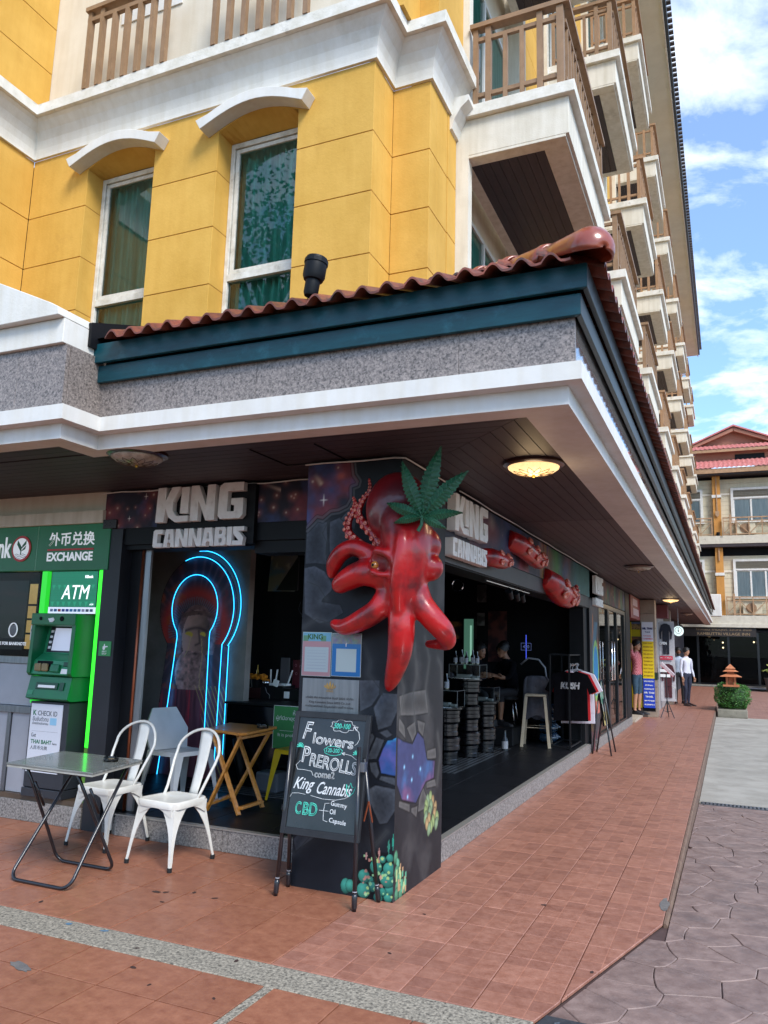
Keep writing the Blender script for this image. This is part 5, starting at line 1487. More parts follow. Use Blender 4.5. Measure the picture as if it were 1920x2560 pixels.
mb.tube([p for p, r in bc], [r for p, r in bc], 16); mb.ball(bc[0][0], bc[0][1])
BODY = [(.015, -.10, 2.49, .215), (.10, -.17, 1.92, .115), (-.005, -.225, 2.13, .10), (.265, -.13, 2.09, .085), (-.01, -.12, 2.2, .10), (.2, -.1, 2.24, .12)]
for i, (x, y, z, r) in enumerate(BODY):
    s3 = (1, .72, 1.12) if i < 2 else (1, .8, 1)
    mb.ball((x, y, z), r*1.05, s3, 20, 14)
# brow ridges and central crest
mb.tube([(-.08, -.26, 2.16), (-.03, -.32, 2.19), (.04, -.335, 2.17), (.10, -.33, 2.11)], [.022, .03, .03, .02], 8)
mb.tube([(-.085, -.27, 2.10), (-.06, -.31, 2.05), (0, -.325, 2.03), (.07, -.31, 2.03)], [.02, .024, .024, .02], 8)
bo = mb.build('octopus_body', m_red, None)
bo.matrix_world = Matrix.Identity(4)
md = bo.modifiers.new('remesh', 'REMESH'); md.mode = 'VOXEL'; md.voxel_size = .0085; md.use_smooth_shade = True
md = bo.modifiers.new('smooth', 'SMOOTH'); md.factor = .7; md.iterations = 26
dg = bpy.context.evaluated_depsgraph_get(); dg.update()
me = bpy.data.meshes.new_from_object(bo.evaluated_get(dg)); bo.modifiers.clear(); bo.data = me; me.name = 'octopus_body'
me.materials.clear(); me.materials.append(m_red)
pk(bo, octo)
m_suck = pm('pink_sucker', H('#c44a3c'), H('#e08a72'), 40, .3, coat=.8)
sk_ = MB(); sk_.lathe([(.001, .0), (.010, .0), (.013, .006), (.010, .010), (.006, .007), (.001, .004)], n=10); skp = sk_.build('sucker', m_suck, None, smooth=True)
skm = skp.data; bpy.data.objects.remove(skp)
def suckers(chain, root, axis=Vector((0, -1, 0)), step=.034, k0=1.0, pair=True):
    sc_ = smooth_chain(chain, 8); acc = 0; last = sc_[0][0]
    for i in range(1, len(sc_)-1):
        p, r = sc_[i]; acc += (p-last).length; last = p
        if acc < step*max(.35, r/.024): continue
        acc = 0; d = (sc_[i+1][0]-sc_[i-1][0]).normalized(); s = d.cross(axis).normalized(); nrm = s.cross(d).normalized()
        if nrm.dot(axis) < 0: nrm = -nrm
        for sgn in ((-1, 1) if pair else (0,)):
            n_ = (nrm+s*sgn*.55).normalized(); c = p+n_*r*.93
            o = bpy.data.objects.new('sucker', skm); COL.objects.link(o); o.parent = root; o.matrix_parent_inverse = Matrix.Translation(root.location).inverted()
            q = n_.to_track_quat('Z', 'Y'); k = k0*max(.3, r/.024); o.matrix_basis = Matrix.Translation(c) @ q.to_matrix().to_4x4() @ Matrix.Diagonal((k, k, k, 1))
for ch in TENT:
    ch = [(x, y, z, r*1.35) for x, y, z, r in ch]
    sc_ = smooth_chain(ch, 6); mb = MB(); mb.tube([p for p, r in sc_], [r for p, r in sc_], 10)
    pb(mb, 'tentacle', m_red, octo, smooth=True); suckers(ch, octo)
# eyes
m_eye = pm('amber_eye', H('#8a4a1c'), H('#c98a3a'), 40, .1, coat=1)
for (x, y, z, r) in [(-.050, -.300, 2.095, .026), (.285, -.16, 2.11, .02)]:
    pb(MB().ball((x, y, z), r, n=14, m=10), 'eye', m_eye, octo, smooth=True); pb(MB().ball((x-.004, y-r*.72, z), r*.42, n=10, m=8), 'pupil', M_['dark'], octo, smooth=True)
for k in range(3): pb(MB().box(-.105-.003*k, -.265, 2.115-.035*k, -.07-.003*k, -.23, 2.14-.035*k), 'gill_plate', m_red, octo, bevel=.005)

# ---------------------------------------------------------------- leaf
leaf = empty('leaf_ornament', (.28, -.3, 2.38), label='large green seven fingered hemp leaf ornament above the octopus head', cat='leaf ornament')
m_lf = pm('dark_green_leaf_paint', H('#205c3e'), H('#16482f'), 18, .5, bump=.3, bscale=80)
m_vein = pm('leaf_vein', H('#2f6b48'), rough=.5)
c0 = Vector((LEAF[0][0], -.345, LEAF[0][1]))
for k, (tx, tz) in enumerate(LEAF[1:8]):
    tip = Vector((tx, -.40 if k < 3 else -.37, tz)); d = tip-c0; L_ = d.length; d.normalize()
    s = d.cross(Vector((0, -1, 0))).normalized(); nrm = Vector((0, -1, 0)); nrm = (nrm-d*nrm.dot(d)).normalized()
    W = [.055, .045, .05, .034, .032, .024, .028][k]; n = 15; vs = []; 
    for i in range(n+1):
        t = i/n; w = W*(math.sin(PI*min(1, t*1.02)**.85)**.9 if 0 < t < 1 else 0)+.002
        for ph in (0, 1):
            wz = w*(1.12 if ph == 0 else .86); tt = t+(.0 if ph == 0 else .035)
            if i == n and ph == 1: continue
            c = c0+d*L_*min(1, tt)+nrm*(.03*math.sin(PI*t)-.03*t*t)
            vs.append((c-s*wz-nrm*.012, c+nrm*.004, c+s*wz-nrm*.012))
    flat_ = [v for r_ in vs for v in r_]; m_n = len(vs); fs = []
    for i in range(m_n-1): fs += [(3*i, 3*i+1, 3*i+4, 3*i+3), (3*i+1, 3*i+2, 3*i+5, 3*i+4)]
    o = pb(MB().add(flat_, fs), 'leaflet', m_lf, leaf); md = o.modifiers.new('t', 'SOLIDIFY'); md.thickness = .010
    mv = MB()
    for i in range(1, 11):
        t = i/11.5; w = W*math.sin(PI*t)*.8
        a = c0+d*L_*t+nrm*(.03*math.sin(PI*t)-.03*t*t+.006)
        for sg in (-1, 1): mv.tube([a, a+d*L_*.06+s*sg*w-nrm*.008], .0016, 4)
    mv.tube([c0+nrm*.006, c0+d*L_*.5+nrm*.028, c0+d*L_*.97-nrm*.024], .0022, 5)
    pb(mv, 'leaf_veins', m_vein, leaf)
pb(MB().tube([c0, c0+Vector((-.005, .0, -.05)), Vector((LEAF[8][0]-.01, -.35, LEAF[8][1]-.005))], [.012, .011, .013], 8), 'leaf_stem', m_lf, leaf)
pb(MB().tube([c0+Vector((0, .01, 0)), (c0.x-.05, -.12, c0.z)], .012, 6), 'wall_bracket', M_['black'], leaf)

# ---------------------------------------------------------------- notices on the pillar
def notice(x0, z0, x1, z1, fn, label, cat='poster', group=None, y=-.004, m=None, holder=True):
    t = empty('poster', ((x0+x1)/2, y, z0), label=label, cat=cat, group=group)
    pb(MB().box(x0, y, z0, x1, -.0008, z1), 'backing', M_['txt_w'], t)
    pk(paint_panel('printed_face', (x0+.003, y-.0012, z0+.003), (1, 0, 0), (0, 0, 1), x1-x0-.006, z1-z0-.006, .003, fn, m or M_['print'], None, 0, 0), t)
    if holder: pb(MB().quad((x0-.006, y-.004, z0-.006), (x1+.006, y-.004, z0-.006), (x1+.006, y-.004, z1+.006), (x0-.006, y-.004, z1+.006)), 'clear_sleeve', M_['clear'], t, recalc=False)
    return t
def poster_pink(U, V):
    h = V.max(); w = U.max(); C = np.zeros(U.shape+(3,))+np.array([.75, .75, .78])
    C = np.where((V > h*.80)[..., None], np.array([.25, .55, .75]), C)
    C = mixc(C, (.15, .35, .12), ((V > h*.78) & (V < h*.93) & (np.sin(U*90)+np.sin(U*47) > .4))*.8)
    band = (V < h*.8) & ((V > h*.66) | (V < h*.09) | (U < w*.07) | (U > w*.93)); C = np.where(band[..., None], np.array([.78, .36, .40]), C)
    lines = (V < h*.58) & (V > h*.15) & (np.sin(V*300) > .3) & (U > w*.16) & (U < w*.84); return mixc(C, (.6, .58, .66), lines*.5)
def poster_blue(U, V):
    h = V.max(); w = U.max(); C = np.zeros(U.shape+(3,))+np.array([.02, .22, .62])
    top = V > h*.76; G_ = np.stack([.25+.4*vnoise(U, V, 60, 3), .22+.4*vnoise(U, V, 50, 4), .3+.4*vnoise(U, V, 70, 6)], -1); C = np.where(top[..., None], G_*.8, C)
    C = np.where(((V > h*.10) & (V < h*.64) & (U > w*.15) & (U < w*.85))[..., None], np.array([.78, .78, .78]), C)
    return C
t = notice(-.72, 1.37, -.495, 1.668, poster_pink, 'pink and white notice, left of the pair on the pillar')
pk(text('poster_title', 'KING', (-.68, -.0075, 1.62), .05, flat('poster_green', H('#2c5a2a')), None, bold=.001), t)
t = notice(-.49, 1.375, -.268, 1.664, poster_blue, 'blue notice with a blank white panel, right of the pair on the pillar')
pk(text('poster_mark', 'f', (-.385, -.0075, 1.575), .035, M_['txt_w'], None, bold=.001), t)
t = empty('brushed_plaque', (-.49, -.01, 1.13), label='grey metal company plaque under the two notices on the pillar', cat='plaque')
pb(MB().box(-.705, -.008, 1.13, -.275, -.001, 1.355), 'plate', M_['steel'], t, bevel=.002)
m_gold2 = flat('gold_print', H('#a8864a'), .4, metal=.5)
for k, (dx_, h_) in enumerate([(-.035, .03), (-.02, .045), (0, .058), (.02, .045), (.035, .03)]):
    pb(MB().prism([(-.49+dx_*.3, 1.285), (-.49+dx_-.008+dx_*.1, 1.285+h_*.6), (-.49+dx_*1.15, 1.285+h_), (-.49+dx_+.008-dx_*.1, 1.285+h_*.5)], 'y', -.0112-.0002*k, -.0085), 'emblem', m_gold2, t)
for s_, x_, z_, w_, mm in (('KING', -.515, 1.268, .05, m_gold2), ('บริษัท คิง คานนาบิส ซินส์ 2022 จำกัด', -.672, 1.222, .36, M_['txt_k']), ('King Cannabis Since 2022 Co.,Ltd', -.645, 1.192, .31, M_['txt_k']), ('ทะเบียนพาณิชย์ ข้อมูลบริษัท เลขที่ ทะเบียน', -.672, 1.165, .36, M_['txt_k'])):
    pk(text('plaque_text', s_, (x_, -.0142 if mm is not m_gold2 else -.0105, z_), .02, mm, None, width=w_, depth=.0004), t)

# ================================================================ SHOP FRONT : lintels, panels, letters
shop = empty('shop_fascia', (-1.5, .5, 2.4), label='dark shop fascia with painted galaxy panels around both sides of the corner', cat='shop fascia')
pb(MB().box(-3.05, .49, 2.40, -.74, .70, 2.86), 'lintel', M_['black'], shop)
pb(MB().box(-3.0, .52, 2.36, -1.5, .74, 2.399), 'shutter_box', M_['black'], shop); pb(MB().box(-1.498, .52, 2.30, -.74, .74, 2.399), 'shutter_box', M_['black'], shop)
pb(MB().box(-.30, .912, 2.25, -.065, 8.2, 2.86), 'lintel', M_['black'], shop)
pb(MB().box(-.062, .912, 2.26, -.045, 8.2, 2.43), 'grey_beam', pm('grey_beam', H('#3a3838'), H('#2e2d2e'), 4, .5), shop)
def gal_a(U, V):
    C = galaxy(U+4, V+2, 8); C = star4(C, U, V, -2.62, 2.82, .035); C = star4(C, U, V, -2.79, 2.63, .03); return C*1.1
def gal_b(U, V):
    C = galaxy(U+9, V+5, 12); q = (U+1.36)+(V-2.86)*-.0
    C = mixc(C, (.5, .38, .33), np.exp(-((V-2.80+ (U+1.25)*.35)/.015)**2)*np.clip((U+1.40)/.15, 0, 1)*(U < -1.25)*.8); return C*1.1
pk(paint_panel('galaxy_panel', (-3.07, .478, 2.545), (1, 0, 0), (0, 0, 1), .615, .335, .005, gal_a, M_['paint'], None, -3.07, 2.545), shop)
pk(paint_panel('galaxy_panel', (-1.46, .478, 2.545), (1, 0, 0), (0, 0, 1), .72, .325, .005, gal_b, M_['paint'], None, -1.46, 2.545), shop)
pb(MB().box(-3.07, .480, 2.545, -2.455, .4895, 2.878), 'panel_board', M_['black'], shop); pb(MB().box(-1.46, .480, 2.545, -.74, .4895, 2.868), 'panel_board', M_['black'], shop)
pb(MB().box(-2.45, .44, 2.37, -1.465, .489, 2.862), 'sign_back', M_['black'], shop)
def side_gal(U, V):
    C = galaxy(U*.8, V, 18)*.9
    C = mixc(C, (.02, .045, .10), np.clip(1-np.abs(U-2.6)/.9, 0, 1)*.7)
    C = mixc(C, (.30, .16, .05), np.clip(1-np.abs(U-4.7)/.45, 0, 1)*.8*(vnoise(U, V*.3, 8, 3) > .35)); C = mixc(C, (.06, .20, .05), np.clip(1-np.abs(U-5.45)/.5, 0, 1)*.9); C = mixc(C, (.03, .12, .11), np.clip((U-6.2)/.8, 0, 1)*.9)
    C = mixc(C, (.10, .10, .12), np.clip(1-np.abs(U-6.2)/.35, 0, 1)*.6)
    C = mixc(C, (.20, .05, .06), np.clip(1-np.hypot((U-2.35)/.35, (V-2.68)/.16), 0, 1)); C = mixc(C, (.3, .25, .22), np.clip(1-np.hypot((U-2.35)/.16, (V-2.78)/.1), 0, 1)*.6)
    return C*(.7+.6*vnoise(U, V, 12, 40))[..., None]
pk(paint_panel('painted_panel', (-.03, .912, 2.43), (0, 1, 0), (0, 0, 1), 7.2, .435, .016, side_gal, M_['paint'], None, .912, 2.43), shop)
pb(MB().box(-.0445, .912, 2.432, -.033, 8.11, 2.863), 'panel_board', M_['black'], shop)
LET = {
 'K': [(0, 0), (.03, 1), (.25, 1), (.25, .62), (.40, 1), (.62, 1), (.45, .58), (.45, .33), (.55, .17), (.86, .17), (.86, .0), (.52, -.01), (.34, .14), (.26, .38), (.22, 0)],
 'I': [(0, .23), (.02, .98), (.22, .98), (.21, .22)],
 'N': [(0, 0), (0, 1), (.2, 1), (.40, .42), (.42, 1), (.62, 1), (.62, 0), (.40, 0), (.2, .55), (.2, 0)],
 'G': [(.06, 0), (0, .1), (.02, .9), (.12, 1), (.62, 1), (.62, .76), (.24, .76), (.23, .2), (.40, .2), (.40, .38), (.32, .38), (.32, .56), (.62, .56), (.62, .1), (.54, 0)],
 'C': [(.05, 0), (0, .1), (.02, .9), (.1, 1), (.5, 1), (.5, .74), (.24, .74), (.22, .24), (.48, .24), (.48, 0)],
 'A': [(0, 0), (.10, 1), (.46, 1), (.56, 0), (.38, 0), (.36, .24), (.295, .24), (.295, .42), (.34, .42), (.31, .74), (.25, .74), (.22, .42), (.285, .42), (.285, .24), (.22, .24), (.2, 0)],
 'B': [(0, 0), (0, 1), (.255, 1), (.255, .82), (.2, .82), (.2, .62), (.33, .62), (.33, .82), (.265, .82), (.265, 1), (.46, 1), (.52, .9), (.52, .6), (.46, .52), (.54, .44), (.54, .08), (.46, 0), (.275, 0), (.275, .18), (.34, .18), (.34, .4), (.2, .4), (.2, .18), (.265, .18), (.265, 0)],
 'i': [(0, 0), (.0, 1), (.22, 1), (.22, 0)],
 'S': [(0, 0), (0, .25), (.3, .25), (.03, .62), (.03, 1), (.54, 1), (.54, .76), (.27, .76), (.52, .42), (.48, 0)]}
m_let = pm('worn_white_letter_face', H('#f2f0ee'), H('#e4e0dd'), 12, .6, dirt=H('#b5aea8'), dscale=12, dlo=.6, dhi=.8)
def word(letters, a0, a1, z0, z1, side, root, face, th):
    tot = sum(w for _, w, _ in letters); s = (a1-a0)/tot; x = a0; h = z1-z0
    for ch, adv, dz in letters:
        poly = [(x+u*s, z0+(v)*h+dz*h) for u, v in LET[ch]]
        mb = MB(); mb.prism(poly, 'x' if side else 'y', face, face+th)
        pb(mb, 'letter', m_let, root, bevel=.003); x += adv*s
KING = [('K', .64, 0), ('I', .27, 0), ('N', .70, .0), ('G', .62, .02)]
CANN = [('C', .54, 0), ('A', .60, 0), ('N', .66, 0), ('N', .66, 0), ('A', .60, 0), ('B', .58, 0), ('i', .25, 0), ('S', .54, 0)]
sg = empty('shop_sign', (-1.98, .42, 2.3), label='raised white KING CANNABIS letters over the keyhole mural', cat='shop sign')
word(KING, -2.425, -1.545, 2.565, 2.865, False, sg, .385, .054); word(CANN, -2.44, -1.525, 2.352, 2.505, False, sg, .39, .049)
pb(MB().box(-2.4, .4395, 2.52, -1.56, .4495, 2.55), 'mounting_rail', M_['black'], sg)
sg = empty('shop_sign', (.02, 1.5, 2.3), label='raised white KING CANNABIS letters on the side fascia behind the leaf', cat='shop sign')
word(KING, 1.02, 1.955, 2.51, 2.815, True, sg, -.028, .075); word(CANN, .97, 1.93, 2.30, 2.45, True, sg, -.028, .075)
pb(MB().box(-.044, .97, 2.30, -.0295, 1.95, 2.429), 'mounting_rail', M_['black'], sg)
# red tentacles hanging from the side fascia
def hang(chain, label):
    t = empty('tentacle_sculpture', chain[0][:3], label=label, cat='sculpture', group='red tentacles on the side fascia')
    sc_ = smooth_chain(chain, 8); mb = MB(); mb.tube([p for p, r in sc_], [r for p, r in sc_], 14); mb.ball(sc_[-1][0], sc_[-1][1], n=12, m=8); pb(mb, 'tentacle', m_red, t, smooth=True)
    suckers(chain, t, Vector((.75, -.55, .1)).normalized(), .05, .75)
hang([(-.05, 2.02, 2.41, .075), (.03, 2.10, 2.41, .085), (.07, 2.30, 2.40, .08), (.07, 2.50, 2.41, .06), (.05, 2.66, 2.45, .03)], 'short red tentacle beside the side lettering')
hang([(-.05, 3.0, 2.70, .10), (.03, 3.15, 2.66, .11), (.08, 3.45, 2.60, .10), (.09, 3.8, 2.55, .085), (.08, 4.05, 2.60, .06), (.06, 4.2, 2.68, .025)], 'red tentacle curling out of the middle of the side fascia')
hang([(-.05, 4.7, 2.46, .12), (.03, 4.9, 2.38, .15), (.08, 5.2, 2.28, .15), (.1, 5.6, 2.24, .11), (.1, 6.0, 2.32, .06), (.09, 6.2, 2.46, .025)], 'largest red tentacle drooping below the green end of the fascia')
# spotlights under the side fascia
for k, y in enumerate((3.45, 3.75, 4.0)):
    t = empty('spotlight', (-.14, y, 2.25), label=('nearest', 'middle', 'furthest')[k]+' black spotlight under the side fascia', cat='spotlight', group='spotlights under the side fascia')
    MB().tube([(0, 0, 0), (0, 0, -.06)], .008, 6).build('arm', M_['black'], t); T = Matrix.Rotation(.9, 3, 'X')
    MB().lathe([(.001, -.06), (.03, -.06), (.04, .06), (.001, .055)], (0, 0, -.09), 12, T).build('lamp_head', M_['black'], t, smooth=True, auto=40)
MB_t = MB(); MB_t.tube([(-.13, 2.5, 2.235), (-.13, 4.3, 2.235)], .008, 6); tag(MB_t.build('light_track', M_['chrome']), 'thin metal light track below the side fascia', 'light track')
# socket box on the fascia end
t = empty('socket_box', (-3.0, .47, 2.56), label='small black double socket at the lower left of the galaxy panel', cat='socket')
pb(MB().box(-3.06, .45, 2.545, -2.91, .477, 2.625), 'box', pm('dusty_black', H('#2b2a2e'), rough=.5), t, bevel=.003)
for i in range(2):
    for a, b_ in ((0, .012), (.018, .0), (0, -.014)): pb(MB().box(-3.03+i*.055+a-.003, .4485, 2.585+b_-.003, -3.03+i*.055+a+.003, .4499, 2.585+b_+.003), 'socket_hole', M_['dark'], t)
# ================================================================ LEFT OF THE SHOP : black column, bank
m_col = pm('charcoal_column_paint', H('#1b1d24'), H('#15171d'), 4, .5, dirt=H('#5a5c62'), dscale=14, dlo=.70, dhi=.76)
c = MB(); c.prism([(-3.03, .47), (-2.84, .47), (-2.84, .62), (-3.03, .62)], 'z', .0, 2.54)
tag(c.build('black_column', m_col), 'charcoal painted column between the bank machine and the keyhole mural', 'pillar')
t = empty('shutter_track', (-2.66, .62, .17), label='steel shutter guide standing beside the charcoal column', cat='shutter track')
pb(MB().box(-2.838, .60, .17, -2.72, .63, 2.36), 'channel', M_['black'], t); pb(MB().box(-2.672, .595, .17, -2.615, .62, 2.36), 'channel', M_['steel'], t); pb(MB().box(-2.718, .61, .17, -2.674, .63, 2.36), 'guide', M_['grey'], t)
tag(MB().tube([(-2.696, .592, .17), (-2.696, .592, 2.36)], .014, 10).build('copper_pipe', M_['copper'], smooth=True), 'thin upright copper coloured pipe inside the shutter guide', 'pipe')

bank = empty('bank_front', (-4, .5, .17), label='green bank exchange front with sign boards and counter window at far left', cat='bank front')
m_bg = pm('bank_green', H('#04502c'), H('#035f36'), 3, .35)
m_bg.node_tree.nodes['Principled BSDF'].inputs['Emission Color'].default_value = (*H('#0a8a4c'), 1)
m_bg.node_tree.nodes['Principled BSDF'].inputs['Emission Strength'].default_value = .03
m_glow = flat('lit_green_strip', H('#22cc22'), .4, emis=(.03, .95, .02), estr=.72)
m_glow2 = flat('half_lit_green_strip', H('#18951c'), .4, emis=(.02, .5, .03), estr=.5)
m_silver = pm('silver_panel', H('#a6a8b0'), H('#9c9ea6'), 3, .4, metal=.2)
pb(MB().box(-7, .50, 2.72, -3.055, .9, 2.90), 'upper_wall', M_['beige'], bank)
pb(MB().box(-7, .44, 2.60, -3.06, .9, 2.715), 'wall_beam', M_['cream'], bank, bevel=.004)
pb(MB().box(-7, .46, 2.18, -3.842, .52, 2.597), 'sign_board', m_bg, bank, bevel=.003)
pb(MB().box(-3.836, .46, 2.18, -2.975, .52, 2.597), 'sign_board', m_bg, bank, bevel=.003)
pb(MB().box(-3.8415, .4605, 2.18, -3.8365, .515, 2.597), 'board_joint', flat('pale_joint', H('#8fbfa0')), bank)
m_sr = flat('emblem_red', H('#c01a20'), .4)
m_lw = flat('backlit_white', H('#e4e6ea'), .4, emis=(.9, .95, 1), estr=.12)
y = .455
def disc(cx, cz, r, rz, y0, m, nm, root, n=28): pb(MB().prism([(cx+r*math.cos(2*PI*k/n), cz+rz*math.sin(2*PI*k/n)) for k in range(n)], 'y', y0, .4595), nm, m, root)
disc(-4.03, 2.39, .122, .122, .452, m_sr, 'emblem_ring', bank); disc(-4.03, 2.39, .100, .100, .449, m_lw, 'emblem_disc', bank)
m_lg = flat('emblem_green', H('#0a5a38'))
for poly in ([(-4.035, 2.37), (-4.025, 2.41), (-4.075, 2.47), (-4.08, 2.43)], [(-4.02, 2.39), (-4.012, 2.42), (-3.965, 2.47), (-3.968, 2.43)], [(-4.02, 2.365), (-4.01, 2.38), (-3.965, 2.42), (-3.975, 2.385)], [(-4.033, 2.335), (-4.022, 2.335), (-4.020, 2.41), (-4.030, 2.40)]):
    pb(MB().prism(poly, 'y', .4465, .4488), 'emblem_leaf', m_lg, bank)
for k in range(3):
    pb(MB().tube([(-4.10+i*.014, .4485, 2.335-.016*k+.006*math.sin(i*1.1)) for i in range(11)], .0028, 5), 'emblem_wave', M_['grey'], bank)
pk(text('bank_name', 'KBank', (-4.60, .457, 2.305), .25, m_lw, None, width=.44, height=.2, bold=.006, depth=.002), bank)
pk(text('exchange_cn', '外币兑换', (-3.69, .457, 2.405), .15, m_lw, None, width=.545, height=.125, bold=.002, depth=.002), bank)
pk(text('exchange_en', 'EXCHANGE', (-3.70, .457, 2.265), .1, m_lw, None, width=.545, height=.082, bold=.003, depth=.002), bank)
pb(MB().box(-3.70, .456, 2.362, -3.15, .4595, 2.378), 'red_rule', m_sr, bank)
pb(MB().box(-7, .49, 1.40, -3.80, .52, 2.175), 'window_frame_back', M_['dark'], bank) if False else None
# counter window
pb(MB().box(-7, .50, 1.34, -3.76, .56, 1.40), 'window_sill', M_['steel'], bank); pb(MB().box(-3.80, .50, 1.40, -3.765, .55, 2.178), 'window_jamb', M_['dark'], bank)
pb(MB().quad((-7, .52, 1.4), (-3.8, .52, 1.4), (-3.8, .52, 2.178), (-7, .52, 2.178)), 'pane', M_['clear'], bank, recalc=False)
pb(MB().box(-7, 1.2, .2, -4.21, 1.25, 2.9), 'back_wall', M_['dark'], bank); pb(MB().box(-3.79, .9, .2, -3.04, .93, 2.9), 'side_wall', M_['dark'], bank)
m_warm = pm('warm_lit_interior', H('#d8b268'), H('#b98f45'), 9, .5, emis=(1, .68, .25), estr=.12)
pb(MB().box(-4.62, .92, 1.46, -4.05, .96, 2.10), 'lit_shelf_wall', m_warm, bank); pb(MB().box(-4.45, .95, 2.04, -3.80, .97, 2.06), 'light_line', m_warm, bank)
for k in range(3): pb(MB().box(-4.62, .89, 1.60+.14*k, -4.05, .919, 1.62+.14*k), 'shelf', M_['dark'], bank)
pb(MB().box(-4.9, .54, 1.46, -3.985, .56, 2.10), 'dark_blind', pm('dark_blind', H('#0b0c10'), H('#121418'), 12, .5, st=(8, 1, 1)), bank)
disc2 = MB(); n = 28
pb(MB().tube([(-4.10+.052*math.cos(2*PI*k/n), .517, 1.64+.062*math.sin(2*PI*k/n)) for k in range(n)], .006, 6, closed=True), 'speaker_ring', m_lw, bank)
for r_ in range(9):
    zz_ = 1.60+r_*.01; w = math.sqrt(max(0, 1-((zz_-1.64)/.055)**2))*.042
    pb(MB().box(-4.10-w, .514, zz_-.0022, -4.10+w, .517, zz_+.0022), 'speaker_slot', M_['grey'], bank)
pk(text('window_notice', 'FEE FOR BANKNOTE', (-4.29, .515, 1.50), .05, m_lw, None, width=.375, height=.03, bold=.001), bank)
t = notice(-3.86, 1.555, -3.795, 1.70, lambda U, V: mixc(np.zeros(U.shape+(3,))+.62, (.05, .08, .12), (np.abs(np.hypot(U-U.max()/2, V-.095)-.022) < .004)*1.0), 'small white no smoking notice inside the bank window', 'notice', y=.512, holder=False) if False else None
ns_ = empty('no_smoking_notice', (-3.84, .515, 1.55), label='small white no smoking notice on the bank window', cat='notice')
def nosmoke(U, V):
    C = np.zeros(U.shape+(3,))+.6; d = np.hypot(U-.034, V-.09); k = (np.abs(d-.024) < .0035) | ((d < .024) & (np.abs(U-.034+V-.09) < .004)) | ((np.abs(V-.09) < .003) & (np.abs(U-.034) < .016))
    C = mixc(C, (.02, .03, .05), k*1.0); return mixc(C, (.2, .22, .25), ((V < .045) & (np.sin(V*500) > .2) & (U > .01) & (U < .06))*.8)
pk(paint_panel('printed_face', (-3.875, .514, 1.55), (1, 0, 0), (0, 0, 1), .07, .135, .002, nosmoke, M_['print'], None), ns_)
# panelled counter front
pb(MB().box(-7, .52, .965, -3.765, .60, 1.335), 'counter_panel', m_silver, bank, bevel=.003)
pb(MB().box(-7, .50, .90, -3.76, .60, .962), 'counter_rail', M_['steel'], bank, bevel=.003)
pb(MB().box(-4.01, .53, .215, -3.78, .60, .897), 'counter_panel', m_silver, bank, bevel=.003); pb(MB().box(-7, .53, .215, -4.06, .60, .897), 'counter_panel', m_silver, bank, bevel=.003); pb(MB().box(-4.055, .515, .215, -4.015, .60, .897), 'mullion', M_['steel'], bank)
pb(MB().box(-7, .49, .17, -3.05, .75, .212), 'base_ledge', pm('brown_ledge', H('#5b4a3a'), H('#4a3c30'), 4, .5), bank)
joint_run('granite_slab', 'x', -7, -3.05, [-6.2, -5.5, -4.8, -4.1, -3.72], lambda b, s, e: b.box(s, .475, .001, e, .60, .168), plinth, M_['granite_step'])
# glowing strips either side of the machine
for nm, x0, x1, m in (('green_strip', -3.765, -3.70, m_glow2), ('green_strip', -3.085, -2.99, m_glow)):
    pb(MB().box(x0, .485, .66 if x0 > -3.2 else 1.0, x1, .60, 2.178), nm, m, bank, bevel=.003)
pb(MB().box(-3.085, .485, .213, -2.99, .60, .655), 'green_strip', pm('dull_green', H('#5d8a2c'), H('#4b7424'), 5, .5), bank)
pb(MB().box(-2.988, .48, .213, -2.975, .60, 2.178), 'strip_edge', flat('olive_edge', H('#4a4a34')), bank)
pb(MB().box(-3.70, .70, .2, -3.09, .80, 2.178), 'niche_back', flat('niche_green', H('#04301e')), bank)

# ATM
atm = empty('cash_machine', (-3.46, .6, .213), label='green bank cash machine with white notice on its lower door', cat='cash machine')
m_ag = pm('machine_green', H('#066a3c'), H('#05603a'), 3, .3); m_agd = pm('machine_dark_green', H('#034226'), H('#033a22'), 3, .35); m_agl = pm('machine_pale_green', H('#2e8a5f'), H('#277d55'), 3, .35)
m_adk = pm('machine_charcoal', H('#2c2f36'), H('#262930'), 4, .45)
pb(MB().box(-3.725, .46, .29, -3.27, .78, 1.02), 'lower_cabinet', m_adk, atm, bevel=.006); pb(MB().box(-3.73, .45, .214, -3.265, .78, .285), 'plinth_box', m_adk, atm, bevel=.004)
# side profile extruded along x (y,z)
prof_lo = [(.455, 1.03), (.40, 1.05), (.44, 1.24), (.78, 1.24), (.78, 1.03)]
pb(MB().prism(prof_lo, 'x', -3.735, -3.245), 'dispenser_section', m_ag, atm, bevel=.005)
prof_up = [(.44, 1.245), (.40, 1.26), (.43, 1.38), (.52, 1.44), (.56, 1.68), (.40, 1.685), (.40, 1.78), (.78, 1.78), (.78, 1.245)]
pb(MB().prism(prof_up, 'x', -3.70, -3.255), 'console_body', m_agl, atm, bevel=.003)
for x0, x1 in ((-3.735, -3.695), (-3.26, -3.215)):
    pb(MB().prism([(.41, 1.243), (.385, 1.27), (.40, 1.79), (.78, 1.79), (.78, 1.243)], 'x', x0, x1), 'side_cheek', m_ag, atm, bevel=.004)
pb(MB().box(-3.735, .385, 1.69, -3.215, .40, 1.792), 'top_visor', m_ag, atm, bevel=.004)
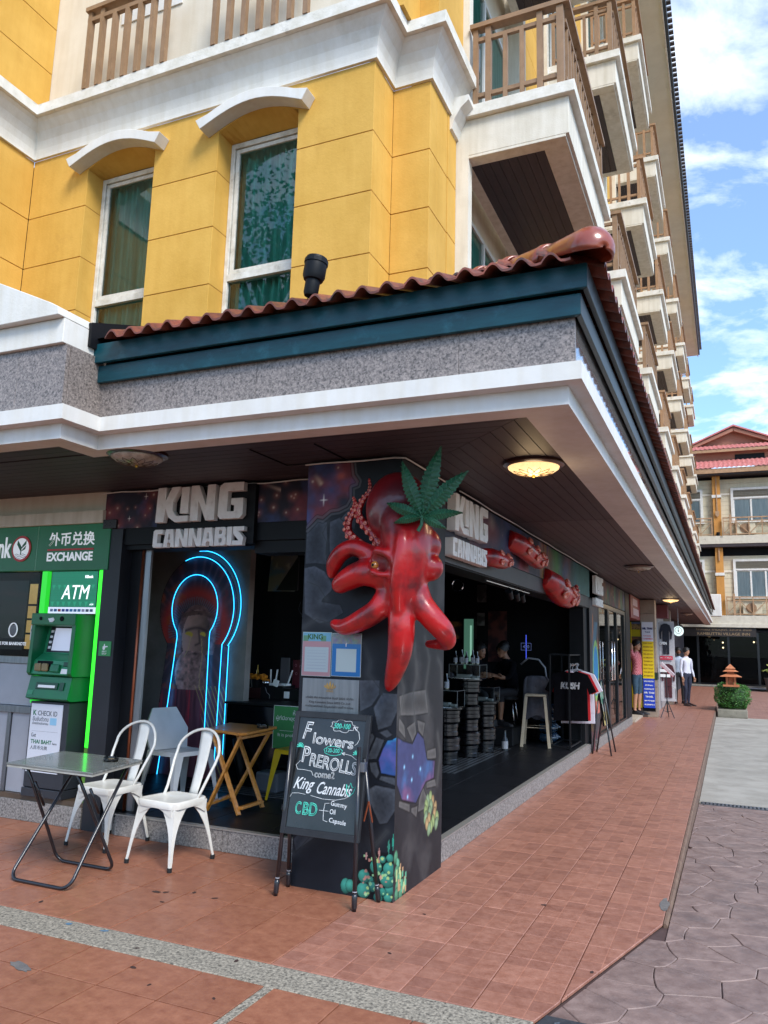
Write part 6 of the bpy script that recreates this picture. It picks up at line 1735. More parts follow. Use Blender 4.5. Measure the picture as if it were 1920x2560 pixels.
# screen, tilted
def on_face(x0, x1, t0, t1, off, A=(.52, 1.44), B=(.56, 1.68)):
    def P(t, o): 
        yy = A[0]+(B[0]-A[0])*t; z = A[1]+(B[1]-A[1])*t; n_ = Vector((-(B[1]-A[1]), (B[0]-A[0]))).normalized(); return (yy+n_.x*o, z+n_.y*o)
    a, b_, c_, d_ = P(t0, 0), P(t1, 0), P(t1, off), P(t0, off)
    return MB().prism([a, b_, c_, d_], 'x', x0, x1)
pb(on_face(-3.66, -3.27, .04, .98, .004), 'bezel', m_adk, atm); pb(on_face(-3.60, -3.29, .10, .93, .009), 'screen', flat('pale_screen', H('#9aa0b0'), .2, emis=(.55, .6, .75), estr=.22), atm)
for k in range(4): pb(on_face(-3.645, -3.617, .16+.2*k, .25+.2*k, .012), 'side_button', M_['txt_w'], atm, bevel=.001)
for x, r_ in ((-3.62, .016), (-3.37, .022)): pb(MB().lathe([(.001, 0), (r_, 0), (r_, .004), (.001, .004)], (x, .384, 1.745), 16, Matrix.Rotation(PI/2, 3, 'X')), 'camera_port', M_['dark'], atm)
pb(MB().prism([(-3.53, 1.745), (-3.47, 1.755), (-3.455, 1.735), (-3.475, 1.715), (-3.51, 1.715)], 'y', .38, .3845), 'sticker', M_['txt_w'], atm)
# console details
A1, B1 = (.40, 1.26), (.43, 1.38)
def on2(x0, x1, t0, t1, off): return on_face(x0, x1, t0, t1, off, A1, B1)
pb(on2(-3.65, -3.47, .25, .95, .003), 'key_recess', M_['dark'], atm)
pb(MB().box(-3.64, .375, 1.285, -3.565, .40, 1.355).box(-3.555, .375, 1.285, -3.485, .40, 1.355), 'keypad_shield', pm('amber_shield', H('#8c7a55'), H('#7a6a48'), 8, .3), atm, bevel=.012)
pb(on2(-3.46, -3.36, .15, .7, .03), 'card_reader', m_ag, atm, bevel=.006); pb(on2(-3.345, -3.265, .08, .42, .006), 'instruction_card', M_['txt_w'], atm)
pb(on2(-3.33, -3.27, .6, .9, .015), 'receipt_slot', m_agd, atm, bevel=.003)
A2, B2 = (.40, 1.05), (.44, 1.24)
def on3(x0, x1, t0, t1, off): return on_face(x0, x1, t0, t1, off, A2, B2)
pb(on3(-3.635, -3.38, .42, .72, .012), 'cash_slot_frame', m_agd, atm, bevel=.003); pb(on3(-3.60, -3.405, .48, .60, .018), 'cash_slot', M_['txt_w'], atm, bevel=.002); pb(on3(-3.36, -3.31, .40, .75, .01), 'lock_plate', m_agd, atm)
pb(on3(-3.72, -3.66, .15, .35, .003), 'sticker', m_agl, atm)
# notice on the door
def chk(U, V): return np.zeros(U.shape+(3,))+np.array([.70, .71, .75])
pb(MB().box(-3.705, .4545, .42, -3.335, .4595, 1.0), 'door_notice', flat('notice_white', H('#d4d6de')), atm)
m_kg = flat('notice_green', H('#0d6b46')); m_kd = flat('notice_grey', H('#2f3a44'))
yN = .4535
for s_, x_, z_, w_, h_, mm in (('K', -3.675, .90, .04, .045, m_kg), ('CHECK ID', -3.618, .90, .225, .042, m_kd), ('ยืนยันตัวตน', -3.675, .852, .185, .038, m_kd), ('ด้วยบัตรประชาชน', -3.675, .822, .185, .024, m_kd), ('Get', -3.675, .715, .055, .034, m_kd), ('THAI BAHT', -3.675, .66, .245, .034, m_kg), ('here', -3.42, .66, .05, .02, m_kd), ('人民币兑换', -3.675, .61, .20, .034, m_kd)):
    pk(text('notice_text', s_, (x_, yN, z_), .05, mm, None, width=w_, height=h_, depth=.0004, bold=.0012 if mm is m_kg else 0), atm)
pb(MB().box(-3.47, .453, .825, -3.395, .4543, .885), 'notice_card', flat('pale_blue', H('#8fc0dc')), atm); pb(MB().box(-3.675, .4535, .765, -3.37, .4543, .767), 'notice_rule', M_['grey'], atm)
# lit ATM header
hd = empty('machine_header_sign', (-3.4, .5, 1.8), label='lit green ATM header sign above the cash machine', cat='sign')
def hdr(U, V):
    h = .43; C = np.zeros(U.shape+(3,))+np.array([.006, .14, .075]); C = mixc(C, (.012, .24, .13), (np.sin(V*420) > .6)*.25)
    tri = (np.mod(U*15, 1) > .5*(1-np.mod(V*13, 1))) & (np.mod(U*15, 1) < .5*(1+np.mod(V*13, 1))) & (np.mod(np.floor(V*13), 2) == 0) & (np.mod(V*13, 1) < .6)
    C = mixc(C, (.02, .30, .16), tri*.5); return C
m_hd = attr_mat('lit_header', .35, emis=.35)
pb(MB().box(-3.665, .50, 1.793, -3.10, .56, 2.178), 'sign_box', m_adk, hd)
pk(paint_panel('lit_face', (-3.655, .498, 1.855), (1, 0, 0), (0, 0, 1), .545, .318, .004, hdr, m_hd, None), hd)
pb(MB().box(-3.66, .492, 1.795, -3.105, .4995, 1.852), 'card_logo_strip', flat('lit_white_strip', H('#d4d8e4'), .4, emis=(.8, .85, 1), estr=.25), hd)
m_lw2 = flat('lit_lettering', H('#e8ecf4'), .4, emis=(.9, .95, 1), estr=.45)
pk(text('sign_lettering', 'ATM', (-3.52, .4965, 1.925), .14, m_lw2, None, width=.33, height=.125, shear=.18), hd)
pk(text('sign_lettering', 'KBank', (-3.255, .4965, 2.112), .04, m_lw2, None, width=.095, height=.026, bold=.0012), hd)
pk(text('sign_lettering', 'ATM', (-3.18, .4965, 1.87), .02, m_lw2, None, width=.045, height=.014, shear=.2), hd)
for k, c_ in enumerate(('#8c90a8', '#2a5f96', '#b02a2a', '#3a3a8c', '#1e3c9a', '#2c7ab0', '#3b6f9e', '#3b6f9e', '#b8a0b8', '#555a66', '#3c5a7a')):
    pb(MB().box(-3.635+k*.047, .490, 1.812, -3.600+k*.047, .4919, 1.836), 'card_logo', flat('logo_colour_%d' % k, H(c_)), hd)
# small NEXT STOP sticker
t = empty('next_stop_sticker', (-2.93, .465, 1.44), label='green NEXT STOP sticker with a pointing hand on the charcoal column', cat='sticker')
m_sg = flat('sticker_green', H('#2f8a4c'), .4)
pb(MB().box(-3.0, .464, 1.435, -2.865, .4695, 1.56), 'sticker', m_sg, t)
pb(MB().prism([(-2.955, 1.495), (-2.955, 1.515), (-2.945, 1.518), (-2.94, 1.538), (-2.933, 1.538), (-2.932, 1.52), (-2.90, 1.52), (-2.90, 1.512), (-2.925, 1.508), (-2.93, 1.49), (-2.945, 1.486)], 'y', .4625, .4638), 'pointing_hand', M_['txt_w'], t)
pk(text('sticker_text', 'NEXT', (-2.958, .4632, 1.466), .02, M_['txt_w'], None, width=.05, height=.014), t); pk(text('sticker_text', 'STOP', (-2.958, .4632, 1.447), .02, M_['txt_w'], None, width=.05, height=.014), t)

# ================================================================ KEYHOLE MURAL WALL
YW = 1.65
wall = MB(); wall.box(-4.15, 2.2, .15, -2.64, 2.3, 2.80)
mw = tag(wall.build('mural_wall', pm('grey_plaster', H('#8b8581'), H('#75706c'), 3, .7, bump=.2, bscale=20)), 'grey plaster wall set inside the shop behind the keyhole mural', 'wall')
tag(MB().box(-4.2, .85, .15, -4.16, 2.2, 2.80).build('partition_wall', M_['dark']), 'dark side partition between the shop and the bank', 'wall')
KC = (-2.89, 1.905); 
def key_outline(r, cx, cz, a0, foot, zb, n=26, part=1.0):
    """keyhole outline: round head then flaring legs down to zb"""
    pts = []
    s0 = math.radians(270-a0)
    for k in range(n+1):
        a = math.radians(-90-a0) - (2*PI-2*math.radians(a0))*k/n
        pts.append((cx+r*math.cos(a), cz+r*1.0*math.sin(a)))
    return pts
RZ = .335
head = [(KC[0]+.278*math.cos(math.radians(t_)), KC[1]+RZ*math.sin(math.radians(t_))) for t_ in np.linspace(-50, 230, 40)]
inner_key = [(-2.68, .75), (-2.69, 1.62)] + head[1:-1] + [(-3.08, 1.62), (-3.16, .75), (-3.215, .25)]
outer_key = [(-2.47, .25), (-2.47, 1.53)] + [(-2.87+.47*math.cos(math.radians(t_)), 1.90+.53*math.sin(math.radians(t_))) for t_ in np.linspace(-42, 222, 40)] + [(-3.22, 1.53), (-3.33, .25)]
def key_paint(U, V):
    x, z = U, V
    C = np.zeros(U.shape+(3,))+np.array([.030, .022, .028])
    cx, cz = -2.90, 1.70; ang = np.arctan2(z-cz, x-cx); rad = np.hypot(x-cx, z-cz)
    rays = np.clip(np.sin(ang*34+3*np.sin(ang*5))*.5+.5, 0, 1)**3; C = mixc(C, (.07, .04, .05), rays*np.clip((rad-.25)*3, 0, 1)*.7)
    C = mixc(C, (.22, .02, .015), np.exp(-((rad-.36)/.07)**2)*(z > 1.55)*.8); C = mixc(C, (.07, .06, .075), (np.abs(rad-.27) < .05)*(np.sin(ang*70) > .1)*(z > 1.6)*.7)
    C = mixc(C, (.20, .035, .01), np.clip((vnoise(x, z, 9, 3)-.55)*5, 0, 1)*(x < -3.02)*.7); C = mixc(C, (.15, .02, .02), np.clip((vnoise(x, z, 7, 6)-.5)*5, 0, 1)*(x > -2.72)*.6)
    # head
    face = ((x+2.87)/.17)**2+((z-1.62)/.27)**2 < 1; sh = np.clip(.75-(x+2.9)*3.2+.25*(vnoise(x, z, 18, 9)-.5), .12, 1)
    C = np.where(face[..., None], np.array([.23, .14, .12])*sh[..., None], C)
    hair = (((x+2.87)/.24)**2+((z-1.60)/.34)**2 < 1) & ~face & (z > 1.45); hn = vnoise(x, z, 34, 12, 3); C = np.where(hair[..., None], np.array([.085, .045, .045])*(.3+1.4*hn)[..., None], C)
    beard = ((x+2.90)/.20)**2+((z-1.27)/.25)**2 < 1; C = np.where((beard & (z < 1.48))[..., None], np.array([.17, .10, .095])*(.2+1.5*vnoise(x, z, 30, 14, 3)*np.clip(1.1-(x+2.98)*3, .3, 1.2))[..., None], C)
    wre = (np.abs(z-(1.83+.03*np.cos((x+2.87)*9))) < .022) & (np.abs(x+2.87) < .2); C = np.where(wre[..., None], np.array([.06, .033, .03])*(.5+hn)[..., None], C)
    # brow, nose, mouth, eyes with gold leaf
    C = mixc(C, (.02, .012, .014), np.exp(-((z-1.69-.02*np.cos((x+2.87)*16))/.018)**2)*(np.abs(x+2.87) < .14)*.8)
    C = mixc(C, (.02, .012, .014), np.exp(-(line_dist(x, z, [(-2.84, 1.68), (-2.82, 1.56), (-2.87, 1.54)])/.012)**2)*.8)
    C = mixc(C, (.015, .01, .012), np.exp(-(((x+2.87)/.05)**2+((z-1.455)/.012)**2))*.9)
    for ex, w_ in ((-2.96, .05), (-2.79, .035)):
        e = (((x-ex)/w_)**2+((z-1.64)/.032)**2 < 1) & (z > 1.632-(x-ex)*.35); C = np.where(e[..., None], np.array([.24, .17, .03]), C)
    C = mixc(C, (.28, .20, .08), (line_dist(x, z, [(-2.93, 1.63), (-2.955, 1.5), (-3.0, 1.42)]) < .003)*.8); C = mixc(C, (.28, .20, .08), (line_dist(x, z, [(-2.80, 1.6), (-2.78, 1.42), (-2.80, 1.25), (-2.79, 1.1)]) < .003)*.8)
    dr = z < 1.1; st_ = vnoise(x*3, z*.25, 12, 22); C = np.where(dr[..., None], np.array([.055, .022, .03])*(.4+1.4*st_)[..., None], C)
    C = mixc(C, (.25, .02, .03), np.clip((vnoise(x*4, z*.3, 7, 30)-.6)*6, 0, 1)*dr*.6); C = mixc(C, (.25, .19, .07), ((np.sin((x*1.1+z*.55)*120) > .86) & (x+z*.35 > -2.45) & (z < 1.15))*.7)
    return C
def key_panel():
    res = .0065; x0, x1, z0, z1 = -3.40, -2.38, .2, 2.45
    nu = int((x1-x0)/res); nv = int((z1-z0)/res); us = np.linspace(x0, x1, nu); vs = np.linspace(z0, z1, nv); U, V = np.meshgrid(us, vs); C = key_paint(U, V)*4.2
    ins = inside(U, V, outer_key)
    idx = -np.ones(nu*nv, int); k = np.flatnonzero(ins.reshape(-1)); idx[k] = np.arange(len(k)); I = idx.reshape(nv, nu)
    F = np.stack([I[:-1, :-1], I[:-1, 1:], I[1:, 1:], I[1:, :-1]], -1).reshape(-1, 4); F = F[(F >= 0).all(1)]
    me = bpy.data.meshes.new('printed_face'); me.vertices.add(len(k)); P_ = np.stack([U.reshape(-1)[k], np.full(len(k), YW-.006), V.reshape(-1)[k]], -1); me.vertices.foreach_set('co', P_.reshape(-1))
    me.loops.add(F.size); me.loops.foreach_set('vertex_index', F.reshape(-1)); me.polygons.add(len(F)); me.polygons.foreach_set('loop_start', np.arange(0, F.size, 4)); me.polygons.foreach_set('loop_total', np.full(len(F), 4)); me.update(calc_edges=True)
    at = me.color_attributes.new('paint', 'FLOAT_COLOR', 'POINT'); cc = np.ones((len(k), 4), np.float32); cc[:, :3] = np.clip(C.reshape(-1, 3)[k], 0, 1); at.data.foreach_set('color', cc.reshape(-1)); me.materials.append(M_['print'])
    o = bpy.data.objects.new('printed_face', me); COL.objects.link(o); return o
km = empty('keyhole_mural', (-2.9, YW-.01, .2), label='keyhole shaped mural of a bearded statue with golden eyes', cat='mural')
pk(key_panel(), km)
ksh = MB(); ksh.prism(outer_key, 'y', YW-.0055, YW-.001); pb(ksh, 'board', M_['black'], km)
m_neon = flat('cyan_neon', H('#39c8ff'), .3, emis=(.02, .40, 1.0), estr=1.7)
ne = empty('neon_tubes', (-2.8, YW-.05, .25), label='glowing cyan neon outlines of the keyhole mural', cat='neon sign')
def neon(pts, z=YW-.035): pb(MB().tube([(x, z, q) for x, q in pts], .0034, 8), 'neon_tube', m_neon, ne, smooth=True)
neon(inner_key)
a1 = [(-2.87+.45*math.cos(math.radians(t_)), 1.90+.52*math.sin(math.radians(t_))) for t_ in np.linspace(-42, 112, 26)]
neon([(-2.545, .42), (-2.535, 1.55)]+a1)
a2 = [(-2.83+.49*math.cos(math.radians(t_)), 1.92+.56*math.sin(math.radians(t_))) for t_ in np.linspace(-42, 95, 24)]
neon([(-2.455, .42), (-2.455, 1.545)]+a2)
for r_ in (km, ne):
    dxm = r_.location.x+2.9; dzm = r_.location.z-1.6
    r_.scale = (1.085, 1, 1.085); r_.location = (-3.316+dxm*1.085, 2.2+(r_.location.y-1.65), 1.6+dzm*1.085)
# ================================================================ FURNITURE ON THE TERRACE AND IN THE SHOP FRONT
m_wpaint = pm('chipped_white_metal', H('#dedcd6'), H('#cfccc4'), 6, .35, coat=.2, dirt=H('#9b8f7c'), dscale=9, dlo=.66, dhi=.80, robj=True)
m_foot = flat('black_rubber_foot', H('#141416'), .7)
def metal_chair(name, x, y, rz, label):
    """pressed metal cafe chair, seat centre at origin, facing -Y"""
    t = empty(name, (x, y, 0), rz, label=label, cat='chair', group='white metal cafe chairs')
    # seat : rounded square, slightly dished
    def rsq(hw, hd, r, z, n=5, taper=.0):
        pts = []
        for cx, cy, a in ((hw-r, hd-r, 0), (-(hw-r), hd-r, 90), (-(hw-r), -(hd-r), 180), (hw-r, -(hd-r), 270)):
            for k in range(n+1):
                q = math.radians(a+90*k/n); px, py = cx+r*math.cos(q), cy+r*math.sin(q); px *= (1-taper*(py/hd)*.5+0); pts.append((px, py, z))
        return pts
    rings = [rsq(.155, .155, .05, .442, taper=.12), rsq(.172, .172, .055, .449, taper=.12), rsq(.182, .182, .06, .448, taper=.12), rsq(.188, .188, .06, .440, taper=.12), rsq(.184, .184, .06, .40, taper=.12)]
    n = len(rings[0]); vs = [v for r in rings for v in r]; fs = [tuple(range(n))]
    for i in range(len(rings)-1): fs += [(i*n+k, i*n+(k+1) % n, (i+1)*n+(k+1) % n, (i+1)*n+k) for k in range(n)]
    seat = MB().add(vs, fs).build('seat', m_wpaint, t, smooth=True, auto=50)
    # splayed folded legs with a curved gusset
    for sx in (-1, 1):
        for sy in (-1, 1):
            top = Vector((sx*.165*(1-.06*sy), sy*.165, .425)); bot = Vector((sx*.218, sy*(.218 if sy < 0 else .235), .018))
            mb = MB(); vs = []; N_ = 9
            for i in range(N_+1):
                q = i/N_; c = top.lerp(bot, q); w = .125*(1-q)**3.2+.022; h = .030*(1-q)+.018
                if q > .9: w, h = .017, .017
                # L-shaped cross-section: corner outward, flanges along x and y
                th = .006
                vs += [c, c+Vector((-sx*w, 0, 0)), c+Vector((-sx*w, -sy*th, 0)), c+Vector((-sx*th*1.4, -sy*th*1.4, 0)), c+Vector((-sx*th, -sy*w, 0)), c+Vector((0, -sy*w, 0))]
            fs = []
            for i in range(N_):
                for k in range(6): fs.append((i*6+k, i*6+(k+1) % 6, (i+1)*6+(k+1) % 6, (i+1)*6+k))
            fs.append((0, 1, 2, 3, 4, 5)); b0 = N_*6; fs.append((b0+5, b0+4, b0+3, b0+2, b0+1, b0))
            mb.add(vs, fs)
            lg = mb.build('leg', m_wpaint, t)
            MB().lathe([(.001, -.016), (.016, -.016), (.017, .012), (.001, .012)], bot+Vector((-sx*.008, -sy*.008, 0)), 10).build('rubber_foot', m_foot, lg)
    # aprons with an arched lower edge
    for k in range(4):
        ang = k*PI/2; poly = []
        for i in range(9):
            q = i/8; poly.append((-.145+.29*q, .345+.055*math.sin(PI*q)))
        poly = [(-.165, .43), (.165, .43)]+[(.158, .35)]+poly[::-1]+[(-.158, .35)]
        mb = MB(); mb.prism(poly, 'y', -.178, -.173)
        R_ = Matrix.Rotation(ang, 3, 'Z'); mb.v = [tuple(R_ @ Vector(v)) for v in mb.v]; mb.build('apron', m_wpaint, t)
    # hoop back
    pts = [(-.165, .08, .44), (-.172, .10, .48)]
    zc, rc = .74, .21
    def hp(a): 
        xx = rc*math.cos(a); z = zc+rc*.80*math.sin(a); return (xx, .20+.055*(1-(xx/rc)**2)+.16*(z-.55), z)
    left = [(-.178, .14, .53), (-.193, .175, .62)]
    arc = [hp(PI-PI*k/16) for k in range(17)]
    ptsL = [(-.165, .07, .435), (-.172, .11, .50), (-.188, .155, .59), (-.205, .195, .67)]
    pts = ptsL+arc+[(-p[0], p[1], p[2]) for p in ptsL[::-1]]
    MB().tube(pts, .011, 10).build('back_hoop', m_wpaint, t, smooth=True)
    # splat
    vs = []; 
    for i in range(9):
        q = i/8; z = .43+.465*q; yy = .185+.02+.125*q+.015*math.sin(PI*q); w = .040+.022*q
        vs += [(-w, yy, z), (-w*.45, yy-.004, z), (w*.45, yy-.004, z), (w, yy, z)]
    fs = [(i*4+k, i*4+k+1, (i+1)*4+k+1, (i+1)*4+k) for i in range(8) for k in range(3)]
    o = MB().add(vs, fs).build('back_splat', m_wpaint, t, smooth=True); md = o.modifiers.new('t', 'SOLIDIFY'); md.thickness = .004
    return t
metal_chair('cafe_chair', -1.80, .08, math.radians(-6), 'white metal chair nearest the shop step, in front of the wooden table')
metal_chair('cafe_chair', -2.545, .245, math.radians(-4), 'white metal chair standing right behind the grey folding table')

# grey folding table
tb = empty('folding_table', (-2.2, -.48, 0), label='square folding table with worn grey wood top and black crossed tube legs', cat='table')
m_gt = pm('grey_wood_top', H('#7f827e'), H('#5c5f5c'), 3, .22, st=(1.2, 14, 1), coat=.3, robj=True); m_edge = pm('table_edge', H('#a9a8a0'), H('#8f8e86'), 9, .5)
top = MB(); top.prism([(-.36, -.295), (.425, -.31), (.31, .30), (-.475, .325)], 'z', .722, .735); o = top.build('table_top', m_gt, tb, bevel=.003)
top = MB(); top.prism([(-.357, -.291), (.421, -.306), (.307, .297), (-.471, .321)], 'z', .708, .7215); top.build('table_edge', m_edge, tb)
m_blk = pm('black_tube', H('#15161b'), H('#1e1f26'), 6, .3, coat=.3)
def uframe(xl, xr, yg, yt, ztop, nm):
    r = .07; pts = [(xl+.035, yt, ztop)]
    for q in (.33, .66): pts.append((xl+.035*(1-q), yt+(yg-yt)*q, ztop*(1-q)+.02*q))
    d = Vector((0, yg-yt, -ztop)).normalized()
    for k in range(6):
        a = PI/2*k/5; pts.append((xl+r*(1-math.cos(a)), yg-d.y*r*(1-math.sin(a)), .012+(-d.z)*r*(1-math.sin(a))))
    pts += [(-p[0]+xl+xr, p[1], p[2]) for p in pts[::-1]]
    return MB().tube(pts, .0115, 10).build(nm, m_blk, tb, smooth=True)
uframe(-.215, .30, -.305, .20, .70, 'leg_frame'); uframe(-.275, .245, .165, -.22, .70, 'leg_frame')
MB().beam((-.30, -.2, .695), (.28, -.22, .695), .02, .02).beam((-.30, .22, .695), (.26, .2, .695), .02, .02).build('top_rail', m_blk, tb)
for x in (-.235, .262):
    MB().tube([(x+.015, -.16, .60), (x+.012, -.06, .43)], .010, 8).build('locking_strut', m_blk, tb, smooth=True)
def ashtray(x, y, z, label):
    t = empty('ashtray', (x, y, z), label=label, cat='ashtray')
    mg = bpy.data.materials.get('smoky_glass') or glass('smoky_glass', (.55, .53, .5), 1.5)
    MB().lathe([(.001, 0), (.048, 0), (.052, .012), (.050, .03), (.042, .03), (.038, .012), (.001, .010)], n=20).build('dish', mg, t, smooth=True, auto=40)
    for k in range(4): MB().box(-.006, -.052, .024, .006, -.036, .034).build('notch', mg, t).rotation_euler = (0, 0, k*PI/2)
    MB().tube([(-.02, 0, .014), (.015, .01, .018)], .004, 6).build('cigarette_end', pm('cig', H('#c9b18a'), rough=.8) if 'cig' not in bpy.data.materials else bpy.data.materials['cig'], t)
ashtray(-2.02, -.36, .735, 'glass ashtray on the grey folding table')

# angular moulded chairs
def moulded_chair(x, y, rz, m, label, z=.17, s=1.0):
    t = empty('moulded_chair', (x, y, z), rz, label=label, cat='chair')
    seat = MB(); seat.add([(-.20, -.2, .45), (.20, -.2, .45), (.2, .2, .435), (-.2, .2, .435), (-.21, -.21, .415), (.21, -.21, .415), (.21, .21, .40), (-.21, .21, .40), (-.17, -.17, .445), (.17, -.17, .445), (.17, .17, .428), (-.17, .17, .428)],
        [(8, 9, 10, 11), (0, 1, 9, 8), (1, 2, 10, 9), (2, 3, 11, 10), (3, 0, 8, 11), (0, 4, 5, 1), (1, 5, 6, 2), (2, 6, 7, 3), (3, 7, 4, 0), (4, 7, 6, 5)]); seat.build('seat', m, t)
    for sx in (-1, 1):
        for sy in (-1, 1):
            mb = MB(); vs = []
            for q, w in ((0, .085), (.15, .075), (.5, .05), (1, .026)):
                cx = sx*(.205+.045*q); cy = sy*(.205+.05*q); zz_ = .44-.44*q
                vs += [(cx, cy, zz_), (cx-sx*w, cy, zz_), (cx-sx*w*.5, cy-sy*w*.5, zz_), (cx, cy-sy*w, zz_)]
            fs = [(0, 1, 2, 3), (15, 14, 13, 12)]
            for i in range(3): fs += [(i*4+k, i*4+(k+1) % 4, (i+1)*4+(k+1) % 4, (i+1)*4+k) for k in range(4)]
            mb.add(vs, fs).build('leg', m, t)
    bk = MB(); bk.add([(-.2, .19, .43), (.2, .19, .43), (.235, .24, .60), (.13, .30, .79), (-.13, .30, .79), (-.235, .24, .60), (-.05, .245, .60), (.05, .245, .60)], [(0, 1, 7, 6), (1, 2, 7), (2, 3, 7), (7, 3, 4, 6), (4, 5, 6), (5, 0, 6)])
    o = bk.build('backrest', m, t); md = o.modifiers.new('t', 'SOLIDIFY'); md.thickness = .02
    return t
m_gp = pm('grey_plastic', H('#c9ccd1'), H('#bcc0c5'), 5, .4); m_yp = pm('yellow_plastic', H('#d9b90a'), H('#c9a908'), 5, .35)
moulded_chair(-2.56, 1.12, math.radians(75), m_gp, 'pale grey moulded plastic chair in front of the keyhole mural')
moulded_chair(-1.66, 1.80, math.radians(-95), m_yp, 'yellow moulded plastic chair half hidden by the pillar')

# wooden folding table
wt = empty('wooden_table', (-1.98, 1.2, .17), label='small folding wooden table with crossed slat legs inside the shop front', cat='table')
m_wd = pm('varnished_pine', H('#c98a3e'), H('#a86c28'), 4, .35, st=(1, 9, 9), coat=.25, robj=True)
WA, WB, WC, WD = Vector((-.21, -.24, .645)), Vector((.26, -.36, .645)), Vector((.20, .27, .645)), Vector((-.33, .29, .645))
mb = MB(); mb.prism([(WA.x, WA.y), (WB.x-.05, WB.y+.0), (WB.x, WB.y+.05), (WC.x, WC.y), (WD.x, WD.y)], 'z', .645, .668); mb.build('table_top', m_wd, wt, bevel=.004)
def leg(a, b_, nm='leg'): MB().beam(a, b_, .022, .042, (0, 1, 0)).build(nm, m_wd, wt, bevel=.003)
F1, F2, F3, F4 = Vector((-.08, -.31, .0)), Vector((.23, -.32, .0)), Vector((.23, .02, .0)), Vector((-.18, .10, .0))
leg((.19, -.28, .64), (-.10, -.31, .01)); leg((-.13, -.24, .64), (.23, -.32, .01)); leg((.17, .21, .64), (-.16, .14, .01)); leg((-.17, .16, .64), (.23, .04, .01))
leg((.225, -.30, .06), (.225, .03, .06), 'stretcher'); leg((-.10, -.28, .06), (-.15, .14, .06), 'stretcher'); leg((.19, -.30, .62), (.17, .22, .62), 'top_batten'); leg((-.14, -.25, .62), (-.17, .17, .62), 'top_batten')
ashtray(-1.80, 1.26, .838, 'glass ashtray on the small wooden table')

# ================================================================ CHALKBOARD EASEL
es = empty('chalkboard_easel', (-.43, -.17, 0), label='black chalkboard price sign on a folding easel in front of the pillar', cat='chalkboard')
tilt = math.atan2(.13, .70)
def eb(x, z, o=0):  # board plane -> local point ; z measured from ground along the board
    return Vector((x+.43, -.225+.17+(z-.42)*math.tan(tilt)+0-o, z))
m_bframe = pm('charcoal_wood_frame', H('#1d1e22'), H('#16171a'), 12, .5, robj=True); m_board = pm('dusty_chalkboard', H('#14171a'), H('#23272a'), 3.5, .22, coat=.2, robj=True)
XL, XR, ZB, ZT = -.675, -.16, .415, 1.115
def bq(x0, x1, z0, z1, o0, o1): 
    vs = [eb(x0, z0, o0), eb(x1, z0, o0), eb(x1, z1, o0), eb(x0, z1, o0), eb(x0, z0, o1), eb(x1, z0, o1), eb(x1, z1, o1), eb(x0, z1, o1)]
    return MB().add(vs, [(0,3,2,1),(4,5,6,7),(0,1,5,4),(1,2,6,5),(2,3,7,6),(3,0,4,7)])
bq(XL, XR, ZB, ZT, -.012, 0).build('writing_board', m_board, es)
for a in ((XL-.022, XL+.012, ZB-.03, ZT+.025), (XR-.012, XR+.022, ZB-.03, ZT+.025)): bq(*a, -.02, .010).build('frame_stile', m_bframe, es, bevel=.003)
for a in ((XL+.012, XR-.012, ZT-.012, ZT+.025), (XL+.012, XR-.012, ZB-.03, ZB+.012)): bq(*a, -.02, .010).build('frame_rail', m_bframe, es, bevel=.003)
def pole(a, b_): 
    a, b_ = Vector(a), Vector(b_); o = MB().tube([a, b_], .0135, 10).build('leg', m_blk, es, smooth=True)
    d = (b_-a).normalized(); MB().tube([b_-d*.10, b_-d*.08, b_-d*.02, b_], [.0135, .018, .017, .006], 10).build('leg_tip', m_blk, o, smooth=True); MB().tube([b_-d*.112, b_-d*.106], .0142, 10).build('leg_band', M_['grey'], o)
pole((-.235, -.02, .95), (-.285, -.055, .0)); pole((.255, -.02, .95), (.285, -.085, .0)); pole((-.255, .03, .85), (-.31, .145, .0)); pole((.285, .0, .88), (.345, .145, .0))
MB().box(.27, -.03, .80, .30, .02, .86).build('hinge', M_['steel'], es, bevel=.003); MB().tube([(.31, .03, .62), (.285, .02, .50)], .006, 6).build('brace', M_['copper'], es); MB().tube([(.31, .03, .62), (.325, .06, .49)], .006, 6).build('brace', M_['copper'], es)
for z in (.52, .66, .86): bq(XL-.034, XL-.02, z, z+.035, -.02, .012).build('clip', M_['black'], es, bevel=.003)
m_chw = pm('white_chalk', H('#dfe3e6'), H('#aab0b4'), 60, .9); m_chg = pm('mint_chalk', H('#57d2bd'), H('#3aa896'), 60, .9)
RB = (PI/2-tilt, 0, 0)
def chalk(s, x, z, w, h, m=m_chw, outline=0, shear=0, rot=0, bold=0):
    p = eb(x, z, .0018); o = text('chalk_text', s, p, .1, m, es, rot=(PI/2-tilt, 0, 0), width=w, height=h, outline=outline, shear=shear, bold=bold, depth=.0003)
    if rot: o.rotation_euler = (Matrix.Rotation(PI/2-tilt, 3, 'X') @ Matrix.Rotation(rot, 3, 'Z')).to_euler()
    return o
def stroke(pts, m=m_chw, r=.0017): return MB().tube([eb(x, z, .002) for x, z in pts], r, 5).build('chalk_line', m, es)
chalk('F', -.625, .965, .07, .115, outline=.0028, shear=.25, rot=-.05)
chalk('lowers', -.545, .940, .30, .072, outline=.0026, rot=-.06)
chalk('500-100', -.40, 1.045, .12, .034, m_chg, bold=.0015, shear=.2)
stroke([(-.42+.085*(1+math.cos(a))-.0+.006*math.sin(a*9), 1.062+.036*math.sin(a)+.005*math.cos(a*7)) for a in np.linspace(0, 2*PI, 40)])
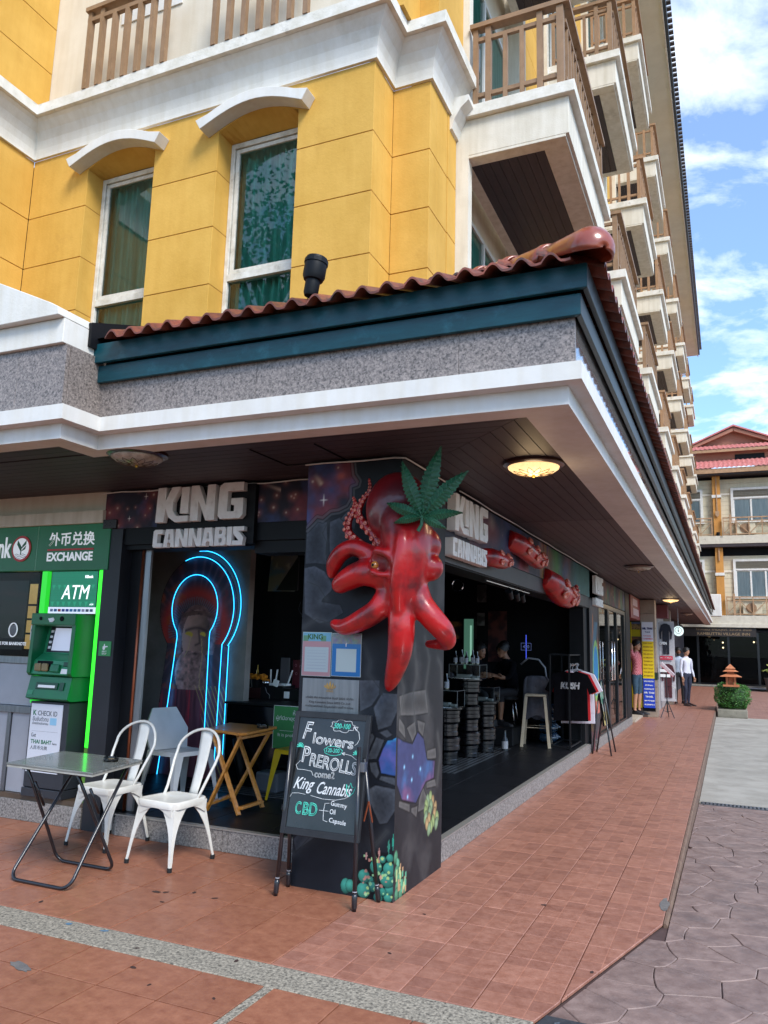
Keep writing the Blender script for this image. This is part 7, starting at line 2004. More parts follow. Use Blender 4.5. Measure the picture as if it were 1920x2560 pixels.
stroke([(-.245, 1.055), (-.215, 1.03), (-.205, .99), (-.22, .96), (-.235, .95)]); stroke([(-.25, 1.06), (-.225, 1.062), (-.235, 1.04), (-.25, 1.06)], r=.003)
chalk('120-300', -.435, .895, .095, .026, m_chg, bold=.001)
stroke([(-.385+.065*math.cos(a)+.004*math.sin(a*8), .905+.028*math.sin(a)) for a in np.linspace(0, 2*PI, 34)], m_chg, .002)
stroke([(-.31, .895), (-.25, .885), (-.205, .86), (-.195, .82)]); stroke([(-.318, .895), (-.30, .902), (-.302, .885), (-.318, .895)], r=.003)
chalk('P', -.61, .82, .055, .105, outline=.0028, rot=-.1); chalk('REROLLS', -.55, .800, .345, .085, outline=.0026, rot=-.10)
chalk('come2', -.50, .735, .145, .045, outline=.002)
stroke([(-.615, .83), (-.645, .80), (-.63, .775), (-.575, .775), (-.525, .77), (-.51, .745)])
chalk('King', -.645, .635, .155, .095, shear=.5, bold=.001); chalk('Cannabis', -.47, .640, .25, .075, shear=.5, bold=.001)
stroke([(-.655, .615), (-.645, .628), (-.60, .632), (-.55, .628)]); stroke([(-.51, .625), (-.42, .612), (-.33, .614), (-.27, .628), (-.235, .645)]); stroke([(-.66, .605), (-.655, .612)])
stroke([(-.255, .66), (-.265, .715), (-.245, .69), (-.235, .725), (-.22, .695), (-.198, .705), (-.21, .668), (-.235, .645), (-.255, .66)], m_chg, .0028)
chalk('C', -.61, .505, .042, .08, m_chg, outline=.0028); chalk('BD', -.555, .505, .105, .08, m_chg, outline=.0028)
stroke([(-.435, .545), (-.40, .545)]); stroke([(-.37, .592), (-.40, .588), (-.405, .545), (-.40, .49), (-.37, .483)]); stroke([(-.402, .545), (-.37, .545)])
chalk('Gummy', -.36, .572, .115, .038, bold=.001, rot=-.08); chalk('Oil', -.36, .53, .04, .03, bold=.001); chalk('Capsule', -.36, .475, .12, .036, bold=.001, rot=-.08)
for cx, cz in ((-.63, .915), (-.215, .895)):
    for k in range(7):
        a = PI/2+(k-3)*.55; stroke([(cx, cz), (cx+.026*math.cos(a), cz+.026*math.sin(a))], m_chg, .0035)

# ================================================================ COUNTER IN THE SHOP FRONT
ct = empty('front_counter', (-2.4, 2.8, .17), label='black service counter behind the wooden table', cat='counter')
m_gloss = pm('gloss_black', H('#0b0c14'), H('#080910'), 3, .15, coat=.5)
pb(MB().box(-2.77, 2.10, .17, -1.3, 3.1, .95), 'counter_body', m_gloss, ct, bevel=.01); pb(MB().box(-2.79, 2.08, .952, -1.28, 3.12, .975), 'counter_top', M_['black'], ct, bevel=.004)
def thing_box(nm, x0, y0, z0, x1, y1, z1, m, label, cat, bevel=.004, part='body'):
    t = empty(nm, ((x0+x1)/2, (y0+y1)/2, z0), label=label, cat=cat); pb(MB().box(x0, y0, z0, x1, y1, z1), part, m, t, bevel=bevel); return t
t = thing_box('marble_box', -2.70, 2.62, .976, -2.42, 2.9, 1.12, M_['black'], 'black marbled box on the counter with a white charger', 'box')
pb(MB().tube([(-2.64, 2.618, 1.10), (-2.62, 2.618, 1.05), (-2.58, 2.618, 1.02), (-2.585, 2.618, .985)], .002, 4), 'marble_vein', M_['grey'], t)
t = thing_box('power_adapter', -2.53, 2.57, 1.121, -2.47, 2.60, 1.19, M_['txt_w'], 'white charger plugged on top of the black marbled box', 'charger'); t.rotation_euler = (0, .3, 0)
thing_box('black_box', -2.40, 2.60, .976, -2.15, 2.9, 1.10, M_['black'], 'plain black box on the counter behind the pillar edge', 'box')
t = thing_box('power_adapter', -2.38, 2.575, 1.0, -2.32, 2.598, 1.07, M_['txt_w'], 'white plug hanging on the front of the plain black box', 'charger')
thing_box('red_box', -2.88, 2.66, .976, -2.71, 2.85, 1.09, pm('dark_red_box', H('#3a1014'), rough=.5), 'dark red box under the flower bowl on the counter', 'box')
t = thing_box('grey_sign_stand', -2.57, 2.80, 1.121, -2.46, 2.82, 1.42, pm('grey_card', H('#4a484c'), rough=.7), 'upright grey card standing at the back of the counter', 'card')
t = empty('router', (-2.52, 2.7, 1.121), label='white router with three upright antennas on the counter', cat='router')
pb(MB().box(-2.62, 2.66, 1.121, -2.40, 2.76, 1.145), 'body', M_['txt_w'], t, bevel=.005)
for x, l in ((-2.65, .08), (-2.59, .0), (-2.43, -.10)): pb(MB().beam((x, 2.74, 1.145), (x-l*.3+.02, 2.74, 1.29), .016, .010), 'antenna', M_['txt_w'], t)
t = thing_box('donation_box', -2.46, 2.88, .976, -2.26, 3.0, 1.40, pm('maroon_box', H('#5a1626'), H('#4a1020'), 4, .4), 'maroon printed box behind the router', 'box')
for k, (x, z) in enumerate(((-2.42, 1.34), (-2.36, 1.33), (-2.41, 1.25), (-2.31, 1.24))): pb(MB().tube([(x+.012*math.cos(a), 2.878, z+.014*math.sin(a)) for a in np.linspace(0, 2*PI, 10)], .003, 4), 'printed_symbol', pm('pink_print', H('#a06070'), rough=.6) if k == 0 else bpy.data.materials['pink_print'], t)
t = empty('flower_bowl', (-2.80, 2.7, 1.09), label='black bowl of orange marigold garland with a small gold spire', cat='offering bowl')
pb(MB().lathe([(.001, 0), (.06, 0), (.075, .09), (.001, .09)], (-2.80, 2.7, 1.09), 16), 'bowl', M_['black'], t, smooth=True, auto=40)
m_mar = pm('marigold', H('#d98a14'), H('#b5690a'), 30, .8)
for k in range(26):
    a = 2*PI*k/26; r_ = .085+.02*(k % 2); pb(MB().ball((-2.80+r_*math.cos(a), 2.7+r_*math.sin(a)*.6, 1.195+.012*(k % 3)), .022, n=7, m=5), 'marigold', m_mar, t)
pb(MB().lathe([(.001, 0), (.03, 0), (.03, .03), (.014, .05), (.012, .09), (.004, .11), (.003, .15), (.0005, .16)], (-2.80, 2.7, 1.18), 10), 'gold_spire', m_brass, t, smooth=True)
t = empty('small_bowl', (-2.66, 2.66, 1.121), label='small silver bowl with orange petals beside the flower bowl', cat='bowl'); pb(MB().lathe([(.001, 0), (.03, 0), (.045, .05), (.001, .045)], (-2.66, 2.66, 1.121), 14), 'bowl', M_['chrome'], t, smooth=True)
for k in range(7): pb(MB().ball((-2.66+.03*math.cos(k*.9), 2.66+.02*math.sin(k*.9), 1.172), .018, n=6, m=4), 'petals', m_mar, t)
t = empty('wooden_figure', (-3.0, 2.62, .976), label='carved brown wooden animal figure at the left of the counter', cat='figurine')
m_carv = pm('carved_wood', H('#7a4426'), H('#4e2814'), 18, .5, bump=.4)
mb = MB(); mb.ball((-3.0, 2.62, 1.015), .045, (1.3, .8, .85)).ball((-3.055, 2.60, 1.035), .028).ball((-2.95, 2.62, 1.03), .03).ball((-3.04, 2.6, .99), .018).ball((-2.97, 2.59, .99), .018).ball((-3.07, 2.6, 1.055), .012); o = pb(mb, 'carving', m_carv, t)
md = o.modifiers.new('remesh', 'REMESH'); md.voxel_size = .006; md.use_smooth_shade = True
t = thing_box('small_card', -2.95, 2.60, .98, -2.915, 2.61, 1.05, M_['txt_w'], 'tiny white card beside the carved figure', 'card')
# green notice on the counter
t = empty('green_notice', (-1.9, 2.48, .5), label='green age limit notice in Thai and English on the counter front', cat='notice')
pb(MB().box(-2.53, 2.488, .50, -1.95, 2.497, .945), 'board', pm('notice_board_green', H('#3b8a4c'), H('#347f45'), 3, .5), t)
pb(MB().box(-2.535, 2.489, .495, -2.53, 2.4965, .95).box(-2.535, 2.489, .945, -1.95, 2.4965, .95), 'white_edge', M_['txt_w'], t)
for s_, x_, z_, w_, h_ in (('ห้ามจำหน่าย', -2.29, .855, .28, .055), ('ผู้ที่มีอายุต่ำกว่า 20 ปี', -2.50, .785, .50, .06), ('นักเรียน นักศึกษา', -2.28, .715, .28, .05), ('It is prohibited to sell', -2.47, .615, .48, .045), ('under 20 years old', -2.29, .55, .30, .045)):
    pk(text('notice_text', s_, (x_, 2.4865, z_), .05, M_['txt_w'], None, width=w_, height=h_, depth=.0004), t)
pb(MB().box(-2.45, 2.4865, .685, -2.0, 2.4875, .688), 'rule', M_['txt_w'], t)
t.scale = (.91, 1, .91); t.location = (-1.607, 2.06, .56)
# hanging picture
t = empty('hanging_picture', (-2.4, 2.45, 2.1), label='dark abstract picture hanging high inside the shop front', cat='picture')
def picf(U, V):
    n = vnoise(U, V, 9, 3); C = np.zeros(U.shape+(3,))+np.array([.07, .055, .05]); C = mixc(C, (.03, .05, .10), np.clip((n-.5)*5, 0, 1)); return mixc(C, (.16, .13, .11), np.clip((vnoise(U+2, V, 14, 6)-.6)*6, 0, 1))
pk(paint_panel('canvas', (-2.56, 2.44, 2.13), (.985, .17, 0), (.12, -.1, .985), .31, .40, .01, picf, M_['print'], None), t); pb(MB().box(-2.55, 2.455, 2.14, -2.20, 2.475, 2.5), 'frame', M_['black'], t)
# metal strip grating and things on the floor
t = empty('floor_strips', (-2.0, 1.9, .17), label='parallel chrome strips set in the black floor under the tables', cat='floor strips')
for k in range(5): pb(MB().box(-2.9, 1.70+k*.075, .168, -1.0, 1.725+k*.075, .173), 'strip', M_['steel'], t)
thing_box('grey_storage_box', -2.22, 1.84, .175, -1.98, 2.04, .36, pm('grey_storage_plastic', H('#5a5f68'), H('#50555e'), 3, .4), 'grey plastic storage box on the floor behind the wooden table', 'storage box', .02)
t = empty('cloth_bundle', (-2.35, 2.3, .17), label='black cloth bundle with white lettering leaning on the counter', cat='bag')
pb(MB().tube([(-2.60, 2.04, .62), (-2.52, 2.0, .45), (-2.42, 1.93, .21)], [.03, .05, .025], 10), 'cloth', M_['black'], t, smooth=True)
# ================================================================ SHOP INTERIOR
room = empty('shop_interior', (-2, 4, .17), label='dark interior walls and ceiling of the corner shop', cat='room')
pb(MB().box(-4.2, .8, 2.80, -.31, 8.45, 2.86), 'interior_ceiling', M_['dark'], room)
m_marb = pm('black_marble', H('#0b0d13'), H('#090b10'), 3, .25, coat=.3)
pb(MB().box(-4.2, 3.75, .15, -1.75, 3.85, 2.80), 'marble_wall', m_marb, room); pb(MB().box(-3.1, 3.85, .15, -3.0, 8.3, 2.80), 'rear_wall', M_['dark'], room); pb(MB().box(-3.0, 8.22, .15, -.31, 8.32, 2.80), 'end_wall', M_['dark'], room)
rv = random.Random(3)
for k in range(16):
    x = rv.uniform(-2.9, -2.0); z = rv.uniform(1.2, 2.4); pts = [(x, 3.746, z)]
    for i in range(6): x += rv.uniform(-.05, .08); z += rv.uniform(-.14, .02); pts.append((x, 3.746, z))
    pb(MB().tube(pts, .0018, 4), 'marble_vein', pm('vein_grey', H('#3c404a'), rough=.5) if k == 0 else bpy.data.materials['vein_grey'], room)
# posters, clock, lit mirror, neon
m_post = []
def faint(seed, a, b_):
    def f(U, V):
        n = vnoise(U, V, 8, seed); C = np.zeros(U.shape+(3,))+np.array(a); return mixc(C, b_, np.clip((n-.48)*6, 0, 1))
    return f
for k, (x, z, w, h, a, b_, lab) in enumerate([(-2.45, 1.72, .5, .30, (.03, .02, .02), (.26, .13, .05), 'dim orange leaf print on the rear wall of the shop'), (-1.75, 1.35, .33, .85, (.03, .012, .014), (.12, .035, .03), 'tall dim red poster on the end wall of the shop'), (-1.95, 1.95, .14, .22, (.2, .2, .2), (.04, .04, .04), 'small pale leaf print above the mirror'), (-1.95, 2.35, .17, .30, (.06, .06, .06), (.3, .3, .3), 'grey zigzag print high on the end wall')]):
    t = empty('poster', (x, 8.2, z), label=lab, cat='poster'); pk(paint_panel('printed_face', (x, 8.212, z), (1, 0, 0), (0, 0, 1), w, h, .02, faint(k+3, a, b_), M_['print'], None), t)
t = empty('wall_clock', (-2.2, 7.9, 2.55), label='round metal rimmed clock high inside the shop', cat='clock')
pb(MB().tube([(-2.2+.10*math.cos(a), 7.9, 2.62+.10*math.sin(a)) for a in np.linspace(0, 2*PI, 20)[:-1]], .012, 6, closed=True), 'rim', M_['chrome'], t); pb(MB().lathe([(.001, 0), (.09, 0), (.09, .01), (.001, .01)], (-2.2, 7.91, 2.62), 18, Matrix.Rotation(PI/2, 3, 'X')), 'dial', M_['black'], t)
t = empty('lit_mirror', (-2.05, 8.15, 1.3), label='narrow mirror with a pale green glow at the back of the shop', cat='mirror')
pb(MB().box(-2.16, 8.15, 1.22, -2.0, 8.18, 2.06), 'glass', flat('green_glow', H('#3d5c4c'), .3, emis=(.15, .38, .27), estr=.12), t); pb(MB().box(-2.05, 8.14, 1.24, -2.02, 8.149, 1.95), 'light_line', flat('green_glow_b', H('#7ca58e'), .3, emis=(.4, .8, .6), estr=.2), t); pb(MB().box(-2.2, 8.181, 1.2, -1.98, 8.20, 2.1), 'frame', M_['black'], t)
t = empty('neon_cross', (-.92, 7.6, 1.4), label='dim blue neon line through a small outlined sign at the back', cat='neon sign')
m_nb = flat('dim_blue_neon', H('#2b3cff'), .3, emis=(.08, .14, 1), estr=.35)
pb(MB().tube([(-.95, 7.6, 1.40), (-.95, 7.6, 1.80)], .005, 6), 'neon_line', m_nb, t); pb(MB().tube([(-1.03, 7.6, 1.56), (-.87, 7.6, 1.56), (-.87, 7.6, 1.67), (-1.03, 7.6, 1.67)], .004, 5, closed=True), 'neon_box', flat('dim_neon_box', H('#3a4260'), .3, emis=(.3, .4, 1), estr=.08), t)
pk(text('neon_word', '420', (-1.0, 7.595, 1.59), .07, flat('dim_neon_word', H('#3a4260'), .3, emis=(.3, .4, 1), estr=.1), None, width=.10, height=.05), t)

m_drum = pm('black_drum_gloss', H('#0b0a0f'), H('#070709'), 6, .22, coat=.4)
def drum_stack(x, y, h, label, case_h, cw):
    t = empty('display_stand', (x, y, .17), label=label, cat='display stand', group='stacked black drum stands')
    z = 0; k = 0
    while z < h-.05:
        hh = min(.165, h-z); r = .165 if k % 2 else .14
        MB().lathe([(.001, 0), (r*.93, 0), (r, .015), (r, hh*.35), (r*.965, hh*.40), (r*.965, hh*.62), (r, hh*.67), (r, hh-.018), (r*.93, hh-.002), (.001, hh-.002)], (0, 0, z), 24).build('drum', m_drum, t, smooth=True, auto=30)
        z += hh; k += 1
    w = cw
    MB().lathe([(.001, 0), (.20, 0), (.20, .02), (.001, .02)], (0, 0, h), 24).build('top_disc', m_drum, t, smooth=True, auto=30)
    c = empty('glass_case', (x, y, .17+h+.021), label='clear glass display case on the '+label.split(' drum')[0]+' drum stand', cat='display case')
    b = MB(); b.box(-w/2, -w*.4, 0, w/2, w*.4, .008); b.build('base', M_['chrome'], c)
    g = MB()
    for (a, b2) in (((-w/2, -w*.4), (w/2, -w*.4)), ((w/2, -w*.4), (w/2, w*.4)), ((w/2, w*.4), (-w/2, w*.4)), ((-w/2, w*.4), (-w/2, -w*.4))):
        g.quad((*a, .009), (*b2, .009), (*b2, case_h), (*a, case_h))
    g.quad((-w/2, -w*.4, case_h), (w/2, -w*.4, case_h), (w/2, w*.4, case_h), (-w/2, w*.4, case_h)); g.build('glass', M_['clear'], c, recalc=False)
    e = MB()
    for sx in (-1, 1):
        for sy in (-1, 1): e.box(sx*w/2-.003, sy*w*.4-.003, .009, sx*w/2+.003, sy*w*.4+.003, case_h)
    e.box(-w/2, -w*.4-.003, case_h, w/2, -w*.4+.003, case_h+.005).box(w/2-.003, -w*.4, case_h, w/2+.003, w*.4, case_h+.005); e.build('case_edge', M_['steel'], c)
    MB().box(-w*.35, -.05, .01, w*.1, .06, .05).box(w*.15, -.05, .01, w*.35, .04, .035).build('goods', flat('pale_goods', H('#8c8c8a')), c, bevel=.003)
drum_stack(-1.24, 4.62, .66, 'nearest short drum stand beside the pillar', .2, .36)
drum_stack(-1.20, 5.35, .985, 'tallest middle drum stand', .18, .42)
drum_stack(-1.16, 5.98, .66, 'rear short drum stand', .19, .36)
def bottle(x, y, z, h, label, m, group=None):
    t = empty('bottle', (x, y, z), label=label, cat='bottle', group=group)
    r = h*.16; MB().lathe([(.001, 0), (r, 0), (r, h*.55), (r*.4, h*.7), (r*.38, h), (.001, h)], n=12).build('body', m, t, smooth=True, auto=40); MB().lathe([(r*1.01, h*.12), (r*1.02, h*.12), (r*1.02, h*.48), (r*1.01, h*.48)], n=12).build('label_band', M_['grey'], t)
m_bot = pm('dark_bottle', H('#1c1a18'), rough=.1, coat=1)
for k, nm_ in enumerate(('leftmost', 'second from the left', 'middle one', 'second from the right', 'rightmost')): bottle(-1.36+.075*k, 5.30+.04*(k % 2), .17+.985+.021+.186, .17+.02*(k % 2), 'dark bottle on the tallest glass case, '+nm_+' of five', m_bot, 'bottles on the tallest glass case')
bottle(-1.25, 4.62, .17+.66+.021+.206, .2, 'dark bottle on the glass case nearest the pillar', m_bot)
bottle(-.93, 6.22, .168, .28, 'tall plastic bottle on the floor behind the drum stands', pm('grey_bottle', H('#2c3036'), rough=.2))
t = empty('chrome_grating', (-1.3, 5.4, .168), label='ribbed chrome floor strips around the drum stands', cat='floor strips')
for k in range(14): pb(MB().box(-1.75+k*.062, 3.95, .168, -1.72+k*.062, 6.5, .172), 'strip', M_['steel'], t)
thing_box('black_riser', -2.6, 6.75, .168, -.95, 8.2, .42, M_['black'], 'low black platform under the stools at the back of the shop', 'platform', .01)
# chrome stools
def stool(x, y, z, h, label, g=None):
    t = empty('chrome_stool', (x, y, z), label=label, cat='stool', group=g)
    MB().lathe([(.001, h-.04), (.16, h-.04), (.165, h-.02), (.16, h), (.001, h)], n=20).build('seat', M_['black'], t, smooth=True, auto=40)
    for k in range(4):
        a = PI/4+k*PI/2; MB().tube([(.12*math.cos(a), .12*math.sin(a), h-.04), (.15*math.cos(a), .15*math.sin(a), h*.5), (.19*math.cos(a), .19*math.sin(a), 0)], .011, 8).build('leg', M_['chrome'], t, smooth=True)
stool(-1.18, 7.35, .42, .42, 'chrome legged stool on the low black platform')
stool(-1.62, 7.15, .42, .42, 'second chrome legged stool left of the seated man')
# bar stool with grey cover
bs = empty('bar_stool', (-.66, 7.0, .17), math.radians(8), label='beige metal bar stool with a grey jacket over its back', cat='bar stool')
m_bg2 = pm('beige_metal', H('#a29684'), H('#958974'), 6, .45); m_cov = pm('grey_jacket_cloth', H('#55535b'), H('#46454d'), 9, .85, bump=.3, robj=True)
MB().box(-.155, -.15, .72, .155, .15, .755).build('seat', m_bg2, bs, bevel=.01)
for sx in (-1, 1):
    for sy in (-1, 1): MB().beam((sx*.135, sy*.13, .735), (sx*.20, sy*.195, 0), .045, .028, (0, 1, 0)).build('leg', m_bg2, bs, bevel=.004)
for z, w in ((.28, .175),): MB().tube([(-w, -w, z), (w, -w, z), (w, w, z), (-w, w, z)], .009, 6, closed=True).build('foot_rail', m_bg2, bs)
cv = MB(); A = []
n = 24; ringz = [(.40, .19, 1.12), (.52, .205, 1.06), (.70, .205, 1.0), (.85, .20, 1.0), (.95, .19, .96), (1.00, .16, .8), (1.015, .08, .4)]
vs = []
for z, w, q in ringz:
    for k in range(n):
        a = 2*PI*k/n; vs.append((w*math.cos(a)*(1+.03*math.sin(5*a+z*6)), .135+.05*q*math.sin(a)+.012*math.sin(7*a), z+(.04*math.sin(3*a) if z < .45 else 0)))
fs = [(i*n+k, i*n+(k+1) % n, (i+1)*n+(k+1) % n, (i+1)*n+k) for i in range(len(ringz)-1) for k in range(n)]+[tuple(range((len(ringz)-1)*n, len(ringz)*n))]
jk = empty('grey_jacket', (-.66, 7.0, .17), math.radians(8), label='grey jacket draped over the back of the bar stool', cat='jacket')
cv.add(vs, fs).build('cloth', m_cov, jk, smooth=True)
MB().beam((-.155, .15, .74), (-.15, .17, .98), .02, .02).beam((.155, .15, .74), (.15, .17, .98), .02, .02).build('back_frame', m_bg2, bs)

# clothes rack with shirts
rk = empty('clothes_rack', (-.25, 7.2, .17), label='black metal clothes rack by the shop edge holding T-shirts', cat='clothes rack')
m_rk = M_['black']
rb_ = MB()
for x in (-.42, -.14):
    for y in (6.85, 7.75): pb(MB().box(x-.012, y-.012, .17, x+.012, y+.012, 1.52), 'upright', m_rk, rk)
pass
r2_ = MB()
for z in (.20, 1.50):
    for q in ((-.405, 6.84, -.155, 6.86), (-.405, 7.74, -.155, 7.76), (-.43, 6.863, -.41, 7.737), (-.15, 6.863, -.13, 7.737)): pb(MB().box(q[0], q[1], z, q[2], q[3], z+.02), 'rail', m_rk, rk)
pb(MB().tube([(-.14, 6.85, 1.36), (-.14, 7.75, 1.36)], .01, 8), 'hanging_bar', M_['chrome'], rk)
def shirt(y, m, label, dx=0, print_=None, w=.27, lenz=.72):
    t = empty('t_shirt', (-.14+dx, y, .6), label=label, cat='t-shirt', group='shirts on the clothes rack')
    pts = [(-.09, 1.28), (-w+.02, 1.235), (-w-.10, 1.0), (-w-.0, .95), (-w+.03, 1.05), (-w+.02, 1.28-lenz), (w-.02, 1.28-lenz+.02), (w-.03, 1.05), (w+.0, .95), (w+.10, 1.0), (w-.02, 1.235), (.09, 1.28), (.04, 1.255), (-.04, 1.255)]
    mb = MB(); mb.prism([(x-.14+dx, z) for x, z in pts], 'y', y-.012, y+.012)
    o = pb(mb, 'cloth', m, t, bevel=.006)
    h = MB(); h.tube([(-.14+dx-.19, y, 1.235), (-.14+dx, y, 1.30), (-.14+dx+.19, y, 1.235)], .006, 6); h.tube([(-.14+dx, y, 1.30), (-.14+dx, y, 1.335), (-.14+dx+.02, y, 1.36), (-.14+dx+.005, y, 1.385), (-.14+dx-.02, y, 1.375)], .004, 6)
    pb(h, 'hanger', M_['grey'], t)
    if print_: pk(text('print', print_, (-.28+dx, y-.0145, 1.02), .1, pm('distressed_print', H('#b5b5b8'), H('#77777a'), 40, .8, lo=.45, hi=.55), None, width=.28, height=.10, shear=.15, bold=.006), t)
    return t
m_bk = pm('black_cotton', (.0018, .0018, .003), (.003, .003, .005), 9, .95, spec=.1); m_rd = pm('red_cotton', H('#b0121a'), rough=.85); m_wc = pm('white_cotton', H('#c9c4cf'), rough=.85)
shirt(6.92, m_bk, 'black T-shirt printed KUSH at the front of the rack', 0, 'KUSH'); shirt(7.02, m_rd, 'red T-shirt second on the rack', .02); shirt(7.14, m_wc, 'white T-shirt third on the rack', .05, None, .28, .62); shirt(7.28, m_wc, 'white T-shirt hanging lower behind the others', .04, None, .27, .78); shirt(7.42, m_bk, 'dark T-shirt deep in the rack'); shirt(7.55, m_bk, 'last dark T-shirt at the far end of the rack')
# water bottles stacked
m_wat = pm('clear_blue_plastic', H('#27425a'), H('#1b2f42'), 6, .12, coat=1)
for j in range(2):
    for i in range(4):
        t = empty('water_bottle', (-.62+.0*j, 7.55+.19*j, .17+i*.15), label='large dark water bottle, '+('front' if j == 0 else 'rear')+' stack, '+('lowest', 'second from the floor', 'third from the floor', 'topmost')[i], cat='water bottle', group='stacked water bottles')
        T = Matrix.Rotation(PI/2, 3, 'Y'); MB().lathe([(.001, -.11), (.07, -.11), (.075, -.08), (.068, -.04), (.075, 0), (.068, .04), (.075, .08), (.06, .12), (.02, .15), (.02, .17), (.001, .17)], (0, 0, .075), 14, T).build('body', m_wat, t, smooth=True)
tag(MB().tube([(-.60, 7.45, 1.15), (-.62, 7.45, 1.3), (-.72, 7.45, 1.42), (-.88, 7.45, 1.44), (-1.0, 7.45, 1.34)], .014, 8).build('lamp_arm', M_['grey'], smooth=True), 'curved grey flexible lamp arm rising behind the bar stool', 'lamp arm')

# ================================================================ PAINTED PILLAR, EASEL AND SHOPS FURTHER ALONG
def mural2(U, V):
    C = np.zeros(U.shape+(3,))+np.array([.05, .045, .05]); n = vnoise(U*2, V*.7, 3, 3)
    C = mixc(C, (.40, .13, .04), np.clip((vnoise(U*2, V*.6, 4, 5)-.52)*5, 0, 1)*(V > 1.6)); C = mixc(C, (.05, .15, .22), ((np.abs(U-8.75+.15*np.sin(V*5)) < .17) & (V > 1.35) & (V < 2.05))*.8)
    pool = np.hypot((U-8.78)/.30, (V-1.25)/.48); C = mixc(C, (.25, .45, .12), ((pool < 1.05) & (pool > .85))*1.0); C = mixc(C, (.02, .20, .42), (pool <= .85)*1.0); C = mixc(C, (.62, .17, .12), ((V < 1.05+.1*np.sin(U*12)) & (V > .55) & (pool > 1.02))*.9)
    C = mixc(C, (.20, .05, .06), ((V < .35) & (n > .45))*.8); C = mixc(C, (.25, .15, .03), ((V < .55) & (V > .3) & (n > .5))*.6); return C*(.7+.6*vnoise(U*3, V*3, 6, 9))[..., None]
p2 = empty('painted_pier', (-.1, 8.15, 0), label='narrow pier with a bright orange, blue and coral mural beside the glass doors', cat='pillar')
pb(MB().box(-.3, 8.13, 0, -.045, 9.05, 2.86), 'column_body', M_['black'], p2); pb(MB().box(-.30, 7.78, 0, -.08, 8.128, 2.86), 'dark_return', M_['black'], p2)
pk(paint_panel('mural_face', (-.04, 8.13, 0), (0, 1, 0), (0, 0, 1), .92, 2.4, .016, mural2, M_['paint'], None, 8.2, 0), p2)
f2 = empty('neighbour_fascia', (0, 10, 2.4), label='painted fascia with pale letters over the neighbouring glass doors', cat='shop fascia')
pb(MB().box(-.3, 8.2, 2.43, -.045, 12.955, 2.86), 'lintel', M_['black'], f2)
def side_gal2(U, V): 
    C = galaxy(U*.6+3, V, 28); C = mixc(C, (.22, .10, .04), np.clip((vnoise(U, V, 3, 60)-.5)*4, 0, 1)); return mixc(C, (.05, .14, .08), np.clip((vnoise(U+4, V, 3, 61)-.55)*4, 0, 1))
pk(paint_panel('painted_panel', (-.038, 9.1, 2.44), (0, 1, 0), (0, 0, 1), 3.85, .42, .025, side_gal2, M_['paint'], None, 9.1, 2.44), f2)
sg = empty('shop_sign', (.0, 8.5, 2.3), label='furthest pale KING CANNABIS letters above the painted pier', cat='shop sign'); word(KING, 8.45, 9.3, 2.52, 2.82, True, sg, -.035, .06); word(CANN, 8.45, 9.3, 2.32, 2.45, True, sg, -.04, .06)
# second easel
e2 = empty('folding_easel', (.13, 8.15, 0), label='black folding easel with a narrow flower picture beside the painted pier', cat='easel')
def p3(a, b_, r=.013): return MB().tube([a, b_], r, 8).build('leg', m_blk, e2, smooth=True)
p3((-.04, .12, 1.12), (-.14, -.15, 0)); p3((-.04, .3, 1.12), (.15, .30, 0)); p3((.0, .1, .82), (.16, -.26, 0)); p3((.0, .3, .85), (-.12, .16, 0))
def pic3(U, V):
    C = np.zeros(U.shape+(3,))+np.array([.45, .45, .40]); C = mixc(C, (.06, .22, .14), np.clip((vnoise(U, V, 10, 4)-.45)*6, 0, 1)*(V > .25)); return mixc(C, (.5, .38, .08), (V < .22)*.8)
o = paint_panel('picture', (.03, .03, .42), (.0, 1, 0), (-.13, 0, .99), .34, .68, .02, pic3, M_['print'], e2); MB().prism([(.02, .415), (-.074, 1.095), (-.09, 1.09), (.005, .41)], 'y', .02, .38).build('board', M_['black'], e2)
MB().tube([(-.02, .0, .7), (.0, -.05, .76), (.02, -.02, .6), (.03, .05, .5)], .007, 6).build('strap', m_blk, e2)

# red sign panel and doorway of the travel agency
ag_ = empty('travel_agency', (-.1, 15, 0), label='travel agency doorway with red sign panel and yellow banners', cat='shop front')
pb(MB().box(-.3, 13.76, 2.34, -.0, 15.79, 2.86), 'red_sign_box', pm('faded_red_sign', H('#8e3a3c'), H('#7c3234'), 5, .5), ag_)
for (a, b_, z0, z1) in ((14.2, 15.2, 2.64, 2.80), (14.25, 15.5, 2.42, 2.58)):
    for k in range(7): 
        q = (b_-a)/7; pb(MB().box(.001, a+k*q, z0, .006, a+k*q+q*.66, z1), 'sign_character', flat('pale_pink', H('#d9b9bc')) if (k == 0 and 'pale_pink' not in bpy.data.materials) else bpy.data.materials['pale_pink'], ag_)
pb(MB().box(-.8, 14.06, 0, -.6, 17.4, 2.86).box(-.6, 16.96, .0, .0, 17.4, 2.86), 'shop_wall', pm('brown_interior', H('#4a3626'), H('#35271b'), 5, .7), ag_)
pb(MB().box(-1.2, 14.06, -.01, -.0, 15.82, .06).box(-1.2, 15.82, -.01, -.005, 17.4, .06), 'doorstep', pm('cream_step_tile', H('#b5a897'), H('#a39684'), 6, .6), ag_)
for k in range(6): pb(MB().box(-.598, 14.4+.1, 1.35+k*.13, -.55, 15.7, 1.37+k*.13), 'shelf', M_['rail'], ag_)
m_tilep = pm('cream_pillar_tile', H('#9b8b7c'), H('#8a7b6d'), 5, .45, rnd=.05)
pp = empty('tiled_pillar', (.16, 15.95, 0), label='beige tiled pillar carrying the yellow MR. THAI travel banner', cat='pillar')
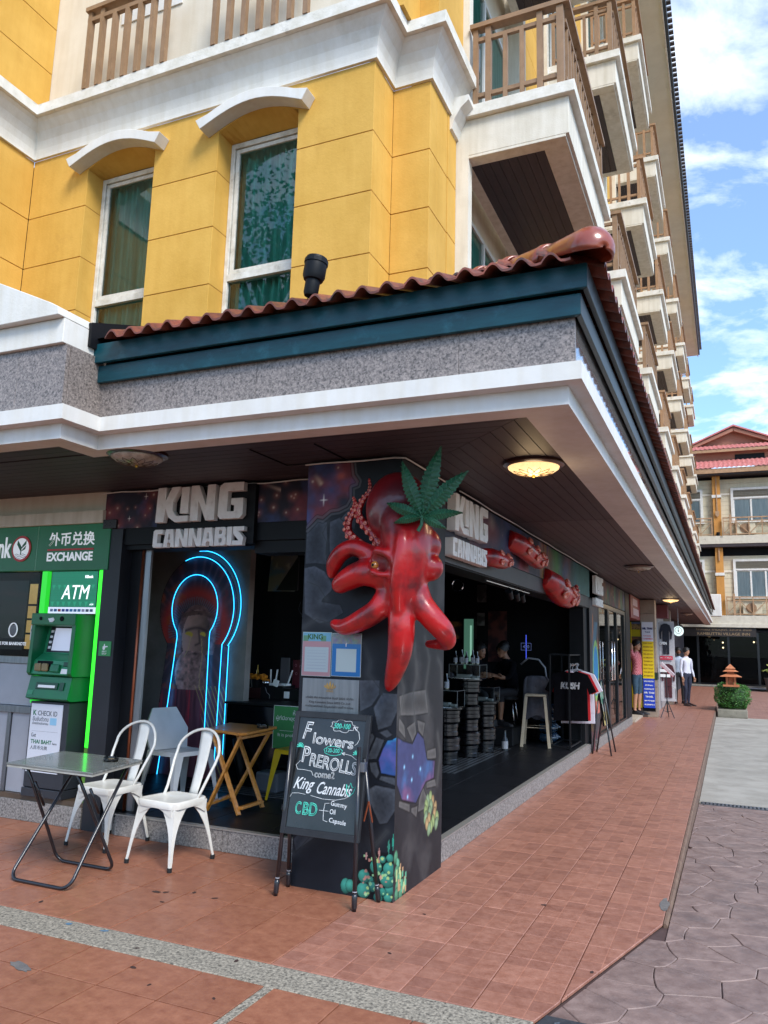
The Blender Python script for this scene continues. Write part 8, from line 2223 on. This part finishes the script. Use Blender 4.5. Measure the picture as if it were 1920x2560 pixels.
for k in range(8): pb(MB().box(.0, 15.83, .002+k*.36, .345, 16.3, .355+k*.36 if k < 7 else 2.86), 'pillar_tile', m_tilep, pp, bevel=.003)
pb(MB().box(.005, 15.82, .90, .35, 15.829, 1.07), 'green_band', flat('dark_green_band', H('#1f3328')), pp); pb(MB().box(.346, 15.82, .90, .355, 16.3, 1.07), 'green_band', flat('dark_green_band2', H('#1f3328')), pp); pb(MB().box(.0, 15.821, .14, .30, 15.829, .23), 'dark_skirting', M_['dark'], pp)
m_by = flat('banner_yellow', H('#e6c81c'), .5); m_bb = flat('banner_blue', H('#1b3fb5'), .5); m_bw = flat('banner_white', H('#d2d2dc'), .5); m_r = flat('banner_red', H('#c43048'), .5); m_nv = flat('banner_navy', H('#26305e'), .5)
bn = empty('travel_banner', (.16, 15.8, .2), label='tall white, yellow and blue MR. THAI travel banner on the beige pillar', cat='banner')
pb(MB().box(.03, 15.80, .22, .295, 15.815, .925), 'blue_part', m_bb, bn); pb(MB().box(.03, 15.80, .926, .295, 15.815, 1.83), 'yellow_part', m_by, bn); pb(MB().box(.03, 15.80, 1.831, .295, 15.815, 2.31), 'white_part', m_bw, bn)
yb_ = 15.7985
def bt(s_, x, z, w, h, m, bold=.002): pk(text('banner_text', s_, (x, yb_, z), .05, m, None, width=w, height=h, bold=bold, depth=.0005), bn)
bt('MR. THAI', .045, 2.12, .235, .055, m_nv, .004); bt('Travel', .10, 2.045, .12, .035, m_nv); bt('License', .07, 1.955, .17, .028, m_r); bt('11/03021', .05, 1.875, .225, .036, m_r)
for k, s_ in enumerate(['FLIGHT TICKET', 'MINIVAN/BUS TOUR', 'PACKAGE TOUR', 'VISA SERVICE', 'ACCOMMODATION', 'TRANSPORT', 'TRAIN TICKET', 'BOAT TICKET', 'TAXI SERVICE', 'MOTORBIKE RENT']): bt(s_, .05, 1.765-k*.088, .225, .036, flat('banner_orange', H('#8d5a1a')) if k == 0 else bpy.data.materials['banner_orange'], .001)
for k, (s_, h) in enumerate([('OPEN EVERYDAY', .036), ('07.00 am.', .036), ('CONTACT', .036), ('MR. THAI', .046), ('TRAVEL', .042), ('089-9196288', .034), ('02-2828893-4', .034)]): bt(s_, .045 if k not in (1, 4) else .07, .84-k*.093, .235 if k not in (1, 4) else .185, h, m_bw, .003)
b2 = empty('yellow_banner', (-.1, 15.6, 0), label='yellow framed travel picture banner behind the man in the doorway', cat='banner')
pb(MB().box(-.36, 16.88, .14, -.335, 16.9, 2.34).box(-.10, 16.88, .14, -.08, 16.9, 2.34), 'yellow_edge', m_by, b2)
def bfac(U, V):
    C = np.zeros(U.shape+(3,))+np.array([.10, .07, .05]); C = mixc(C, (.10, .16, .30), (V > 2.15)*.9); C = mixc(C, (.35, .22, .10), ((V > 2.0) & (V <= 2.15))*1.0*(vnoise(U, V, 30, 3) > .45)); C = mixc(C, (.55, .44, .02), ((V > 1.82) & (V <= 2.0))*1.0); C = mixc(C, (.25, .10, .04), ((V < 1.8) & (vnoise(U, V, 14, 9) > .52))*.8); return mixc(C, (.6, .5, .03), (V < .38)*1.0)
pk(paint_panel('printed_face', (-.335, 16.895, .14), (1, 0, 0), (0, 0, 1), .235, 2.2, .01, bfac, M_['print'], None), b2)

# tripod stand with a tilted menu board
ts = empty('tripod_stand', (.56, 15.95, 0), label='black tripod stand holding a tilted white menu board on the walkway', cat='tripod stand')
MB().tube([(0, 0, .12), (0, 0, 1.08)], .013, 8).build('pole', m_blk, ts)
for a in (-2.4, -.6, 1.5): MB().tube([(0, 0, .42), (.20*math.cos(a), .20*math.sin(a), .0)], .010, 6).build('leg', m_blk, ts); MB().tube([(0, 0, .14), (.12*math.cos(a), .12*math.sin(a), .17)], .006, 6).build('brace', m_blk, ts)
MB().tube([(-.04, 0, .74), (.12, 0, .76), (.2, 0, .7), (.2, .05, .45)], .007, 6).build('side_arm', m_blk, ts)
mb = MB(); mb.prism([(-.13, 1.27), (-.10, 1.33), (.19, 1.04), (.16, .99)], 'y', -.06, .30); mb.build('menu_board', pm('menu_white', H('#c9bfc4'), H('#a88f96'), 14, .5), ts); MB().prism([(-.135, 1.262), (-.13, 1.27), (.16, .99), (.155, .98)], 'y', -.062, .302).build('board_edge', m_r, ts)

# tailor poster wall, info sign, far pillar, grey wall
tw = empty('tailor_front', (.3, 19.5, 0), label='tailor shop panel printed with a navy suit above a dark red suit', cat='shop front')
pb(MB().box(.0, 17.5, .0, .18, 21.0, 2.86), 'shop_wall', pm('grey_shop_wall', H('#a09c9c'), H('#918d8e'), 4, .6), tw)
pb(MB().box(.19, 19.0, .22, .60, 19.03, 2.44), 'panel', pm('pale_panel', H('#b9b7bb'), H('#a9a7ac'), 5, .5), tw)
def suit(cx, z0, h, m, nm):
    u = h/1.0; poly = [(0.03, 1), (-.03, 1), (-.10, .95), (-.15, .72), (-.13, .50), (-.10, .50), (-.10, .70), (-.075, .78), (-.075, .52), (-.07, .02), (-.01, .02), (0, .45), (.01, .02), (.07, .02), (.075, .52), (.075, .78), (.10, .70), (.10, .50), (.13, .50), (.15, .72), (.10, .95)]
    pb(MB().prism([(cx+a*u*1.35, z0+b_*u) for a, b_ in poly], 'y', 18.975, 18.999), nm, m, tw)
m_navy = pm('navy_suit', H('#171b2c'), H('#10131f'), 9, .7); m_dr = pm('dark_red_suit', H('#4c1420'), H('#3a0e18'), 9, .7)
suit(.37, 1.50, .88, m_navy, 'navy_suit_print'); suit(.40, .30, .95, m_dr, 'red_suit_print')
for z, s_ in ((1.78, 'OPEN'),): pk(text('sign_lettering', s_, (.20, 18.96, z), .1, M_['txt_w'], None, width=.19, height=.085, bold=.004), tw)
pb(MB().box(.20, 18.96, 1.36, .54, 18.972, 1.47), 'red_strip', m_r, tw); pk(text('sign_lettering', 'am. - 11.00 pm.', (.21, 18.955, 1.39), .06, M_['txt_w'], None, width=.31, height=.05), tw)
pb(MB().box(.19, 18.955, 1.02, .46, 18.972, 1.10).box(.19, 18.955, .88, .46, 18.972, .96), 'white_notice', M_['txt_w'], tw)
pb(MB().box(.0, 18.0, 2.50, .50, 18.6, 2.86), 'red_fascia', pm('dull_red_fascia', H('#6a2c30'), rough=.6), tw)
fp = tag(MB().box(.0, 21.1, 0, .37, 21.5, 2.86).build('far_pillar', m_tilep, bevel=.005), 'grey beige pillar just behind the two standing men', 'pillar')
wl_ = tag(MB().box(-.3, 22.0, 0, -.02, 36.9, 2.86).build('lane_wall', pm('dark_lane_wall', H('#3a3a42'), H('#2e2e36'), 2, .7)), 'dark shop wall running on to the inn at the end of the walkway', 'wall')
inf = empty('info_sign', (.66, 20.0, 2.2), label='round white information sign hanging beyond the tailor front', cat='sign')
T = Matrix.Rotation(PI/2, 3, 'X'); MB().lathe([(.001, -.04), (.145, -.04), (.145, .0), (.001, .0)], (0, 0, 0), 32, T).build('disc', flat('info_white', H('#dfe8e6'), .4, emis=(.8, 1, .95), estr=.3), inf, smooth=True, auto=40)
MB().tube([(.09*math.cos(a), -.004, .02+.09*math.sin(a)) for a in np.linspace(0, 2*PI, 24)[:-1]], .005, 5, closed=True).build('ring', M_['txt_k'], inf); MB().box(-.013, -.006, -.03, .013, -.001, .035).box(-.013, -.006, .05, .013, -.001, .075).build('letter_i', M_['txt_k'], inf); MB().box(-.01, .02, .14, .01, .04, .66).build('hanger', M_['grey'], inf); MB().box(-.07, -.006, -.095, .07, -.001, -.085).build('caption', M_['grey'], inf)
# ================================================================ PEOPLE
def limb_mesh(joints, edges, name):
    me = bpy.data.meshes.new(name); me.from_pydata([j[0] for j in joints], edges, [])
    o = bpy.data.objects.new(name, me); COL.objects.link(o)
    sk = o.modifiers.new('skin', 'SKIN'); sk.use_smooth_shade = True
    lay = me.skin_vertices[0] if me.skin_vertices else None
    if lay is None:
        bpy.context.view_layer.objects.active = o; me.attributes.new  # noqa
    return o, me
def person(loc, rz, J, mats, label, hair_style, regions, extra=None, scale=1.0):
    """J: dict joint->(x,y,z,rx,ry); body = skin modifier over the joint graph; regions(p)->material index for a face centre"""
    t = empty('person', loc, rz, label=label, cat='person'); t.scale = (scale,)*3
    names = list(J); idx = {n: i for i, n in enumerate(names)}
    E_ = [('pelvis', 'waist'), ('waist', 'chest'), ('chest', 'neckb'), ('neckb', 'neck'), ('neck', 'jaw'), ('jaw', 'head')]
    for s in 'LR':
        E_ += [('pelvis', 'hip'+s), ('hip'+s, 'thigh'+s), ('thigh'+s, 'knee'+s), ('knee'+s, 'calf'+s), ('calf'+s, 'ankle'+s), ('ankle'+s, 'ball'+s), ('ball'+s, 'toe'+s), ('chest', 'sh'+s), ('sh'+s, 'uarm'+s), ('uarm'+s, 'elb'+s), ('elb'+s, 'farm'+s), ('farm'+s, 'wr'+s), ('wr'+s, 'palm'+s)]
    edges = [(idx[a], idx[b]) for a, b in E_]
    bm = bmesh.new(); lay = bm.verts.layers.skin.verify(); vs = []
    for n in names:
        j = J[n]; v = bm.verts.new(j[:3]); v[lay].radius = (j[3], j[4]); v[lay].use_root = (n == 'pelvis'); vs.append(v)
    bm.verts.ensure_lookup_table()
    for a, b in edges: bm.edges.new((bm.verts[a], bm.verts[b]))
    me = bpy.data.meshes.new('body'); bm.to_mesh(me); bm.free()
    o = bpy.data.objects.new('body', me); COL.objects.link(o)
    o.modifiers.new('skin', 'SKIN').use_smooth_shade = True
    sb = o.modifiers.new('sub', 'SUBSURF'); sb.levels = 2; sb.render_levels = 2
    dg = bpy.context.evaluated_depsgraph_get(); dg.update()
    m2 = bpy.data.meshes.new_from_object(o.evaluated_get(dg)); o.modifiers.clear(); o.data = m2; m2.name = 'body'
    m2.materials.clear()
    for m in mats: m2.materials.append(m)
    for p in m2.polygons: p.material_index = regions(p.center); p.use_smooth = True
    o.parent = t
    # head features on the head joint
    hj = Vector(J['head'][:3]); jj = Vector(J['jaw'][:3]); f = Vector(J['_face']).normalized() if '_face' in J else Vector((0, -1, 0))
    return t
def build_person(loc, rz, pose, mats, label, regions, face=(0, -1, 0), hair=None, hair_len=.0, shoe=None, scale=1.0):
    face = Vector(face).normalized(); side = Vector((0, 0, 1)).cross(face).normalized()
    J = dict(pose); t = person(loc, rz, J, mats, label, None, regions, scale=scale)
    h = Vector(J['head'][:3])
    # skull with a profile: ellipsoid + jaw + nose + ears, one head mesh
    mb = MB(); T = Matrix((side, -face, Vector((0, 0, 1)))).transposed()
    mb.ball(h+Vector((0, 0, .015)), .1, (.78, .95, 1.12), 16, 12, T); mb.ball(h+face*.028+Vector((0, 0, -.062)), .062, (.82, .9, .85), 12, 8, T)
    mb.ball(h+face*.094+Vector((0, 0, -.018)), .016, (.75, 1, 1.5), 8, 6, T)
    for s in (-1, 1): mb.ball(h+side*s*.078+Vector((0, 0, -.012)), .022, (.35, .8, 1.3), 8, 6, T)
    hd = mb.build('head', mats[0], t, smooth=True); md = hd.modifiers.new('r', 'REMESH'); md.voxel_size = .009; md.use_smooth_shade = True; md = hd.modifiers.new('s', 'SMOOTH'); md.iterations = 3
    fe = MB()
    for s in (-1, 1): fe.ball(h+face*.084+side*s*.033+Vector((0, 0, .012)), .011, (1.3, .5, .6), 8, 6, T); fe.ball(h+face*.088+side*s*.034+Vector((0, 0, .034)), .012, (1.7, .4, .35), 8, 4, T)
    fe.build('eyes_and_brows', M_['dark'], t); MB().ball(h+face*.088+Vector((0, 0, -.062)), .018, (1.3, .4, .35), 8, 4, T).build('mouth', pm('lip', H('#7a4038'), rough=.6) if 'lip' not in bpy.data.materials else bpy.data.materials['lip'], t)
    hm = MB(); m = 9; n = 18; vs = []; 
    for i in range(m+1):
        ph = PI*.5*i/m*1.28
        for k in range(n):
            a = 2*PI*k/n; d = side*math.cos(a)+face*math.sin(a)*1.0
            front = max(0, math.sin(a)); lim = 1.0-.42*front**1.5
            p_ = min(ph, PI*.5*1.28*lim*(1 if hair_len == 0 else 1.05)); r_ = .112+.006*math.sin(k*5+i*3)
            vs.append(h+Vector((0, 0, .026))+(d*Vector((1, 1, 1)).x)*math.sin(p_)*r_*(.86+.16*abs(math.sin(a)))+Vector((0, 0, math.cos(p_)*r_*1.06)))
    fs = [(i*n+k, i*n+(k+1) % n, (i+1)*n+(k+1) % n, (i+1)*n+k) for i in range(m) for k in range(n)]
    ho = hm.add(vs, fs).build('hair', hair, t, smooth=True)
    if hair_len < 0:   # beard
        MB().ball(h+face*.052+Vector((0, 0, -.085)), .056, (1.0, .8, .75), 12, 8, T).build('beard', hair, t, smooth=True)
    if shoe:
        for s in 'LR':
            a = Vector(J['ankle'+s][:3]); b = Vector(J['toe'+s][:3]); d = (b-a); d.z = 0; L_ = d.length+.07; d.normalize(); sd_ = d.cross(Vector((0, 0, 1)))
            prof = [(-.06, .03, .085), (-.03, .038, .095), (.04, .04, .085), (.12, .045, .06), (.18, .043, .045), (L_+.02, .03, .035), (L_+.035, .012, .02)]
            vs = []; 
            for q, w, hh in prof:
                c = Vector((a.x, a.y, 0))+d*q; z0 = .0
                for u, z in ((-1, .0), (-1, .5), (-.6, 1), (.6, 1), (1, .5), (1, .0)): vs.append(c+sd_*u*w+Vector((0, 0, z0+z*hh)))
            fs = [(0, 1, 2, 3, 4, 5), tuple(range(len(vs)-1, len(vs)-7, -1))]+[(i*6+k, i*6+(k+1) % 6, (i+1)*6+(k+1) % 6, (i+1)*6+k) for i in range(len(prof)-1) for k in range(6)]
            MB().add(vs, fs).build('shoe', shoe, t, smooth=True, auto=50)
    # fingers
    for s in 'LR':
        w = Vector(J['wr'+s][:3]); p_ = Vector(J['palm'+s][:3]); d = (p_-w).normalized(); sd2 = d.cross(face)
        if sd2.length < .1: sd2 = d.cross(Vector((0, 0, 1)))
        sd2.normalize(); nn = sd2.cross(d).normalized()
        hb_ = MB()
        for k, l in enumerate((.062, .072, .068, .05)):
            b0 = p_+face*0+nn*(.026-.017*k)
            hb_.tube([b0-d*.02, b0+d*l*.5, b0+d*l*.85+sd2*.008, b0+d*l+sd2*.016], [.009, .0085, .008, .006], 6)
        tb_ = w+d*.03+nn*.028; hb_.tube([tb_, tb_+d*.025+nn*.014, tb_+d*.05+nn*.016], [.010, .009, .007], 6)
        hb_.build('fingers', mats[0], t, smooth=True)
    return t
def stand(arms=None, hipx=.095, waist=.13, chest=.155, stance=.0):
    P_ = {'pelvis': (0, 0, .93, .145, .10), 'waist': (0, -.005, 1.07, waist, .095), 'chest': (0, -.005, 1.28, chest, .108), 'neckb': (0, .005, 1.43, .075, .062), 'neck': (0, 0, 1.48, .052, .052), 'jaw': (0, -.012, 1.53, .05, .055), 'head': (0, -.012, 1.60, .06, .07)}
    for s, q in (('L', 1), ('R', -1)):
        P_['hip'+s] = (q*hipx, 0, .88, .088, .09); P_['thigh'+s] = (q*(hipx+.005), -.005, .68, .078, .082); P_['knee'+s] = (q*(hipx+.005), -.01+stance*q, .48, .055, .058)
        P_['calf'+s] = (q*(hipx+.005), .01+stance*q, .33, .052, .056); P_['ankle'+s] = (q*(hipx+.005), .02+stance*q, .085, .034, .038); P_['ball'+s] = (q*(hipx+.02), -.06+stance*q, .04, .034, .028); P_['toe'+s] = (q*(hipx+.03), -.125+stance*q, .03, .028, .022)
        P_['sh'+s] = (q*.185, 0, 1.37, .058, .056); P_['uarm'+s] = (q*.215, .0, 1.24, .046, .046); P_['elb'+s] = (q*.235, .01, 1.08, .037, .037); P_['farm'+s] = (q*.245, -.03, .97, .035, .035); P_['wr'+s] = (q*.25, -.06, .84, .024, .024); P_['palm'+s] = (q*.25, -.075, .77, .032, .018)
    if arms: P_.update(arms)
    return P_
m_sk1 = pm('brown_skin', H('#7d4f36'), H('#6f4530'), 12, .55); m_sk2 = pm('tan_skin', H('#b9876a'), H('#a97a5e'), 12, .55); m_sk3 = pm('dim_skin', H('#8f6850'), H('#7f5b45'), 12, .55)
m_sh_blue = pm('pale_blue_shirt', H('#a9b3c4'), H('#98a3b6'), 9, .8, bump=.3, bscale=22); m_sh_white = pm('white_shirt', H('#cfcdd8'), H('#bdbbc8'), 9, .8, bump=.3, bscale=22)
m_tr_n = pm('navy_trousers', H('#23273d'), H('#1b1e30'), 9, .8, bump=.2); m_tr_b = pm('black_trousers', H('#15161c'), H('#101116'), 9, .8, bump=.2)
m_hair = pm('black_hair', H('#0e0c0c'), H('#1a1615'), 30, .5, bump=.5); m_shoe = pm('brown_leather_shoe', H('#35201c'), H('#241513'), 9, .35); m_shoe2 = pm('black_trainer', H('#17171b'), H('#24242a'), 9, .6)
def reg(sleeve_z, hand_z=.86, trouser=.97):
    def f(c):
        x, y, z = c
        if z > 1.455: return 0
        if abs(x) > .165 and z < hand_z: return 0
        if abs(x) > .17 and z < 1.45 and z > hand_z: return 1
        if z > trouser: return 1
        return 2 if z > .09 else 3
    return f
# two men standing on the walkway
arm1 = {'elbR': (-.24, -.0, 1.09, .037, .037), 'farmR': (-.19, -.10, 1.08, .035, .035), 'wrR': (-.10, -.17, 1.07, .024, .024), 'palmR': (-.04, -.19, 1.07, .03, .02)}
build_person((.53, 21.85, 0), math.radians(12), stand(), [m_sk1, m_sh_blue, m_tr_b, m_shoe], 'bearded man in pale blue shirt and black trousers, left of the two on the walkway', reg(0), face=(.1, -1, 0), hair=m_hair, hair_len=-1, shoe=m_shoe)
build_person((.80, 20.9, 0), math.radians(52), stand(stance=.03), [m_sk2, m_sh_white, m_tr_n, m_shoe], 'man in white shirt and navy trousers looking right, at the end of the walkway', reg(0), face=(.25, -1, 0), hair=m_hair, shoe=m_shoe)
# man leaning in the doorway with his hands behind his head
m_pink = pm('pink_check_shirt', H('#c9686e'), H('#b0545c'), 9, .8, bump=.2)
def check_mat():
    m, N, L, B = nodes_of('pink_checked_cotton'); tc_ = N.new('ShaderNodeTexCoord'); bt_ = N.new('ShaderNodeTexChecker'); bt_.inputs['Scale'].default_value = 28
    bt_.inputs['Color1'].default_value = (*H('#d07f84'), 1); bt_.inputs['Color2'].default_value = (*H('#ad4f58'), 1); L.new(tc_.outputs['Object'], bt_.inputs['Vector']); L.new(bt_.outputs['Color'], B.inputs['Base Color']); B.inputs['Roughness'].default_value = .85; return m
m_pk = check_mat(); m_den = pm('blue_denim', H('#3a5568'), H('#2c4354'), 14, .85, bump=.2)
armB = {'shL': (.18, .02, 1.38, .058, .056), 'uarmL': (.24, .0, 1.46, .046, .046), 'elbL': (.26, -.02, 1.58, .038, .038), 'farmL': (.19, .05, 1.63, .035, .035), 'wrL': (.11, .10, 1.63, .025, .025), 'palmL': (.05, .12, 1.62, .03, .02),
        'shR': (-.18, .02, 1.38, .058, .056), 'uarmR': (-.24, .0, 1.46, .046, .046), 'elbR': (-.26, -.02, 1.58, .038, .038), 'farmR': (-.19, .05, 1.63, .035, .035), 'wrR': (-.11, .10, 1.63, .025, .025), 'palmR': (-.05, .12, 1.62, .03, .02)}
def regB(c):
    x, y, z = c
    if abs(x) > .20 and z > 1.50: return 0
    if y > .04 and z > 1.5: return 0
    if z > 1.455: return 0 if abs(x) < .12 or z > 1.5 else 1
    if z > .92: return 1
    if z > .47: return 2
    return 0 if z > .09 else 3
build_person((-.11, 15.72, .062), math.radians(68), stand(armB), [m_sk2, m_pk, m_den, m_shoe2], 'man in pink checked shirt and denim shorts leaning in the agency doorway', regB, face=(.0, -1, -.15), hair=m_hair, shoe=m_shoe2, scale=1.04)
# seated men in the dark shop
def seated(arms):
    P_ = {'pelvis': (0, .05, .50, .145, .11), 'waist': (0, .04, .64, .135, .105), 'chest': (0, -.02, .85, .16, .115), 'neckb': (0, -.05, 1.0, .075, .062), 'neck': (0, -.07, 1.05, .052, .052), 'jaw': (0, -.10, 1.09, .05, .055), 'head': (0, -.12, 1.16, .06, .07)}
    for s, q in (('L', 1), ('R', -1)):
        P_['hip'+s] = (q*.10, 0, .48, .09, .09); P_['thigh'+s] = (q*.14, -.2, .50, .08, .08); P_['knee'+s] = (q*.17, -.42, .48, .058, .058); P_['calf'+s] = (q*.17, -.41, .30, .052, .054); P_['ankle'+s] = (q*.17, -.40, .09, .036, .038); P_['ball'+s] = (q*.18, -.48, .04, .034, .028); P_['toe'+s] = (q*.19, -.54, .03, .028, .022)
        P_['sh'+s] = (q*.18, -.03, .95, .06, .058); P_['uarm'+s] = (q*.23, -.1, .83, .048, .048); P_['elb'+s] = (q*.24, -.18, .72, .04, .04); P_['farm'+s] = (q*.19, -.30, .74, .036, .036); P_['wr'+s] = (q*.13, -.40, .77, .025, .025); P_['palm'+s] = (q*.09, -.46, .78, .032, .02)
    P_.update(arms); return P_
def regS(c):
    x, y, z = c
    if z > 1.02: return 0
    if y < -.24 and z > .66: return 0
    if z > .56 and y > -.25: return 1
    return 2 if z > .36 else (0 if z > .09 else 3)
build_person((-1.18, 7.42, .42), math.radians(-42), seated({}), [m_sk3, m_bk, m_tr_b, m_shoe2], 'man in black sitting on a chrome stool deep inside the dark shop', regS, face=(0, -1, -.35), hair=m_hair, shoe=m_shoe2, scale=.98)
build_person((-1.66, 7.2, .42), math.radians(60), seated({}), [m_sk3, m_bk, m_tr_b, m_shoe2], 'second man in black beside the drum stands, reaching to the seated man', regS, face=(0, -1, -.3), hair=m_hair, shoe=m_shoe2, scale=.96)

# tree across the street, seen in the window reflections
tree = empty('street_tree', (-7.2, -8.0, -.1), label='leafy tree across the street, mirrored in the upper windows', cat='tree')
m_bark = pm('bark', H('#4d4034'), H('#33291f'), 8, .9, bump=.5); m_tleaf = pm('tree_leaf', H('#3c6a2a'), H('#23461a'), 2.5, .6)
MB().tube([(0, 0, 0), (.1, 0, 3), (-.1, .1, 7), (.1, .2, 11)], [.34, .28, .22, .1], 10).build('trunk', m_bark, tree, smooth=True)
tr_ = np.random.default_rng(11); lv = MB(); br_ = MB()
for k in range(9):
    a = k*2.4; tip = Vector((1.9*math.cos(a), 1.9*math.sin(a), 11.3+1.4*math.sin(k*1.7))); b = Vector((0, .1, 7.2+.35*k)); br_.tube([b, b.lerp(tip, .5)+Vector((0, 0, .4)), tip], [.09, .06, .02], 6)
    for j in range(620):
        c = tip+Vector(tr_.normal(0, .66, 3)); s = tr_.uniform(.05, .09); d = Vector(tr_.normal(0, 1, 3)).normalized(); e = d.cross(Vector(tr_.normal(0, 1, 3))).normalized(); lv.add([c-d*s, c+e*s*.5, c+d*s, c-e*s*.5], [(0, 1, 2, 3)])
br_.build('limbs', m_bark, tree, smooth=True); tag(lv.build('crown', m_tleaf, tree, recalc=False), kind='stuff')
